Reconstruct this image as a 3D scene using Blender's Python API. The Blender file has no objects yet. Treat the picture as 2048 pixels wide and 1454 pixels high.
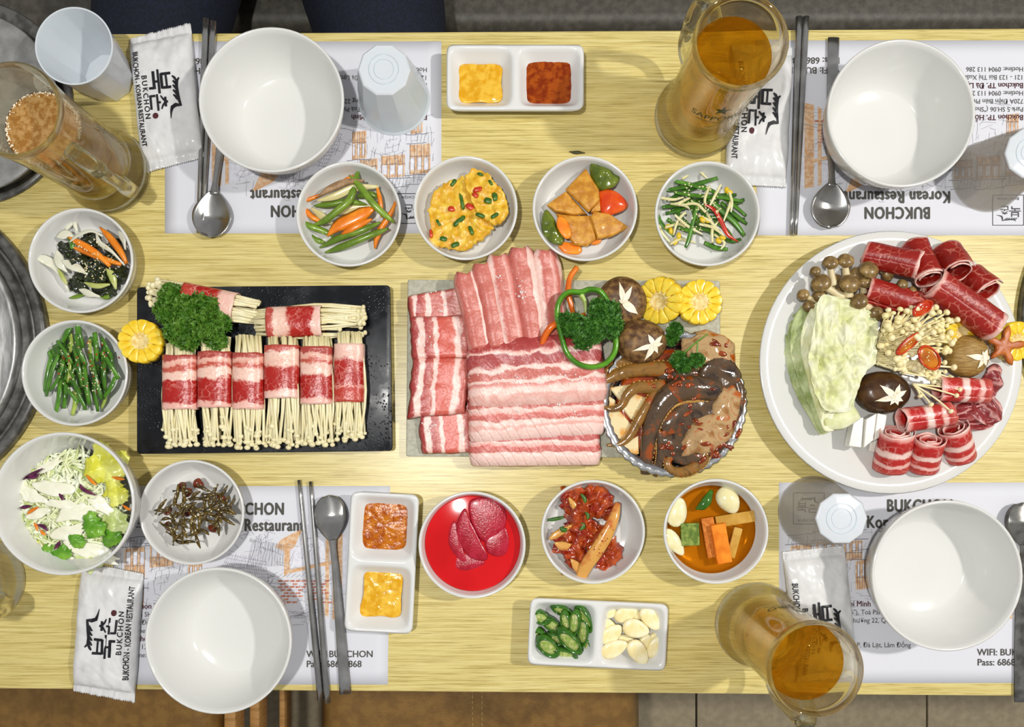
import bpy, bmesh, math, random
from mathutils import Vector, Matrix, noise as mnoise

scene = bpy.context.scene
COL = scene.collection

# ------------------------------------------------------------------ camera, world, lamps, exposure
F = 1479.0            # focal length in photo pixels (photo is 2048 x 1454)
NX, NY = 1015.0, 870.0   # photo pixel straight below the lens
H = 78.7              # lens height above the table top, cm

cam_data = bpy.data.cameras.new('camera')
cam = bpy.data.objects.new('camera', cam_data)
COL.objects.link(cam)
cam.location = (0, 0, H * .01)
cam_data.sensor_width = 36
cam_data.lens = 36 * F / 2048
cam_data.shift_x = (1024 - NX) / 2048
cam_data.shift_y = (NY - 727) / 2048
cam_data.clip_start = .01
scene.camera = cam

world = bpy.data.worlds.new('room_light')
scene.world = world
world.use_nodes = True
world.node_tree.nodes['Background'].inputs[0].default_value = (.97, .98, 1.0, 1)
world.node_tree.nodes['Background'].inputs[1].default_value = .29

def lamp(name, loc, watts, col, r):
    d = bpy.data.lights.new(name, 'POINT')
    d.energy = watts; d.color = col; d.shadow_soft_size = r
    o = bpy.data.objects.new(name, d); COL.objects.link(o); o.location = loc
    return o
lamp('ceiling_spot', (-.22, .02, 1.42), 45, (1, .985, .95), .03)
lamp('ceiling_spot', (1.22, .28, 1.5), 74, (1, .965, .91), .04)

scene.view_settings.view_transform = 'Standard'
scene.view_settings.look = 'None'
scene.view_settings.gamma = 1
scene.view_settings.use_curve_mapping = False
scene.view_settings.exposure = 0.06
scene.cycles.use_denoising = True
scene.cycles.max_bounces = 12
scene.cycles.transparent_max_bounces = 24
scene.cycles.transmission_bounces = 10
scene.cycles.sample_clamp_indirect = 3.0
scene.cycles.caustics_reflective = False
scene.cycles.blur_glossy = .5

# ------------------------------------------------------------------ helpers
R = random.Random(7)
def V(*a): return Vector(a)
def P(px, py, z=0.0):
    """photo pixel -> cm on the level z above the table top"""
    k = (H - z) / F
    return Vector(((px - NX) * k, (NY - py) * k, z))
def crop(ox, oy, s):
    return lambda x, y, z=0.0: P(ox + x / s, oy + y / s, z)
def lin(h):
    h = h.lstrip('#')
    c = [int(h[i:i + 2], 16) / 255 for i in (0, 2, 4)]
    return tuple((x / 12.92 if x <= .04045 else ((x + .055) / 1.055) ** 2.4) for x in c) + (1,)
def nz(x, y=0.0, z=0.0): return mnoise.noise(Vector((x, y, z)))
def lerp(a, b, t): return a + (b - a) * t
def ip(v, t):
    """value or list of values interpolated at t in 0..1"""
    if callable(v): return v(t)
    if not isinstance(v, (list, tuple)): return v
    if len(v) == 1: return v[0]
    s = t * (len(v) - 1); i = min(int(s), len(v) - 2)
    return lerp(v[i], v[i + 1], s - i)
def smooth(pts, n):
    """catmull-rom resample to n points"""
    pts = [Vector(p) for p in pts]
    if len(pts) == 2: return [pts[0].lerp(pts[1], i / (n - 1)) for i in range(n)]
    q = [pts[0] * 2 - pts[1]] + pts + [pts[-1] * 2 - pts[-2]]
    out = []
    m = len(pts) - 1
    for i in range(n):
        s = i / (n - 1) * m; k = min(int(s), m - 1); t = s - k
        a, b, c, d = q[k:k + 4]
        out.append(.5 * (2 * b + (c - a) * t + (2 * a - 5 * b + 4 * c - d) * t * t + (3 * b - a - 3 * c + d) * t ** 3))
    return out
def smooth_closed(pts, n):
    pts = [Vector(p) for p in pts]; m = len(pts); out = []
    for i in range(n):
        s = i / n * m; k = int(s); t = s - k
        a, b, c, d = (pts[(k + j) % m] for j in (-1, 0, 1, 2))
        out.append(.5 * (2 * b + (c - a) * t + (2 * a - 5 * b + 4 * c - d) * t * t + (3 * b - a - 3 * c + d) * t ** 3))
    return out

class MB:
    def __init__(self): self.v = []; self.f = []; self.uv = []; self.m = []
    def add(self, vs, fs, uvs=None, mi=0):
        o = len(self.v)
        self.v += [Vector(p) for p in vs]
        self.uv += uvs if uvs else [(0, 0)] * len(vs)
        self.f += [tuple(i + o for i in f) for f in fs]
        self.m += [mi] * len(fs)
        return self
    def tube(self, path, w, h=None, n=8, seg=None, mi=0, cap=True, twist=0, closed=False):
        pts = smooth(path, seg) if seg else [Vector(p) for p in path]
        L = len(pts); vs = []; uvs = []; fs = []
        for i, p in enumerate(pts):
            t = i / (L - 1)
            T = (pts[min(i + 1, L - 1)] - pts[max(i - 1, 0)])
            if T.length < 1e-9: T = Vector((0, 0, 1))
            T.normalize()
            side = Vector((0, 0, 1)).cross(T)
            if side.length < .05: side = Vector((0, 1, 0)).cross(T) if abs(T.y) < .9 else Vector((1, 0, 0))
            side.normalize(); nr = T.cross(side)
            if twist:
                a = ip(twist, t); side, nr = side * math.cos(a) + nr * math.sin(a), nr * math.cos(a) - side * math.sin(a)
            ww = ip(w, t); hh = ip(h, t) if h is not None else ww
            for j in range(n):
                a = 2 * math.pi * j / n
                vs.append(p + side * (ww * math.cos(a)) + nr * (hh * math.sin(a))); uvs.append((t, j / n))
        for i in range(L - 1):
            for j in range(n):
                k = (j + 1) % n
                fs.append((i * n + j, i * n + k, (i + 1) * n + k, (i + 1) * n + j))
        if cap:
            fs.append(tuple(range(n - 1, -1, -1))); fs.append(tuple((L - 1) * n + j for j in range(n)))
        return self.add(vs, fs, uvs, mi)
    def lathe(self, prof, seg=48, c=(0, 0, 0), mi=0, closed=True, facet=None):
        """prof: (r, z) list; facet(r,z,a)->r override"""
        c = Vector(c); vs = []; fs = []; uvs = []; L = len(prof)
        for i, (r, z) in enumerate(prof):
            for j in range(seg):
                a = 2 * math.pi * j / seg
                rr = facet(r, z, a) if facet else r
                vs.append(c + Vector((rr * math.cos(a), rr * math.sin(a), z))); uvs.append((i / max(1, L - 1), j / seg))
        for i in range(L - 1):
            for j in range(seg):
                k = (j + 1) % seg
                fs.append((i * seg + j, i * seg + k, (i + 1) * seg + k, (i + 1) * seg + j))
        if closed:
            fs.append(tuple(range(seg - 1, -1, -1))); fs.append(tuple((L - 1) * seg + j for j in range(seg)))
        return self.add(vs, fs, uvs, mi)
    def ring(self, prof, seg=64, c=(0, 0, 0), mi=0, facet=None):
        """lathe of a closed profile (solid of revolution with a hole)"""
        c = Vector(c); vs = []; fs = []; L = len(prof); uvs = []
        for i, (r, z) in enumerate(prof):
            for j in range(seg):
                a = 2 * math.pi * j / seg
                rr = facet(r, z, a) if facet else r
                vs.append(c + Vector((rr * math.cos(a), rr * math.sin(a), z))); uvs.append((i / L, j / seg))
        for i in range(L):
            i2 = (i + 1) % L
            for j in range(seg):
                k = (j + 1) % seg
                fs.append((i * seg + j, i * seg + k, i2 * seg + k, i2 * seg + j))
        return self.add(vs, fs, uvs, mi)
    def grid(self, nu, nv, fn, th=.1, mi=0, mie=None):
        """solid sheet from fn(u,v); th = thickness along the underside normal"""
        top = [[Vector(fn(i / nu, j / nv)) for j in range(nv + 1)] for i in range(nu + 1)]
        vs = []; uvs = []; bot = []
        for i in range(nu + 1):
            for j in range(nv + 1):
                a = top[min(i + 1, nu)][j] - top[max(i - 1, 0)][j]
                b = top[i][min(j + 1, nv)] - top[i][max(j - 1, 0)]
                n = a.cross(b)
                n = n.normalized() if n.length > 1e-12 else Vector((0, 0, 1))
                vs.append(top[i][j]); uvs.append((i / nu, j / nv))
                bot.append(top[i][j] - n * (th(i / nu, j / nv) if callable(th) else th))
        N = len(vs); W = nv + 1; fs = []
        for i in range(nu):
            for j in range(nv):
                q = (i * W + j, (i + 1) * W + j, (i + 1) * W + j + 1, i * W + j + 1)
                fs.append(q); fs.append(tuple(N + k for k in reversed(q)))
        edge = [i * W for i in range(nu + 1)] + [nu * W + j for j in range(1, nv + 1)] + [i * W + nv for i in range(nu - 1, -1, -1)] + [j for j in range(nv - 1, 0, -1)]
        for a in range(len(edge)):
            b = (a + 1) % len(edge)
            fs.append((edge[b], edge[a], edge[a] + N, edge[b] + N))
        return self.add(vs + bot, fs, uvs + uvs, mi)
    def disc(self, outline, th, n=28, rings=5, dome=0.0, bump=0.0, bs=1.0, round_=.35, sharp=False, mi=0, tilt=(0, 0), bend=0.0, ridge=0.0, seed=0.0, jag=0.0):
        """flat-bottomed piece with the given outline (cm points, z = underside), thickness th, domed top"""
        o = [Vector(p) for p in outline]
        if not sharp: o = smooth_closed(o, n)
        else:
            q = []
            per = max(2, n // len(o))
            for i in range(len(o)):
                for k in range(per): q.append(o[i].lerp(o[(i + 1) % len(o)], k / per))
            o = q
        n = len(o); c = sum(o, Vector()) / n
        if jag: o = [c + (p - c) * (1 + jag * (nz(k * .8 + seed, 2.5) + .6 * nz(k * 2.1, seed))) for k, p in enumerate(o)]
        size = max((p - c).length for p in o)
        def surf(p, lift):
            d = p - c
            z = d.x * tilt[0] + d.y * tilt[1] + bend * (d.length / size) ** 2
            return Vector((p.x, p.y, p.z + z + lift))
        vs = [surf(c, th + dome)]; uvs = [(.5, .5)]
        for r in range(1, rings + 1):
            s = r / rings
            s2 = 1 - (1 - s) ** 1.5
            for k, p in enumerate(o):
                q = c.lerp(p, s2)
                lift = th + dome * (1 - s2 * s2)
                if s2 > 1 - round_ and r == rings: lift = th * .55
                lift += bump * nz(q.x * bs + seed, q.y * bs, 1.7 + seed) * (1 if r < rings else .3)
                if ridge: lift += ridge * (.3 - abs(nz(q.x * 1.5 + seed, q.y * .8, 4))) + ridge * .5 * (.3 - abs(nz(q.x * 3.1, q.y * 2.2 + seed, 7)))
                vs.append(surf(q, lift)); d = (q - c) / size; uvs.append((.5 + d.x / 2, .5 + d.y / 2))
        for p in o:
            q = c.lerp(p, .96); vs.append(surf(q, 0)); d = (q - c) / size; uvs.append((.5 + d.x / 2, .5 + d.y / 2))
        vs.append(surf(c, 0)); uvs.append((.5, .5))
        fs = [(0, 1 + k, 1 + (k + 1) % n) for k in range(n)]
        for r in range(rings):
            a = 1 + r * n; b = a + n
            for k in range(n): fs.append((a + k, b + k, b + (k + 1) % n, a + (k + 1) % n))
        l = 1 + rings * n; e = len(vs) - 1
        for k in range(n): fs.append((l + (k + 1) % n, l + k, e))
        return self.add(vs, fs, uvs, mi)
    def ball(self, c, r, rot=None, nu=12, nv=8, bump=0, bs=1.0, mi=0, seed=0, shape=None):
        c = Vector(c)
        rx, ry, rz = r if isinstance(r, (tuple, list)) else (r, r, r)
        vs = []; fs = []; uvs = []
        for i in range(nv + 1):
            t = math.pi * i / nv
            for j in range(nu):
                a = 2 * math.pi * j / nu
                d = Vector((math.sin(t) * math.cos(a), math.sin(t) * math.sin(a), math.cos(t)))
                k = 1 + (bump * nz(d.x * bs + seed, d.y * bs, d.z * bs) if bump else 0)
                p = Vector((d.x * rx, d.y * ry, d.z * rz)) * k
                if shape: p = shape(p, d)
                if rot: p = rot @ p
                vs.append(c + p); uvs.append((i / nv, j / nu))
        for i in range(nv):
            for j in range(nu):
                k = (j + 1) % nu
                fs.append((i * nu + j, (i + 1) * nu + j, (i + 1) * nu + k, i * nu + k))
        return self.add(vs, fs, uvs, mi)
    def box(self, c, s, rz=0, mi=0, rot=None):
        c = Vector(c); m = rot if rot else Matrix.Rotation(rz, 3, 'Z')
        vs = [c + m @ Vector((x * s[0] / 2, y * s[1] / 2, z * s[2] / 2)) for x in (-1, 1) for y in (-1, 1) for z in (-1, 1)]
        fs = [(0, 1, 3, 2), (4, 6, 7, 5), (0, 4, 5, 1), (2, 3, 7, 6), (0, 2, 6, 4), (1, 5, 7, 3)]
        return self.add(vs, fs, [(0, 0)] * 8, mi)
    def rod(self, prof, c=(0, 0, 0)): pass

def empty(name, loc, label, cat, group=None, rz=0):
    o = bpy.data.objects.new(name, None); COL.objects.link(o)
    o.empty_display_size = .01
    o.location = Vector(loc) * .01; o.rotation_euler = (0, 0, rz)
    return tag(o, label, cat, group)
def tag(o, label=None, cat=None, group=None, kind=None):
    if label: o['label'] = label
    if cat: o['category'] = cat
    if group: o['group'] = group
    if kind: o['kind'] = kind
    return o
def make_mesh(name, mb, mats, off, flat=False, bevel=0, sub=0):
    me = bpy.data.meshes.new(name)
    me.from_pydata([tuple((p - off) * .01) for p in mb.v], [], mb.f)
    uvl = me.uv_layers.new(name='UVMap')
    li = [l.vertex_index for l in me.loops]
    flatuv = [c for i in li for c in mb.uv[i]]
    uvl.data.foreach_set('uv', flatuv)
    for m in mats: me.materials.append(m)
    me.polygons.foreach_set('material_index', mb.m)
    me.polygons.foreach_set('use_smooth', [not flat] * len(me.polygons))
    bm = bmesh.new(); bm.from_mesh(me)
    bmesh.ops.remove_doubles(bm, verts=bm.verts, dist=1e-6)
    if bm.faces: bmesh.ops.recalc_face_normals(bm, faces=bm.faces)
    bm.to_mesh(me); bm.free()
    return me
def obj(name, mb, mat, parent=None, label=None, cat=None, group=None, kind=None, flat=False, bevel=0, sub=0, origin=None, angle=None):
    mats = mat if isinstance(mat, (list, tuple)) else [mat]
    if origin is None:
        xs = [p.x for p in mb.v]; ys = [p.y for p in mb.v]
        origin = Vector(((min(xs) + max(xs)) / 2, (min(ys) + max(ys)) / 2, min(p.z for p in mb.v)))
    origin = Vector(origin)
    me = make_mesh(name, mb, mats, origin, flat)
    o = bpy.data.objects.new(name, me); COL.objects.link(o)
    o.location = origin * .01
    if parent:
        o.parent = parent
        w = parent.location.copy()
        if parent.parent: w += parent.parent.location
        o.location = origin * .01 - w
    if bevel:
        b = o.modifiers.new('bevel', 'BEVEL'); b.width = bevel * .01; b.segments = 2; b.limit_method = 'ANGLE'; b.angle_limit = .6
    if sub:
        s = o.modifiers.new('sub', 'SUBSURF'); s.levels = sub; s.render_levels = sub
    if angle:
        pass
    return tag(o, label, cat, group, kind)
def dropper():
    bpy.context.view_layer.update()
    dg = bpy.context.evaluated_depsgraph_get()
    def z(x, y, default):
        ok, loc, *_ = scene.ray_cast(dg, Vector((x * .01, y * .01, .4)), Vector((0, 0, -1)))
        return loc.z * 100 if ok else default
    return z
def copy_tree(o, parent=None):
    c = o.copy(); COL.objects.link(c); c.parent = parent
    for ch in [x for x in COL.objects if x.parent == o]: copy_tree(ch, c)
    return c
ORD = ['first', 'second', 'third', 'fourth', 'fifth', 'sixth', 'seventh', 'eighth', 'ninth', 'tenth', 'eleventh', 'twelfth', 'thirteenth', 'fourteenth', 'fifteenth', 'sixteenth', 'seventeenth', 'eighteenth', 'nineteenth', 'twentieth']
def rank(objs, fmt, cat, group, axis='x'):
    """label alike things by their order in the photo"""
    key = (lambda o: o.matrix_world.translation.x if False else o.location.x) if axis == 'x' else (lambda o: -o.location.y)
    lo, hi, side = ('leftmost', 'rightmost', 'left') if axis == 'x' else ('topmost', 'lowest', 'top')
    s = sorted(objs, key=key); n = len(s)
    for i, o in enumerate(s):
        w = lo if i == 0 else hi if i == n - 1 else ('%s from the %s' % (ORD[i], side))
        tag(o, fmt.replace('#', w), cat, group)

# ------------------------------------------------------------------ materials
def nodes(name):
    m = bpy.data.materials.new(name); m.use_nodes = True
    nt = m.node_tree
    return m, nt, nt.nodes['Principled BSDF']
def N(nt, kind, **kw):
    n = nt.nodes.new(kind)
    for k, v in kw.items():
        if k.startswith('i_'):
            key = k[2:]
            n.inputs[int(key) if key.isdigit() else key.replace('_', ' ')].default_value = v
        else: setattr(n, k, v)
    return n
def ramp(nt, stops, interp='LINEAR'):
    r = nt.nodes.new('ShaderNodeValToRGB'); r.color_ramp.interpolation = interp
    el = r.color_ramp.elements
    while len(el) < len(stops): el.new(.5)
    for e, (p, c) in zip(el, stops):
        e.position = p; e.color = lin(c) if isinstance(c, str) else c
    return r
def pm(name, c1, c2=None, scale=150, rough=.45, bump=0.0, bscale=None, metal=0.0, sss=0.0, coat=0.0, alpha=1.0, stretch=None, detail=3.0, lo=.4, hi=.62, trans=0.0, ior=1.45, sssr=.004, vary=0.0, spec=.5, coords='Object'):
    m, nt, b = nodes(name); L = nt.links
    tc = N(nt, 'ShaderNodeTexCoord')
    src = tc.outputs[coords]
    if stretch:
        mp = N(nt, 'ShaderNodeMapping'); mp.inputs['Scale'].default_value = stretch
        L.new(src, mp.inputs[0]); src = mp.outputs[0]
    b.inputs['Base Color'].default_value = lin(c1)
    if c2:
        t = N(nt, 'ShaderNodeTexNoise', i_Scale=scale, i_Detail=detail)
        L.new(src, t.inputs['Vector'])
        r = ramp(nt, [(lo, c1), (hi, c2)]); L.new(t.outputs['Fac'], r.inputs[0])
        out = r.outputs[0]
        if vary:
            oi = N(nt, 'ShaderNodeObjectInfo'); hsv = N(nt, 'ShaderNodeHueSaturation')
            mr = N(nt, 'ShaderNodeMapRange'); mr.inputs[3].default_value = 1 - vary; mr.inputs[4].default_value = 1 + vary
            L.new(oi.outputs['Random'], mr.inputs[0]); L.new(mr.outputs[0], hsv.inputs['Value']); L.new(out, hsv.inputs['Color']); out = hsv.outputs[0]
        L.new(out, b.inputs['Base Color'])
    if bump:
        t2 = N(nt, 'ShaderNodeTexNoise', i_Scale=bscale or scale * 2, i_Detail=4.0)
        L.new(src, t2.inputs['Vector'])
        bp = N(nt, 'ShaderNodeBump', i_Strength=bump, i_Distance=.001)
        L.new(t2.outputs['Fac'], bp.inputs['Height']); L.new(bp.outputs[0], b.inputs['Normal'])
    b.inputs['Roughness'].default_value = rough
    b.inputs['Metallic'].default_value = metal
    b.inputs['IOR'].default_value = ior
    b.inputs['Specular IOR Level'].default_value = spec
    if sss:
        b.inputs['Subsurface Weight'].default_value = sss; b.inputs['Subsurface Scale'].default_value = sssr
    if coat:
        b.inputs['Coat Weight'].default_value = coat; b.inputs['Coat Roughness'].default_value = .08
    if trans: b.inputs['Transmission Weight'].default_value = trans
    if alpha < 1: b.inputs['Alpha'].default_value = alpha
    return m
def meat(name, stops, warp=.06, wscale=2.0, vein=0.0, veinc='#f2c9be', vscale=260, axis='v', rough=.3, rep=1.0, slant=0.0, stretch=(1, 1, 1), mott=.32, score=0.0):
    """lean and fat bands across the cut (uv), with marbling"""
    m, nt, b = nodes(name); L = nt.links
    uv = N(nt, 'ShaderNodeUVMap'); sp = N(nt, 'ShaderNodeSeparateXYZ'); L.new(uv.outputs[0], sp.inputs[0])
    tc = N(nt, 'ShaderNodeTexCoord'); oi = N(nt, 'ShaderNodeObjectInfo')
    add = N(nt, 'ShaderNodeVectorMath', operation='ADD')
    L.new(tc.outputs['Object'], add.inputs[0]); L.new(oi.outputs['Random'], add.inputs[1])
    n1 = N(nt, 'ShaderNodeTexNoise', i_Scale=wscale * 26, i_Detail=5.0, i_Roughness=.6, i_Distortion=.6); L.new(add.outputs[0], n1.inputs['Vector'])
    ma = N(nt, 'ShaderNodeMath', operation='MULTIPLY_ADD'); ma.inputs[1].default_value = warp * 4.5; ma.inputs[2].default_value = -warp * 2.25
    L.new(n1.outputs['Fac'], ma.inputs[0])
    ad = N(nt, 'ShaderNodeMath', operation='ADD'); L.new(ma.outputs[0], ad.inputs[0]); L.new(sp.outputs['Y' if axis == 'v' else 'X'], ad.inputs[1])
    val = ad.outputs[0]
    if slant:
        s2 = N(nt, 'ShaderNodeMath', operation='MULTIPLY_ADD'); s2.inputs[1].default_value = slant
        L.new(sp.outputs['X' if axis == 'v' else 'Y'], s2.inputs[0]); L.new(val, s2.inputs[2]); val = s2.outputs[0]
    if rep != 1:
        fr = N(nt, 'ShaderNodeMath', operation='MULTIPLY'); fr.inputs[1].default_value = rep; L.new(val, fr.inputs[0])
        f2 = N(nt, 'ShaderNodeMath', operation='FRACT'); L.new(fr.outputs[0], f2.inputs[0]); val = f2.outputs[0]
    r = ramp(nt, stops); L.new(val, r.inputs[0]); out = r.outputs[0]
    # fine mottling of the lean
    n2 = N(nt, 'ShaderNodeTexNoise', i_Scale=300, i_Detail=4.0); L.new(add.outputs[0], n2.inputs['Vector'])
    hs = N(nt, 'ShaderNodeHueSaturation'); mr = N(nt, 'ShaderNodeMapRange'); mr.inputs[3].default_value = 1 - mott * .5; mr.inputs[4].default_value = 1 + mott * .5
    L.new(n2.outputs['Fac'], mr.inputs[0]); L.new(mr.outputs[0], hs.inputs['Value']); L.new(out, hs.inputs['Color']); out = hs.outputs[0]
    if vein:
        vo = N(nt, 'ShaderNodeTexVoronoi', feature='DISTANCE_TO_EDGE', i_Scale=vscale)
        n3 = N(nt, 'ShaderNodeTexNoise', i_Scale=vscale * .6, i_Detail=2.0); L.new(add.outputs[0], n3.inputs['Vector'])
        mx = N(nt, 'ShaderNodeVectorMath', operation='SCALE'); mx.inputs['Scale'].default_value = .012; L.new(n3.outputs['Color'], mx.inputs[0])
        a2 = N(nt, 'ShaderNodeVectorMath', operation='ADD'); L.new(add.outputs[0], a2.inputs[0]); L.new(mx.outputs[0], a2.inputs[1])
        mp = N(nt, 'ShaderNodeMapping'); mp.inputs['Scale'].default_value = stretch; L.new(a2.outputs[0], mp.inputs[0]); L.new(mp.outputs[0], vo.inputs['Vector'])
        vr = ramp(nt, [(.0, (1, 1, 1, 1)), (.09, (0, 0, 0, 1))]); L.new(vo.outputs['Distance'], vr.inputs[0])
        n4 = N(nt, 'ShaderNodeTexNoise', i_Scale=90.0, i_Detail=2.0); L.new(add.outputs[0], n4.inputs['Vector'])
        gate = ramp(nt, [(.42, (0, 0, 0, 1)), (.62, (1, 1, 1, 1))]); L.new(n4.outputs['Fac'], gate.inputs[0])
        mu = N(nt, 'ShaderNodeMath', operation='MULTIPLY'); L.new(vr.outputs[0], mu.inputs[0]); L.new(gate.outputs[0], mu.inputs[1])
        mu2 = N(nt, 'ShaderNodeMath', operation='MULTIPLY'); mu2.inputs[1].default_value = vein; L.new(mu.outputs[0], mu2.inputs[0])
        mix = N(nt, 'ShaderNodeMix', data_type='RGBA'); mix.inputs['B'].default_value = lin(veinc) if False else mix.inputs['B'].default_value
        mix.inputs[7].default_value = lin(veinc); L.new(mu2.outputs[0], mix.inputs[0]); L.new(out, mix.inputs[6]); out = mix.outputs[2]
    L.new(out, b.inputs['Base Color'])
    bp = N(nt, 'ShaderNodeBump', i_Strength=.35, i_Distance=.0015); L.new(n2.outputs['Fac'], bp.inputs['Height']); L.new(bp.outputs[0], b.inputs['Normal'])
    if score:
        mp2 = N(nt, 'ShaderNodeMapping'); mp2.inputs['Rotation'].default_value = (0, 0, .95); L.new(tc.outputs['Object'], mp2.inputs[0])
        wv = N(nt, 'ShaderNodeTexWave', bands_direction='Y', i_Scale=36.0, i_Distortion=4.0, i_Detail=1.0); L.new(mp2.outputs[0], wv.inputs['Vector'])
        wr = ramp(nt, [(.0, (0, 0, 0, 1)), (.16, (1, 1, 1, 1))]); L.new(wv.outputs['Fac'], wr.inputs[0])
        b2 = N(nt, 'ShaderNodeBump', i_Strength=score, i_Distance=.0012); L.new(wr.outputs[0], b2.inputs['Height']); L.new(bp.outputs[0], b2.inputs['Normal']); L.new(b2.outputs[0], b.inputs['Normal'])
    b.inputs['Roughness'].default_value = rough
    b.inputs['Subsurface Weight'].default_value = .08; b.inputs['Subsurface Scale'].default_value = .003
    return m
def glassy(name, tint, clear=.5, ior=1.45, rough=0.0, frost=None, frostc='#ffffff'):
    """clear body: part refracting, part straight through so lamps also light what stands behind"""
    m = bpy.data.materials.new(name); m.use_nodes = True; nt = m.node_tree; nt.nodes.clear(); L = nt.links
    out = N(nt, 'ShaderNodeOutputMaterial')
    g = N(nt, 'ShaderNodeBsdfGlass', i_Roughness=rough, i_IOR=ior); g.inputs[0].default_value = lin(tint)
    t = N(nt, 'ShaderNodeBsdfTransparent'); t.inputs[0].default_value = lin(tint)
    mx = N(nt, 'ShaderNodeMixShader'); mx.inputs[0].default_value = clear
    L.new(g.outputs[0], mx.inputs[1]); L.new(t.outputs[0], mx.inputs[2]); last = mx
    if frost:
        d = N(nt, 'ShaderNodeBsdfDiffuse'); d.inputs[0].default_value = lin(frostc)
        tr = N(nt, 'ShaderNodeBsdfTranslucent'); tr.inputs[0].default_value = lin(frostc)
        gl = N(nt, 'ShaderNodeBsdfGlossy', i_Roughness=.12)
        a = N(nt, 'ShaderNodeMixShader'); a.inputs[0].default_value = .4; L.new(d.outputs[0], a.inputs[1]); L.new(tr.outputs[0], a.inputs[2])
        c = N(nt, 'ShaderNodeMixShader'); c.inputs[0].default_value = .07; L.new(a.outputs[0], c.inputs[1]); L.new(gl.outputs[0], c.inputs[2])
        e = N(nt, 'ShaderNodeMixShader'); e.inputs[0].default_value = frost; L.new(mx.outputs[0], e.inputs[1]); L.new(c.outputs[0], e.inputs[2]); last = e
    L.new(last.outputs[0], out.inputs[0])
    return m

M = {}
M['ceramic'] = pm('white_glaze', '#d6d6d2', rough=.12, coat=.3)
M['melamine'] = pm('white_melamine', '#dadad7', rough=.16, coat=.2)
M['steel'] = pm('brushed_steel', '#b9b7b0', '#8d8b86', 60, rough=.28, metal=.8, stretch=(1, 30, 1), bump=.05)
M['steel_dark'] = pm('worn_dark_steel', '#7e7d79', '#5a5956', 90, rough=.3, metal=.6)
M['steel_pan'] = pm('scrubbed_steel', '#cfcfcd', '#a5a5a2', 45, rough=.36, metal=.45, stretch=(6, 1, 1), bump=.06, bscale=160)
M['cutlery'] = pm('polished_steel', '#cac9c6', '#a9a8a5', 40, rough=.2, metal=.95)
M['paper'] = pm('white_paper', '#d4d5dc', rough=.7)
M['ink'] = pm('grey_print', '#4a4943', rough=.7)
M['ink_black'] = pm('black_print', '#17171c', rough=.4)
M['ink_red'] = pm('dark_red_print', '#4a1c22', rough=.7)
M['sketch'] = pm('pencil_line', '#77767f', rough=.8)
M['sketch_wash'] = pm('grey_wash', '#d3d3dc', '#e2e2ea', 200, rough=.8)
M['sketch_wood'] = pm('orange_wood_wash', '#cf9f72', '#dcc0a2', 220, rough=.8)
M['sketch_brick'] = pm('red_brick_wash', '#b5674f', '#cf9a86', 320, rough=.8)

# ------------------------------------------------------------------ the setting
def wood_mat():
    m, nt, b = nodes('pale_ash_laminate'); L = nt.links
    tc = N(nt, 'ShaderNodeTexCoord')
    mp = N(nt, 'ShaderNodeMapping'); mp.inputs['Scale'].default_value = (2.2, 120, 1); L.new(tc.outputs['Object'], mp.inputs[0])
    a = N(nt, 'ShaderNodeTexNoise', i_Scale=5.0, i_Detail=8.0, i_Roughness=.68, i_Distortion=.5); L.new(mp.outputs[0], a.inputs['Vector'])
    mp2 = N(nt, 'ShaderNodeMapping'); mp2.inputs['Scale'].default_value = (7, 300, 1); L.new(tc.outputs['Object'], mp2.inputs[0])
    c = N(nt, 'ShaderNodeTexNoise', i_Scale=3.0, i_Detail=5.0, i_Roughness=.6); L.new(mp2.outputs[0], c.inputs['Vector'])
    r1 = ramp(nt, [(.32, '#a8964f'), (.43, '#c9b66e'), (.55, '#d8c884'), (.72, '#e0d397')]); L.new(a.outputs['Fac'], r1.inputs[0])
    r2 = ramp(nt, [(.36, '#a89a5c'), (.47, '#ffffff'), (1, '#ffffff')]); L.new(c.outputs['Fac'], r2.inputs[0])
    mx = N(nt, 'ShaderNodeMix', data_type='RGBA', blend_type='MULTIPLY'); mx.inputs[0].default_value = .55
    L.new(r1.outputs[0], mx.inputs[6]); L.new(r2.outputs[0], mx.inputs[7]); L.new(mx.outputs[2], b.inputs['Base Color'])
    b.inputs['Roughness'].default_value = .32
    bp = N(nt, 'ShaderNodeBump', i_Strength=.08, i_Distance=.0005); L.new(c.outputs['Fac'], bp.inputs['Height']); L.new(bp.outputs[0], b.inputs['Normal'])
    return m
M['ash'] = wood_mat()
M['frame_dark'] = pm('dark_table_frame', '#2c2b2a', rough=.5)
M['booth'] = pm('dark_grey_leather', '#4a473f', '#5b574e', 90, rough=.42, bump=.35, bscale=900)
M['booth_low'] = pm('black_plinth', '#1c1b1a', rough=.6)
M['leather'] = pm('brown_leather', '#7a5a2c', '#8a6833', 60, rough=.36, bump=.5, bscale=420)
M['thread'] = pm('tan_thread', '#b89a63', rough=.8)
M['thread_dark'] = pm('grey_thread', '#77756d', rough=.8)
M['chair_wood'] = pm('chair_beech', '#b98b50', '#a37740', 40, rough=.5, stretch=(1, 12, 1))
M['tile'] = pm('taupe_floor_tile', '#978a70', '#a4967b', 70, rough=.42, detail=6)
M['grout'] = pm('dark_grout', '#3c3833', rough=.9)
M['denim'] = pm('navy_denim', '#0b111f', '#121a2d', 300, rough=.85, bump=.4, bscale=1500)

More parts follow.
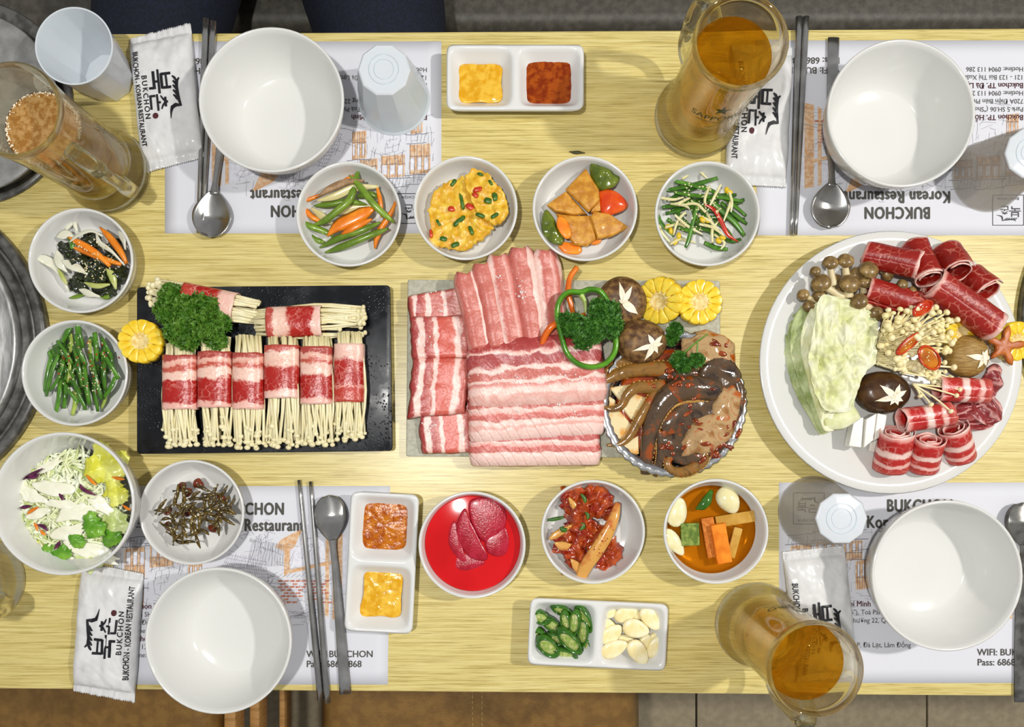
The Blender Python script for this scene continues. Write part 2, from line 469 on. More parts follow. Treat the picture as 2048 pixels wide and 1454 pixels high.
def structure(o): return tag(o, kind='structure')
fl = structure(obj('floor', MB().box((20, 0, -77.6), (420, 360, 3)), M['grout'], label='taupe tiled restaurant floor under the table'))
tile_mb = MB().box((0, 0, -.5), (47.6, 47.6, 1))
tile0 = obj('tile', tile_mb, M['tile'], fl, bevel=.12)
tile_me = tile0.data; first = True
for ix in range(-3, 4):
    for iy in range(-4, 4):
        x = 39.3 + 24 + ix * 48; y = -25 + iy * 48
        o = tile0 if first else tile0.copy()
        if not first: COL.objects.link(o); o.parent = fl
        first = False
        o.location = Vector((x, y, -76.1)) * .01 - fl.location

# table: pale top on dark legs
tb = empty('dining_table', (0, 8, -75), 'long pale ash laminate restaurant table covered with dishes', 'table')
c = [P(-900, 74), P(3100, 50), P(3100, 1400), P(-900, 1371)]
mb = MB()
top = [Vector(p) for p in c]
mb.add(top + [p + V(0, 0, -3) for p in top], [(0, 3, 2, 1), (4, 5, 6, 7), (0, 1, 5, 4), (1, 2, 6, 5), (2, 3, 7, 6), (3, 0, 4, 7)])
obj('tabletop', mb, M['ash'], tb, flat=True, bevel=.15)
for x in (-70, 70):
    for y in (33, -17):
        obj('leg', MB().box((x, y, -39), (6, 6, 72)), M['frame_dark'], tb, bevel=.2)

# booth bench along the top edge
b0 = empty('booth_bench', (0, 85, -75), 'dark grey leather booth bench along the far side of table', 'bench')
mb = MB()
def seat_prof(u, v):
    x = -130 + 260 * u
    a = v
    if a < .4:
        t = a / .4 * math.pi / 2
        return V(x, 61.2 - 2.2 * math.cos(math.pi / 2 - t) if False else 59.0 + 2.2 * (1 - math.cos(t)), -30.2 + 2.2 * math.sin(t))
    t = (a - .4) / .6
    return V(x, 61.2 + 48 * t, -28 + .5 * math.sin(t * math.pi))
mb.grid(40, 16, seat_prof, .4)
obj('seat', mb, M['booth'], b0)
mb = MB().tube([V(-130, 58.9, -30.4), V(130, 58.9, -30.4)], .35, n=8, seg=30)
obj('piping', mb, M['booth'], b0)
mb = MB()
for i in range(170):
    x = -100 + i * 1.2
    mb.tube([V(x, 60.4, -28.65), V(x + .75, 60.4, -28.65)], .06, n=5)
obj('stitching', mb, M['thread_dark'], b0, kind='stuff')
obj('front_panel', MB().box((0, 84, -37), (260, 49.4, 12)), M['booth'], b0, bevel=.6)
obj('plinth', MB().box((0, 88, -59), (260, 44, 32)), M['booth_low'], b0, bevel=.3)
obj('backrest', MB().box((0, 116, -5), (260, 10, 68)), M['booth'], b0, bevel=2)

# person on the bench, cut by the frame at the thighs
def skin_person():
    vs = []; rr = []; es = []
    def add(p, r, prev=None):
        vs.append(p); rr.append(r if isinstance(r, tuple) else (r, r))
        if prev is not None: es.append((prev, len(vs) - 1))
        return len(vs) - 1
    pel = add((-31, 86, -16), (15, 12)); bel = add((-31, 87, -3), (14, 11), pel); ch = add((-31, 88, 14), (15, 11), bel); up = add((-31, 89, 27), (14, 9.5), ch)
    nb = add((-31, 88, 35), 5.6, up); nk = add((-31, 87, 40), 5.2, nb); jaw = add((-31, 84.5, 46), (6.0, 6.6), nk); hd = add((-31, 86, 54), (7.4, 8.6), jaw); add((-31, 87, 61), (5.0, 5.6), hd)
    add((-31, 76.2, 50.5), .9, add((-31, 79.5, 52), 1.3, jaw))
    for s in (-1, 1):
        hip = add((-31 + 8 * s, 82, -18), 11, pel)
        kx = {-1: (-44.5, -48, -47), 1: (-18, -14, -14)}[s]
        th = add((kx[0], 60, -18.5), 9.6 if s < 0 else 10.6, hip); kn = add((kx[1], 40, -19.5), 7.2, th)
        sh = add((kx[2], 41, -45), 6.2, kn); an = add((kx[2], 43, -68), 4.6, sh); add((kx[2], 32, -71.5), (4.2, 3.2), an)
        so = add((-31 + 17 * s, 88, 29), 6.4, up); el = add((-31 + 22 * s, 87, 3), 4.6, so); wr = add((-31 + 15.5 * s, 73, -5), 3.0, el)
        pm_ = add((-31 + 14 * s, 69, -6), (4.2, 1.7), wr)
        for k in range(4):
            a = add((-31 + 14 * s + (k - 1.5) * 2.1, 63.5 + abs(k - 1.5), -6.2), .95, pm_); add((-31 + 14 * s + (k - 1.5) * 2.2, 60.5 + abs(k - 1.5) * 1.4, -7.4), .8, a)
        add((-31 + 14 * s - 6.2 * s, 66, -6.4), .95, add((-31 + 14 * s - 4 * s, 70, -5.8), 1.2, pm_))
    me = bpy.data.meshes.new('person'); off = Vector((-31, 65, -75))
    me.from_pydata([tuple((Vector(v) - off) * .01) for v in vs], es, [])
    o = bpy.data.objects.new('person', me); COL.objects.link(o); o.location = off * .01
    sk = o.modifiers.new('skin', 'SKIN'); sk.use_smooth_shade = True
    for i, sv in enumerate(me.skin_vertices[0].data):
        sv.radius = (rr[i][0] * .01, rr[i][1] * .01); sv.use_root = (i == 0)
    s = o.modifiers.new('sub', 'SUBSURF'); s.levels = 2; s.render_levels = 2
    dg = bpy.context.evaluated_depsgraph_get(); ev = o.evaluated_get(dg)
    m2 = bpy.data.meshes.new_from_object(ev)
    o.modifiers.clear(); o.data = m2
    m2.materials.clear()
    for k in ('denim', 'shirt', 'skin_tone', 'shoe'): m2.materials.append(M[k])
    hands = [Vector((-31 + 14 * q, 67, -6)) for q in (-1, 1)]
    for p in m2.polygons:
        c = p.center * 100 + off
        hand = any((c - h).length < 8.5 for h in hands) and c.z > -9.0 and c.y < 74
        p.material_index = 2 if (c.z > 36 or hand) else 3 if c.z < -66 else 1 if c.z > -8 and c.y > 72 else 0
    tag(o, 'seated person in dark navy jeans, only the thighs showing beyond the table', 'person')
    obj('hair', MB().ball(V(-31, 90.0, 57.6), (8.5, 9.2, 7.6), None, 24, 16, .06, 3), M['hair'], o)
    for q in (-1, 1):
        obj('eye', MB().ball(V(-31 + 3.1 * q, 78.6, 53.5), (1.1, .5, .5), None, 10, 8), M['hair'], o)
    return o
M['shirt'] = pm('charcoal_shirt', '#1e2024', '#26282c', 200, rough=.85)
M['skin_tone'] = pm('light_brown_skin', '#b98a68', '#c4966f', 60, rough=.5, sss=.1)
M['shoe'] = pm('black_shoe', '#141414', rough=.4)
M['hair'] = pm('black_hair', '#120f0d', '#1c1815', 200, rough=.4)
person = skin_person()

# brown leather chairs on the near side
def chair(x0, x1, label, frame):
    ch = empty('leather_chair', ((x0 + x1) / 2, -58, -75), label, 'chair', 'brown leather chairs on the near side')
    cx = (x0 + x1) / 2; hx = (x1 - x0) / 2
    def top(u, v):
        s, t = u * 2 - 1, v * 2 - 1
        e = max(abs(s), abs(t))
        z = -28 - 3.2 * max(0, (e - .86) / .14) ** 2.2
        return V(cx + s * hx, -52 + t * 20, z)
    mb = MB().grid(40, 34, top, 5)
    st = obj('seat', mb, M['leather'], ch)
    if not frame:
        mb = MB()
        for xs in (945, 964):
            x = P(xs, 1400, -28).x
            for k in range(46):
                y = -70 + k * .8
                mb.tube([V(x, y, -27.93), V(x, y + .5, -27.93)], .09, n=5)
        obj('stitching', mb, M['thread'], st, kind='stuff')
    if frame:
        for k, (dx, w) in enumerate(((.9, 1.7), (3.2, 1.5), (6.2, .9))):
            obj('side_rail', MB().box((x1 + dx, -52, -33 - k * 4), (w, 42, 4)), M['chair_wood'], ch, bevel=.2)
    for sx in (-1, 1):
        for y in (-36, -70):
            obj('leg', MB().box((cx + sx * (hx - 4), y, -54.5), (3.5, 3.5, 41)), M['chair_wood'], ch, bevel=.3)
    obj('backrest', MB().box((cx, -75, -8), (hx * 2, 5, 46)), M['leather'], ch, bevel=1.5)
chair(P(-180, 1400, -28).x, P(431, 1400, -28).x, 'brown leather chair with wooden side rails at the lower left', True)
chair(P(633, 1400, -28).x, P(1285, 1400, -28).x, 'brown leather chair with double stitched seam at the bottom centre', False)

# ------------------------------------------------------------------ lettering
_tc = {}
def text(s, size=1.0, bold=0.0, sx=1.0, align='LEFT', space=1.0):
    key = (s, space, align)
    if key not in _tc:
        cu = bpy.data.curves.new('t', 'FONT'); cu.body = s; cu.size = 1; cu.resolution_u = 3
        cu.align_x = align; cu.space_character = space
        o = bpy.data.objects.new('t', cu); COL.objects.link(o)
        bpy.context.view_layer.update()
        me = bpy.data.meshes.new_from_object(o.evaluated_get(bpy.context.evaluated_depsgraph_get()))
        _tc[key] = ([Vector(v.co) for v in me.vertices], [tuple(p.vertices) for p in me.polygons])
        bpy.data.objects.remove(o); bpy.data.meshes.remove(me); bpy.data.curves.remove(cu)
    vs, fs = _tc[key]; V3 = []; F3 = []
    offs = [(0, 0)] if not bold else [(0, 0), (-bold, 0), (bold, 0), (0, bold * .6), (0, -bold * .6)]
    for i, (dx, dy) in enumerate(offs):
        o = len(V3); V3 += [Vector((((v.x + dx) * size * sx), (v.y + dy) * size, i * .0012)) for v in vs]; F3 += [tuple(k + o for k in f) for f in fs]
    return V3, F3
def stroke(pts, w):
    """flat brush line in the u,v plane -> verts, faces (w list or number)"""
    q = [Vector((p[0], p[1])) for p in pts]; n = len(q); vs = []; fs = []
    for i, p in enumerate(q):
        d = (q[min(i + 1, n - 1)] - q[max(i - 1, 0)]).normalized(); nn = Vector((-d.y, d.x))
        ww = ip(w, i / (n - 1)) / 2
        vs += [p + nn * ww, p - nn * ww]
    for i in range(n - 1): fs.append((2 * i, 2 * i + 1, 2 * i + 3, 2 * i + 2))
    return vs, fs
def logo_shapes(sc, wk=1.15):
    """roof brush mark with two blocks of letters below, u right, v up, centred"""
    S = []
    def st(pts, w):
        w = [a * wk for a in w] if isinstance(w, list) else w * wk
        S.append(stroke([((-y + 735) * sc, (-x + 735) * sc) for x, y in pts], [a * sc for a in w] if isinstance(w, list) else w * sc))
    st([(612, 848), (632, 828), (634, 780), (630, 730), (626, 690), (618, 655)], [7, 15, 13, 13, 13, 9])
    st([(620, 660), (650, 662), (680, 650), (690, 620), (698, 578)], [11, 19, 19, 10, 3])
    for y in (830, 798, 765, 730, 697): st([(634, y), (646, y + 22), (660, y + 36)], [11, 13, 7])
    st([(668, 884), (735, 884)], 13); st([(672, 790), (735, 790)], 13); st([(702, 884), (702, 790)], 10); st([(735, 890), (735, 784)], 14)
    st([(756, 918), (756, 752)], 11); st([(756, 836), (786, 836)], 11); st([(788, 908), (788, 786)], 14); st([(788, 793), (824, 793)], 13)
    st([(706, 694), (722, 694)], 12); st([(722, 728), (722, 660)], 11); st([(722, 694), (740, 718), (752, 738)], [10, 9, 6]); st([(722, 694), (742, 668), (752, 644)], [10, 9, 6])
    st([(754, 692), (774, 692)], 10); st([(775, 748), (775, 634)], 10); st([(786, 738), (820, 736)], 11); st([(820, 742), (822, 645)], 11)
    return S
def put(mb, shapes, fn, mi=0):
    for k, (vs, fs) in enumerate(shapes):
        out = []
        for v in vs:
            p = fn(v.x, v.y); p.z += (v.z if len(v) > 2 else .0006 * k); out.append(p)
        mb.add(out, fs, mi=mi)

# ------------------------------------------------------------------ placemats
SK = random.Random(3)
def illustration():
    """sketch of old tiled houses along a lane; lists of (material, polygon) in mat units (cm, origin lower left)"""
    A = []
    def poly(m, *p): A.append((m, [Vector(q) for q in p]))
    def line(a, b, w=.035, m=0):
        vs, fs = stroke([a, b], w); A.append((m, [vs[0], vs[1], vs[3], vs[2]]))
    def wob(a, b, k=3, w=.03):
        pr = a
        for i in range(1, k + 1):
            t = i / k; q = (lerp(a[0], b[0], t) + SK.uniform(-.06, .06), lerp(a[1], b[1], t) + SK.uniform(-.06, .06))
            line(pr, q, w); pr = q
    # right house: eave, wooden window wall, brick base
    poly(2, (17.2, 12.6), (17.9, 13.4), (20.2, 14.6), (19.2, 12.4), (18.4, 12.0)); poly(2, (18.2, 12.2), (18.8, 12.5), (18.8, 9.9), (18.2, 9.4))
    poly(2, (18.8, 10.2), (23.4, 11.2), (23.4, 10.8), (18.8, 9.8)); poly(2, (22.6, 13.6), (23.0, 13.7), (23.0, 5.2), (22.6, 5.4)); poly(2, (23.4, 13.8), (24.4, 14.0), (24.4, 4.8), (23.4, 5.0))
    poly(1, (18.9, 10.4), (22.4, 11.1), (22.4, 13.5), (18.9, 12.4)); poly(1, (24.4, 4.4), (24.8, 4.4), (24.8, 13.8), (24.4, 13.8))
    for r in range(8):
        y = 8.9 - r * .32
        for k in range(9):
            x = 17.6 + k * .62 + (r % 2) * .3
            if SK.random() < .8: poly(3, (x, y), (x + .5, y + .03), (x + .5, y + .22), (x, y + .19))
    for k in range(12): wob((17.0 + k * .5, 9.4), (17.5 + k * .5, 10.0 - .2 * (k % 3)), 2)
    for k in range(16): wob((17.3 + SK.uniform(0, 5), 6.3 - SK.uniform(0, 2.2)), (18 + SK.uniform(0, 5), 6.1 - SK.uniform(0, 2.2)), 3)
    # big tiled roof in the middle
    poly(1, (10.2, 8.0), (12.4, 12.1), (16.4, 11.2), (16.9, 8.2), (13.5, 6.6))
    for k in range(26): wob((10.6 + k * .24, 8.2 - .02 * k), (12.4 + k * .155, 12.0 - k * .03), 4, .028)
    for k in range(10): wob((10.4 + k * .2, 8.2 + k * .4), (16.8 - k * .05, 8.0 + k * .34), 6, .028)
    for k in range(22): wob((9 + SK.uniform(0, 7), 5 + SK.uniform(0, 3)), (10 + SK.uniform(0, 7), 4.6 + SK.uniform(0, 3)), 3)
    # left houses with timber fronts
    for x, y, w, h in ((1.2, 9.2, 2.2, 3.4), (3.9, 10.4, 2.5, 2.6), (6.8, 10.8, 1.9, 2.2), (2.0, 5.9, 1.3, 2.3), (8.0, 7.8, 1.5, 3.2)):
        poly(2, (x, y), (x + w, y + .2), (x + w, y + h), (x, y + h - .2))
        for i in range(3):
            xx = x + .2 + i * w / 3; ww = w / 3 - .28
            poly(1, (xx, y + h * .45), (xx + ww, y + h * .47), (xx + ww, y + h * .86), (xx, y + h * .84))
            line((xx, y + .1), (xx, y + h), .04); line((xx + ww, y + .1), (xx + ww, y + h), .04)
        line((x, y + h * .4), (x + w, y + h * .42), .05)
        for i in range(int(w * 3)): wob((x - .3 + i * .38, y + h), (x - .1 + i * .38, y + h + .9), 2, .03)
        wob((x - .6, y + h - .1), (x + w + .6, y + h + .1), 5, .07); wob((x - .4, y + h + .9), (x + w + .4, y + h + 1.1), 5, .06)
    for k in range(12):
        for j in range(9): wob((14.2 + k * .33 + j * .05, 10.4 + k * .02), (14.9 + k * .27 + j * .05, 13.4 - k * .05), 3, .022) if j % 3 == 0 else None
    for k in range(60): wob((14 + SK.uniform(-1.5, 4), 8.6 + SK.gauss(0, .5)), (14.4 + SK.uniform(-1.5, 4), 8.5 + SK.gauss(0, .5)), 3, .03)
    for k in range(90):
        x, y = SK.uniform(.8, 9.5), SK.uniform(8.0, 13.5); wob((x, y), (x + SK.uniform(-.1, .1), y - SK.uniform(.3, 1.2)), 2, .022)
    for k in range(40):
        x, y = 18 + SK.uniform(0, 5.5), 4.6 + SK.uniform(0, 4.6); wob((x, y), (x + SK.uniform(.2, .8), y + SK.uniform(-.1, .1)), 2, .024)
    for k in range(190):
        x = SK.uniform(.6, 24); y = SK.uniform(4.6, 14.2); a = SK.uniform(-.4, .4) + (1.3 if SK.random() < .3 else 0)
        l = SK.uniform(.5, 1.8); wob((x, y), (x + l * math.cos(a), y + l * math.sin(a)), 3, .025)
    for k in range(26):   # tree scribbles
        x = 15.5 + SK.gauss(0, 1.1); y = 13.6 + SK.gauss(0, .7); wob((x, y), (x + SK.uniform(-.8, .8), y + SK.uniform(-.8, .8)), 4, .025)
    return A
ILL = illustration()
ADDR = [('Bukchon TP. H\u1ed3 Ch\u00ed Minh', 1), ('Park 5 SH.06 ("Shop.06"), To\u00e0 Park 5 Vinhomes Central Park', 0), ('720A \u0110i\u1ec7n Bi\u00ean Ph\u1ee7, Ph\u01b0\u1eddng 22, Q. B\u00ecnh Th\u1ea1nh', 0), ('Hotline: 0904 113 286', 0),
        ('Bukchon TP. \u0110\u00e0 L\u1ea1t', 1), ('121 - 123 B\u00f9i Th\u1ecb Xu\u00e2n, P. \u0110\u00e0 L\u1ea1t, L\u00e2m \u0110\u1ed3ng', 0), ('Hotline: 0904 113 286', 0)]
def placemat(x0, y0, x1, y1, flip, label, shear=0.0):
    """x0..x1, y0..y1 in photo pixels; flip = facing the far side"""
    a, b = P(x0, y1), P(x1, y0)
    W = (b.x - a.x); D = (b.y - a.y); k = W / 29.4; kv = D / 20.9
    def fn(u, v, z=.035):
        if flip: u, v = 29.4 - u, 20.9 - v
        return V(a.x + u * k + shear * (v - 10), a.y + v * kv, z)
    mt = empty('placemat', ((a.x + b.x) / 2, (a.y + b.y) / 2, 0), label, 'placemat', 'printed paper placemats')
    obj('paper_sheet', MB().grid(20, 14, lambda u, v: fn(u * 29.4, v * 20.9, .025), .02), M['paper'], mt)
    mb = MB()
    cnt = [0, 0, 0, 0]; base = [.056, .046, .028, .052]; step = [.0, .0004, .0009, 0]
    for (m, p) in ILL:
        zz = base[m] + step[m] * min(cnt[m], 24); cnt[m] += 1
        mb.add([fn(q.x, q.y + 1.9, zz + (.0011 * (cnt[0] % 4) if m == 0 else 0)) for q in p], [tuple(range(len(p)))], mi=m)
    obj('street_sketch', mb, [M['sketch'], M['sketch_wash'], M['sketch_wood'], M['sketch_brick']], mt, flat=True)
    mb = MB()
    for s, v in (('BUKCHON', 17.9), ('Korean Restaurant', 16.2)):
        vs, fs = text(s, 1.78, .05, .74, 'CENTER', 1.1); put(mb, [(vs, fs)], lambda x, y, v=v: fn(14.7 + x, v + y, .062))
    obj('title_lettering', mb, M['ink'], mt, flat=True)
    mb = MB(); v = 8.0
    for s, bold in ADDR:
        vs, fs = text(s, .82 if bold else .72, .02 if bold else .003, .92)
        put(mb, [(vs, fs)], lambda x, y, v=v: fn(1.5 + x, v + y, .062), mi=bold)
        v -= .86 if not bold else .84
    obj('address_lettering', mb, [M['ink'], M['ink_red']], mt, flat=True)
    mb = MB()
    for s, v in (('WIFI: BUKCHON', 2.9), ('Pass: 68686868', 1.85)):
        vs, fs = text(s, .98, .022, .97); put(mb, [(vs, fs)], lambda x, y, v=v: fn(20.7 + x, v + y, .062))
    obj('wifi_lettering', mb, M['ink'], mt, flat=True)
    mb = MB(); cu, cv = 3.1, 18.2; h = 1.62
    for p, q in (((-h, -h), (h, -h)), ((h, -h), (h, h)), ((h, h), (-h, h)), ((-h, h), (-h, -h))): put(mb, [stroke([p, q], .07)], lambda x, y: fn(cu + x, cv + y, .062))
    put(mb, logo_shapes(.0075), lambda x, y: fn(cu + x * 1.0 + .05, cv + .25 + y, .062))
    vs, fs = text('BUKCHON', .42, .01, .95, 'CENTER', 1.25); put(mb, [(vs, fs)], lambda x, y: fn(cu + x, cv - 1.38 + y, .062))
    obj('logo_print', mb, M['ink_black'], mt, flat=True)
    return mt
placemat(330, 83, 883, 467, True, 'printed paper placemat facing the booth under the upper left bowl')
placemat(1513, 81, 2075, 471, True, 'printed paper placemat facing the booth under the upper right bowl')
placemat(226, 972, 778, 1369, False, 'printed paper placemat under the lower left bowl and chopsticks', .012)
placemat(1558, 965, 2120, 1366, False, 'printed paper placemat under the lower right bowl')

# ------------------------------------------------------------------ steel grills set in the table
def grill_lid():
    o = P(-61, 205, .3); g = empty('grill_cover', (o.x, o.y, 0), 'flat brushed steel grill cover at the upper left corner', 'grill cover')
    r0 = 206 * (H - .3) / F
    mb = MB().lathe([(r0 - 1.4, 0.02), (r0, .02), (r0, .25), (r0 - .2, .4), (r0 - 1.2, .45), (r0 - 1.6, .3)], 72, (o.x, o.y, 0))
    obj('table_ring', mb, M['steel_dark'], g)
    c2 = P(-68, 205, 2.4); r1 = 183 * (H - 2.4) / F
    mb = MB().lathe([(r1 - .9, .46), (r1 - .8, 1.9), (r1 - .15, 2.1), (r1, 2.3), (r1 - .15, 2.45), (r1 - 1.2, 2.42), (r1 * .5, 2.5), (.05, 2.5)], 72, (c2.x, c2.y, 0))
    obj('cover_disc', mb, pm('matte_grey_steel', '#9c9c9a', '#868684', 60, rough=.45, metal=.25, bump=.12, bscale=500), g)
grill_lid()
def pan(cx, cy, rpx, label, dark=False):
    o = P(cx, cy, 1.0); r = rpx * (H - 1.0) / F
    g = empty('table_grill', (o.x, o.y, 0), label, 'grill')
    obj('outer_ring', MB().ring([(r, .02), (r, .75), (r - .25, 1.0), (r - 1.0, 1.0), (r - 1.15, .6), (r - 1.15, .02)], 96, (o.x, o.y, 0)), M['steel_dark'], g)
    obj('gutter', MB().lathe([(r - 1.2, .05), (r - 1.2, .8), (r - 1.5, .8), (r - 1.7, .25), (r - 2.4, .15), (r - 2.7, .3), (.05, .3)], 96, (o.x, o.y, 0)), M['frame_dark'] if dark else M['steel_dark'], g)
    obj('pan', MB().lathe([(r - 2.9, .32), (r - 2.6, 1.7), (r - 2.7, 1.85), (r - 2.95, 1.8), (r - 3.1, 1.2), (r - 4.5, 1.0), (r - 4.9, 1.3), (r - 5.3, 1.0), (r * .4, .9), (.05, .9)], 96, (o.x, o.y, 0)), M['frame_dark'] if dark else M['steel_pan'], g)
pan(-226, 688, 317, 'round scrubbed steel table grill at the left edge')
pan(2363, 640, 317, 'dark round table grill just showing at the right edge', True)

# ------------------------------------------------------------------ tableware
def circ(prof, px, py, z, sc=1.0):
    o = P(px, py, z); return Vector((o.x, o.y, 0)), [(r * sc, zz) for r, zz in prof]
BOWL = [(.05, .3), (3.1, .3), (3.25, 0), (3.7, 0), (3.85, .35), (5.4, 1.5), (6.45, 3.2), (6.95, 4.9), (7.16, 5.8), (7.14, 5.95), (7.02, 6.02), (6.88, 5.95), (6.72, 5.4), (6.4, 4.1), (5.8, 2.6), (5.1, 1.45), (4.6, 1.05), (4.45, .95), (2.5, .82), (.05, .8)]
DISH = [(.05, .2), (3.4, .2), (3.5, 0), (3.9, 0), (4.0, .3), (4.75, 1.0), (5.15, 2.2), (5.3, 2.95), (5.38, 3.1), (5.35, 3.22), (5.25, 3.26), (5.12, 3.2), (5.02, 2.8), (4.85, 2.0), (4.5, 1.1), (4.15, .75), (4.0, .68), (2, .6), (.05, .58)]
def vessel(name, prof, px, py, z, label, group, sc=1.0, mat='ceramic'):
    c, pr = circ(prof, px, py, z, sc)
    return obj(name, MB().lathe(pr, 72, c), M[mat], label=label, cat='bowl' if name != 'serving_plate' else 'plate', group=group, origin=c)
G = 'empty white eating bowls'
vessel('eating_bowl', BOWL, 542, 199, 6, 'empty white bowl beside the upper left chopsticks and spoon', G, 1.0)
vessel('eating_bowl', BOWL, 1803, 226, 6, 'empty white bowl at the upper right corner', G, 1.02)
vessel('eating_bowl', BOWL, 436, 1282, 6, 'empty white bowl at the lower left beside the wet wipe packet', G, 1.01)
vessel('eating_bowl', BOWL, 1895, 1152, 6, 'empty white bowl at the lower right below the large plate', G, 1.04)
vessel('salad_bowl', BOWL, 136, 1006, 5.1, 'white bowl of shredded salad with creamy dressing', 'white bowls', .985)
DG = 'small round white side dishes'
DISHES = {}
for key, x, y, lab, sc in (('bean', 697, 428, 'green bean and carrot dish', 1.0), ('egg', 931, 416, 'egg omelette dish', .99), ('tofu', 1170, 417, 'fried tofu and pepper dish', 1.0),
                       ('sprout', 1415, 427, 'chive and bean sprout dish', 1.0), ('weed', 161, 521, 'seaweed and carrot dish', 1.0), ('chive', 149, 746, 'garlic chive dish', 1.01),
                       ('anchovy', 383, 1025, 'dried anchovy and peanut dish', 1.0), ('red', 944, 1090, 'red pickled radish dish', 1.02), ('kimchi', 1186, 1064, 'red cabbage kimchi dish', .99), ('pickle', 1432, 1063, 'pickled garlic and carrot dish', 1.0)):
    vessel('side_dish', DISH, x, y, 3.2, 'small round white bowl holding the ' + lab, DG, sc)
    DISHES[key] = P(x, y, 3.2)
PLATE = [(.05, .3), (7, .3), (7.2, 0), (7.8, 0), (8.0, .3), (9.6, .8), (12.6, 1.7), (13.5, 2.0), (13.62, 2.12), (13.5, 2.25), (12.5, 2.0), (9.6, 1.1), (8.2, .7), (7, .62), (.05, .6)]
vessel('serving_plate', PLATE, 1781, 725, 2.1, 'large round white plate of hot pot ingredients', None)

def tray2(corners, label):
    """two-compartment sauce tray; corners px at rim: long axis c0->c1, short c0->c3"""
    p = [P(x, y, 2.3) for x, y in corners]
    c = sum(p, Vector()) / 4; c.z = 0
    ux = ((p[1] - p[0]) + (p[2] - p[3])); lx = ux.length / 2; ux.normalize()
    uy = Vector((-ux.y, ux.x, 0)); ly = ((p[3] - p[0]).length + (p[2] - p[1]).length) / 2
    if (p[3] - p[0]).dot(uy) < 0: uy = -uy
    hx, hy, rc = lx / 2, ly / 2, .8
    NXX, NYY = 64, 32
    def rr(s, t, hx=hx, hy=hy):
        x, y = s * hx, t * hy
        dx, dy = abs(x) - (hx - rc), abs(y) - (hy - rc)
        if dx > 0 and dy > 0:
            d = Vector((dx, dy)); f = max(dx, dy) / d.length; x = math.copysign(hx - rc + dx * f, x); y = math.copysign(hy - rc + dy * f, y)
        return x, y
    def ht(x, y):
        ex = min(abs(abs(x) - hx * .5), 9) / (hx * .5 - .32); ey = abs(y) / (hy - .38)
        # rounded box distance
        e = (max(ex, 0) ** 7 + max(ey, 0) ** 7) ** (1 / 7)
        if e >= 1: 
            edge = max(abs(x) - hx + .16, abs(y) - hy + .16, 0)
            return 2.3 - edge * .6
        t = max(0, (e - .56) / .44)
        return .55 + 1.72 * (t ** 1.25)
    vs = []; fs = []; W = NYY + 1
    for i in range(NXX + 1):
        for j in range(W):
            s, t = i / NXX * 2 - 1, j / NYY * 2 - 1
            x, y = rr(s, t); vs.append(c + ux * x + uy * y + V(0, 0, ht(x, y)))
    n = len(vs)
    for i in range(NXX + 1):
        for j in range(W):
            s, t = i / NXX * 2 - 1, j / NYY * 2 - 1
            x, y = rr(s, t); vs.append(c + ux * (x * .86) + uy * (y * .78) + V(0, 0, 0))
    for i in range(NXX):
        for j in range(NYY):
            q = (i * W + j, (i + 1) * W + j, (i + 1) * W + j + 1, i * W + j + 1)
            fs.append(q); fs.append(tuple(n + k for k in reversed(q)))
    e = [i * W for i in range(NXX + 1)] + [NXX * W + j for j in range(1, W)] + [i * W + NYY for i in range(NXX - 1, -1, -1)] + [j for j in range(NYY - 1, 0, -1)]
    for a in range(len(e)):
        b = (a + 1) % len(e); fs.append((e[b], e[a], e[a] + n, e[b] + n))
    return obj('sauce_tray', MB().add(vs, fs), M['melamine'], label=label, cat='tray', group='two-compartment white sauce trays')
tray2([(893, 88), (1168, 89), (1168, 220), (893, 220)], 'white two-compartment tray of sauces near the booth edge')
tray2([(703, 983), (686, 1262), (826, 1269), (837, 989)], 'white two-compartment tray of sauces beside the lower spoon')
tray2([(1062, 1194), (1338, 1210), (1331, 1341), (1053, 1331)], 'white two-compartment tray of green chili and garlic')

def slab(name, corners, z, th, mat, label, rc=.5, group=None, cat='tray'):
    p = [P(x, y, z) for x, y in corners]; pts = []
    n = 4
    for i in range(4):
        a, b, d = p[i], p[i - 1], p[(i + 1) % 4]
        ea = (b - a).normalized() * rc; eb = (d - a).normalized() * rc
        for k in range(5):
            t = k / 4; pts.append((a + ea).lerp(a, t).lerp(a.lerp(a + eb, t), t))
    c = sum(pts, Vector()) / len(pts)
    vs = []; L = len(pts)
    for f, dz in ((.985, -th), (.995, -.25), (1.0, -.1), (.997, -.03), (.99, 0)):
        for q in pts: vs.append(Vector((c.x + (q.x - c.x) * f, c.y + (q.y - c.y) * f, z + dz)))
    fs = []
    for i in range(4):
        for j in range(L): fs.append((i * L + j, i * L + (j + 1) % L, (i + 1) * L + (j + 1) % L, (i + 1) * L + j))
    fs += [tuple(range(L - 1, -1, -1)), tuple(4 * L + j for j in range(L))]
    return obj(name, MB().add(vs, fs), mat, label=label, cat=cat, group=group)
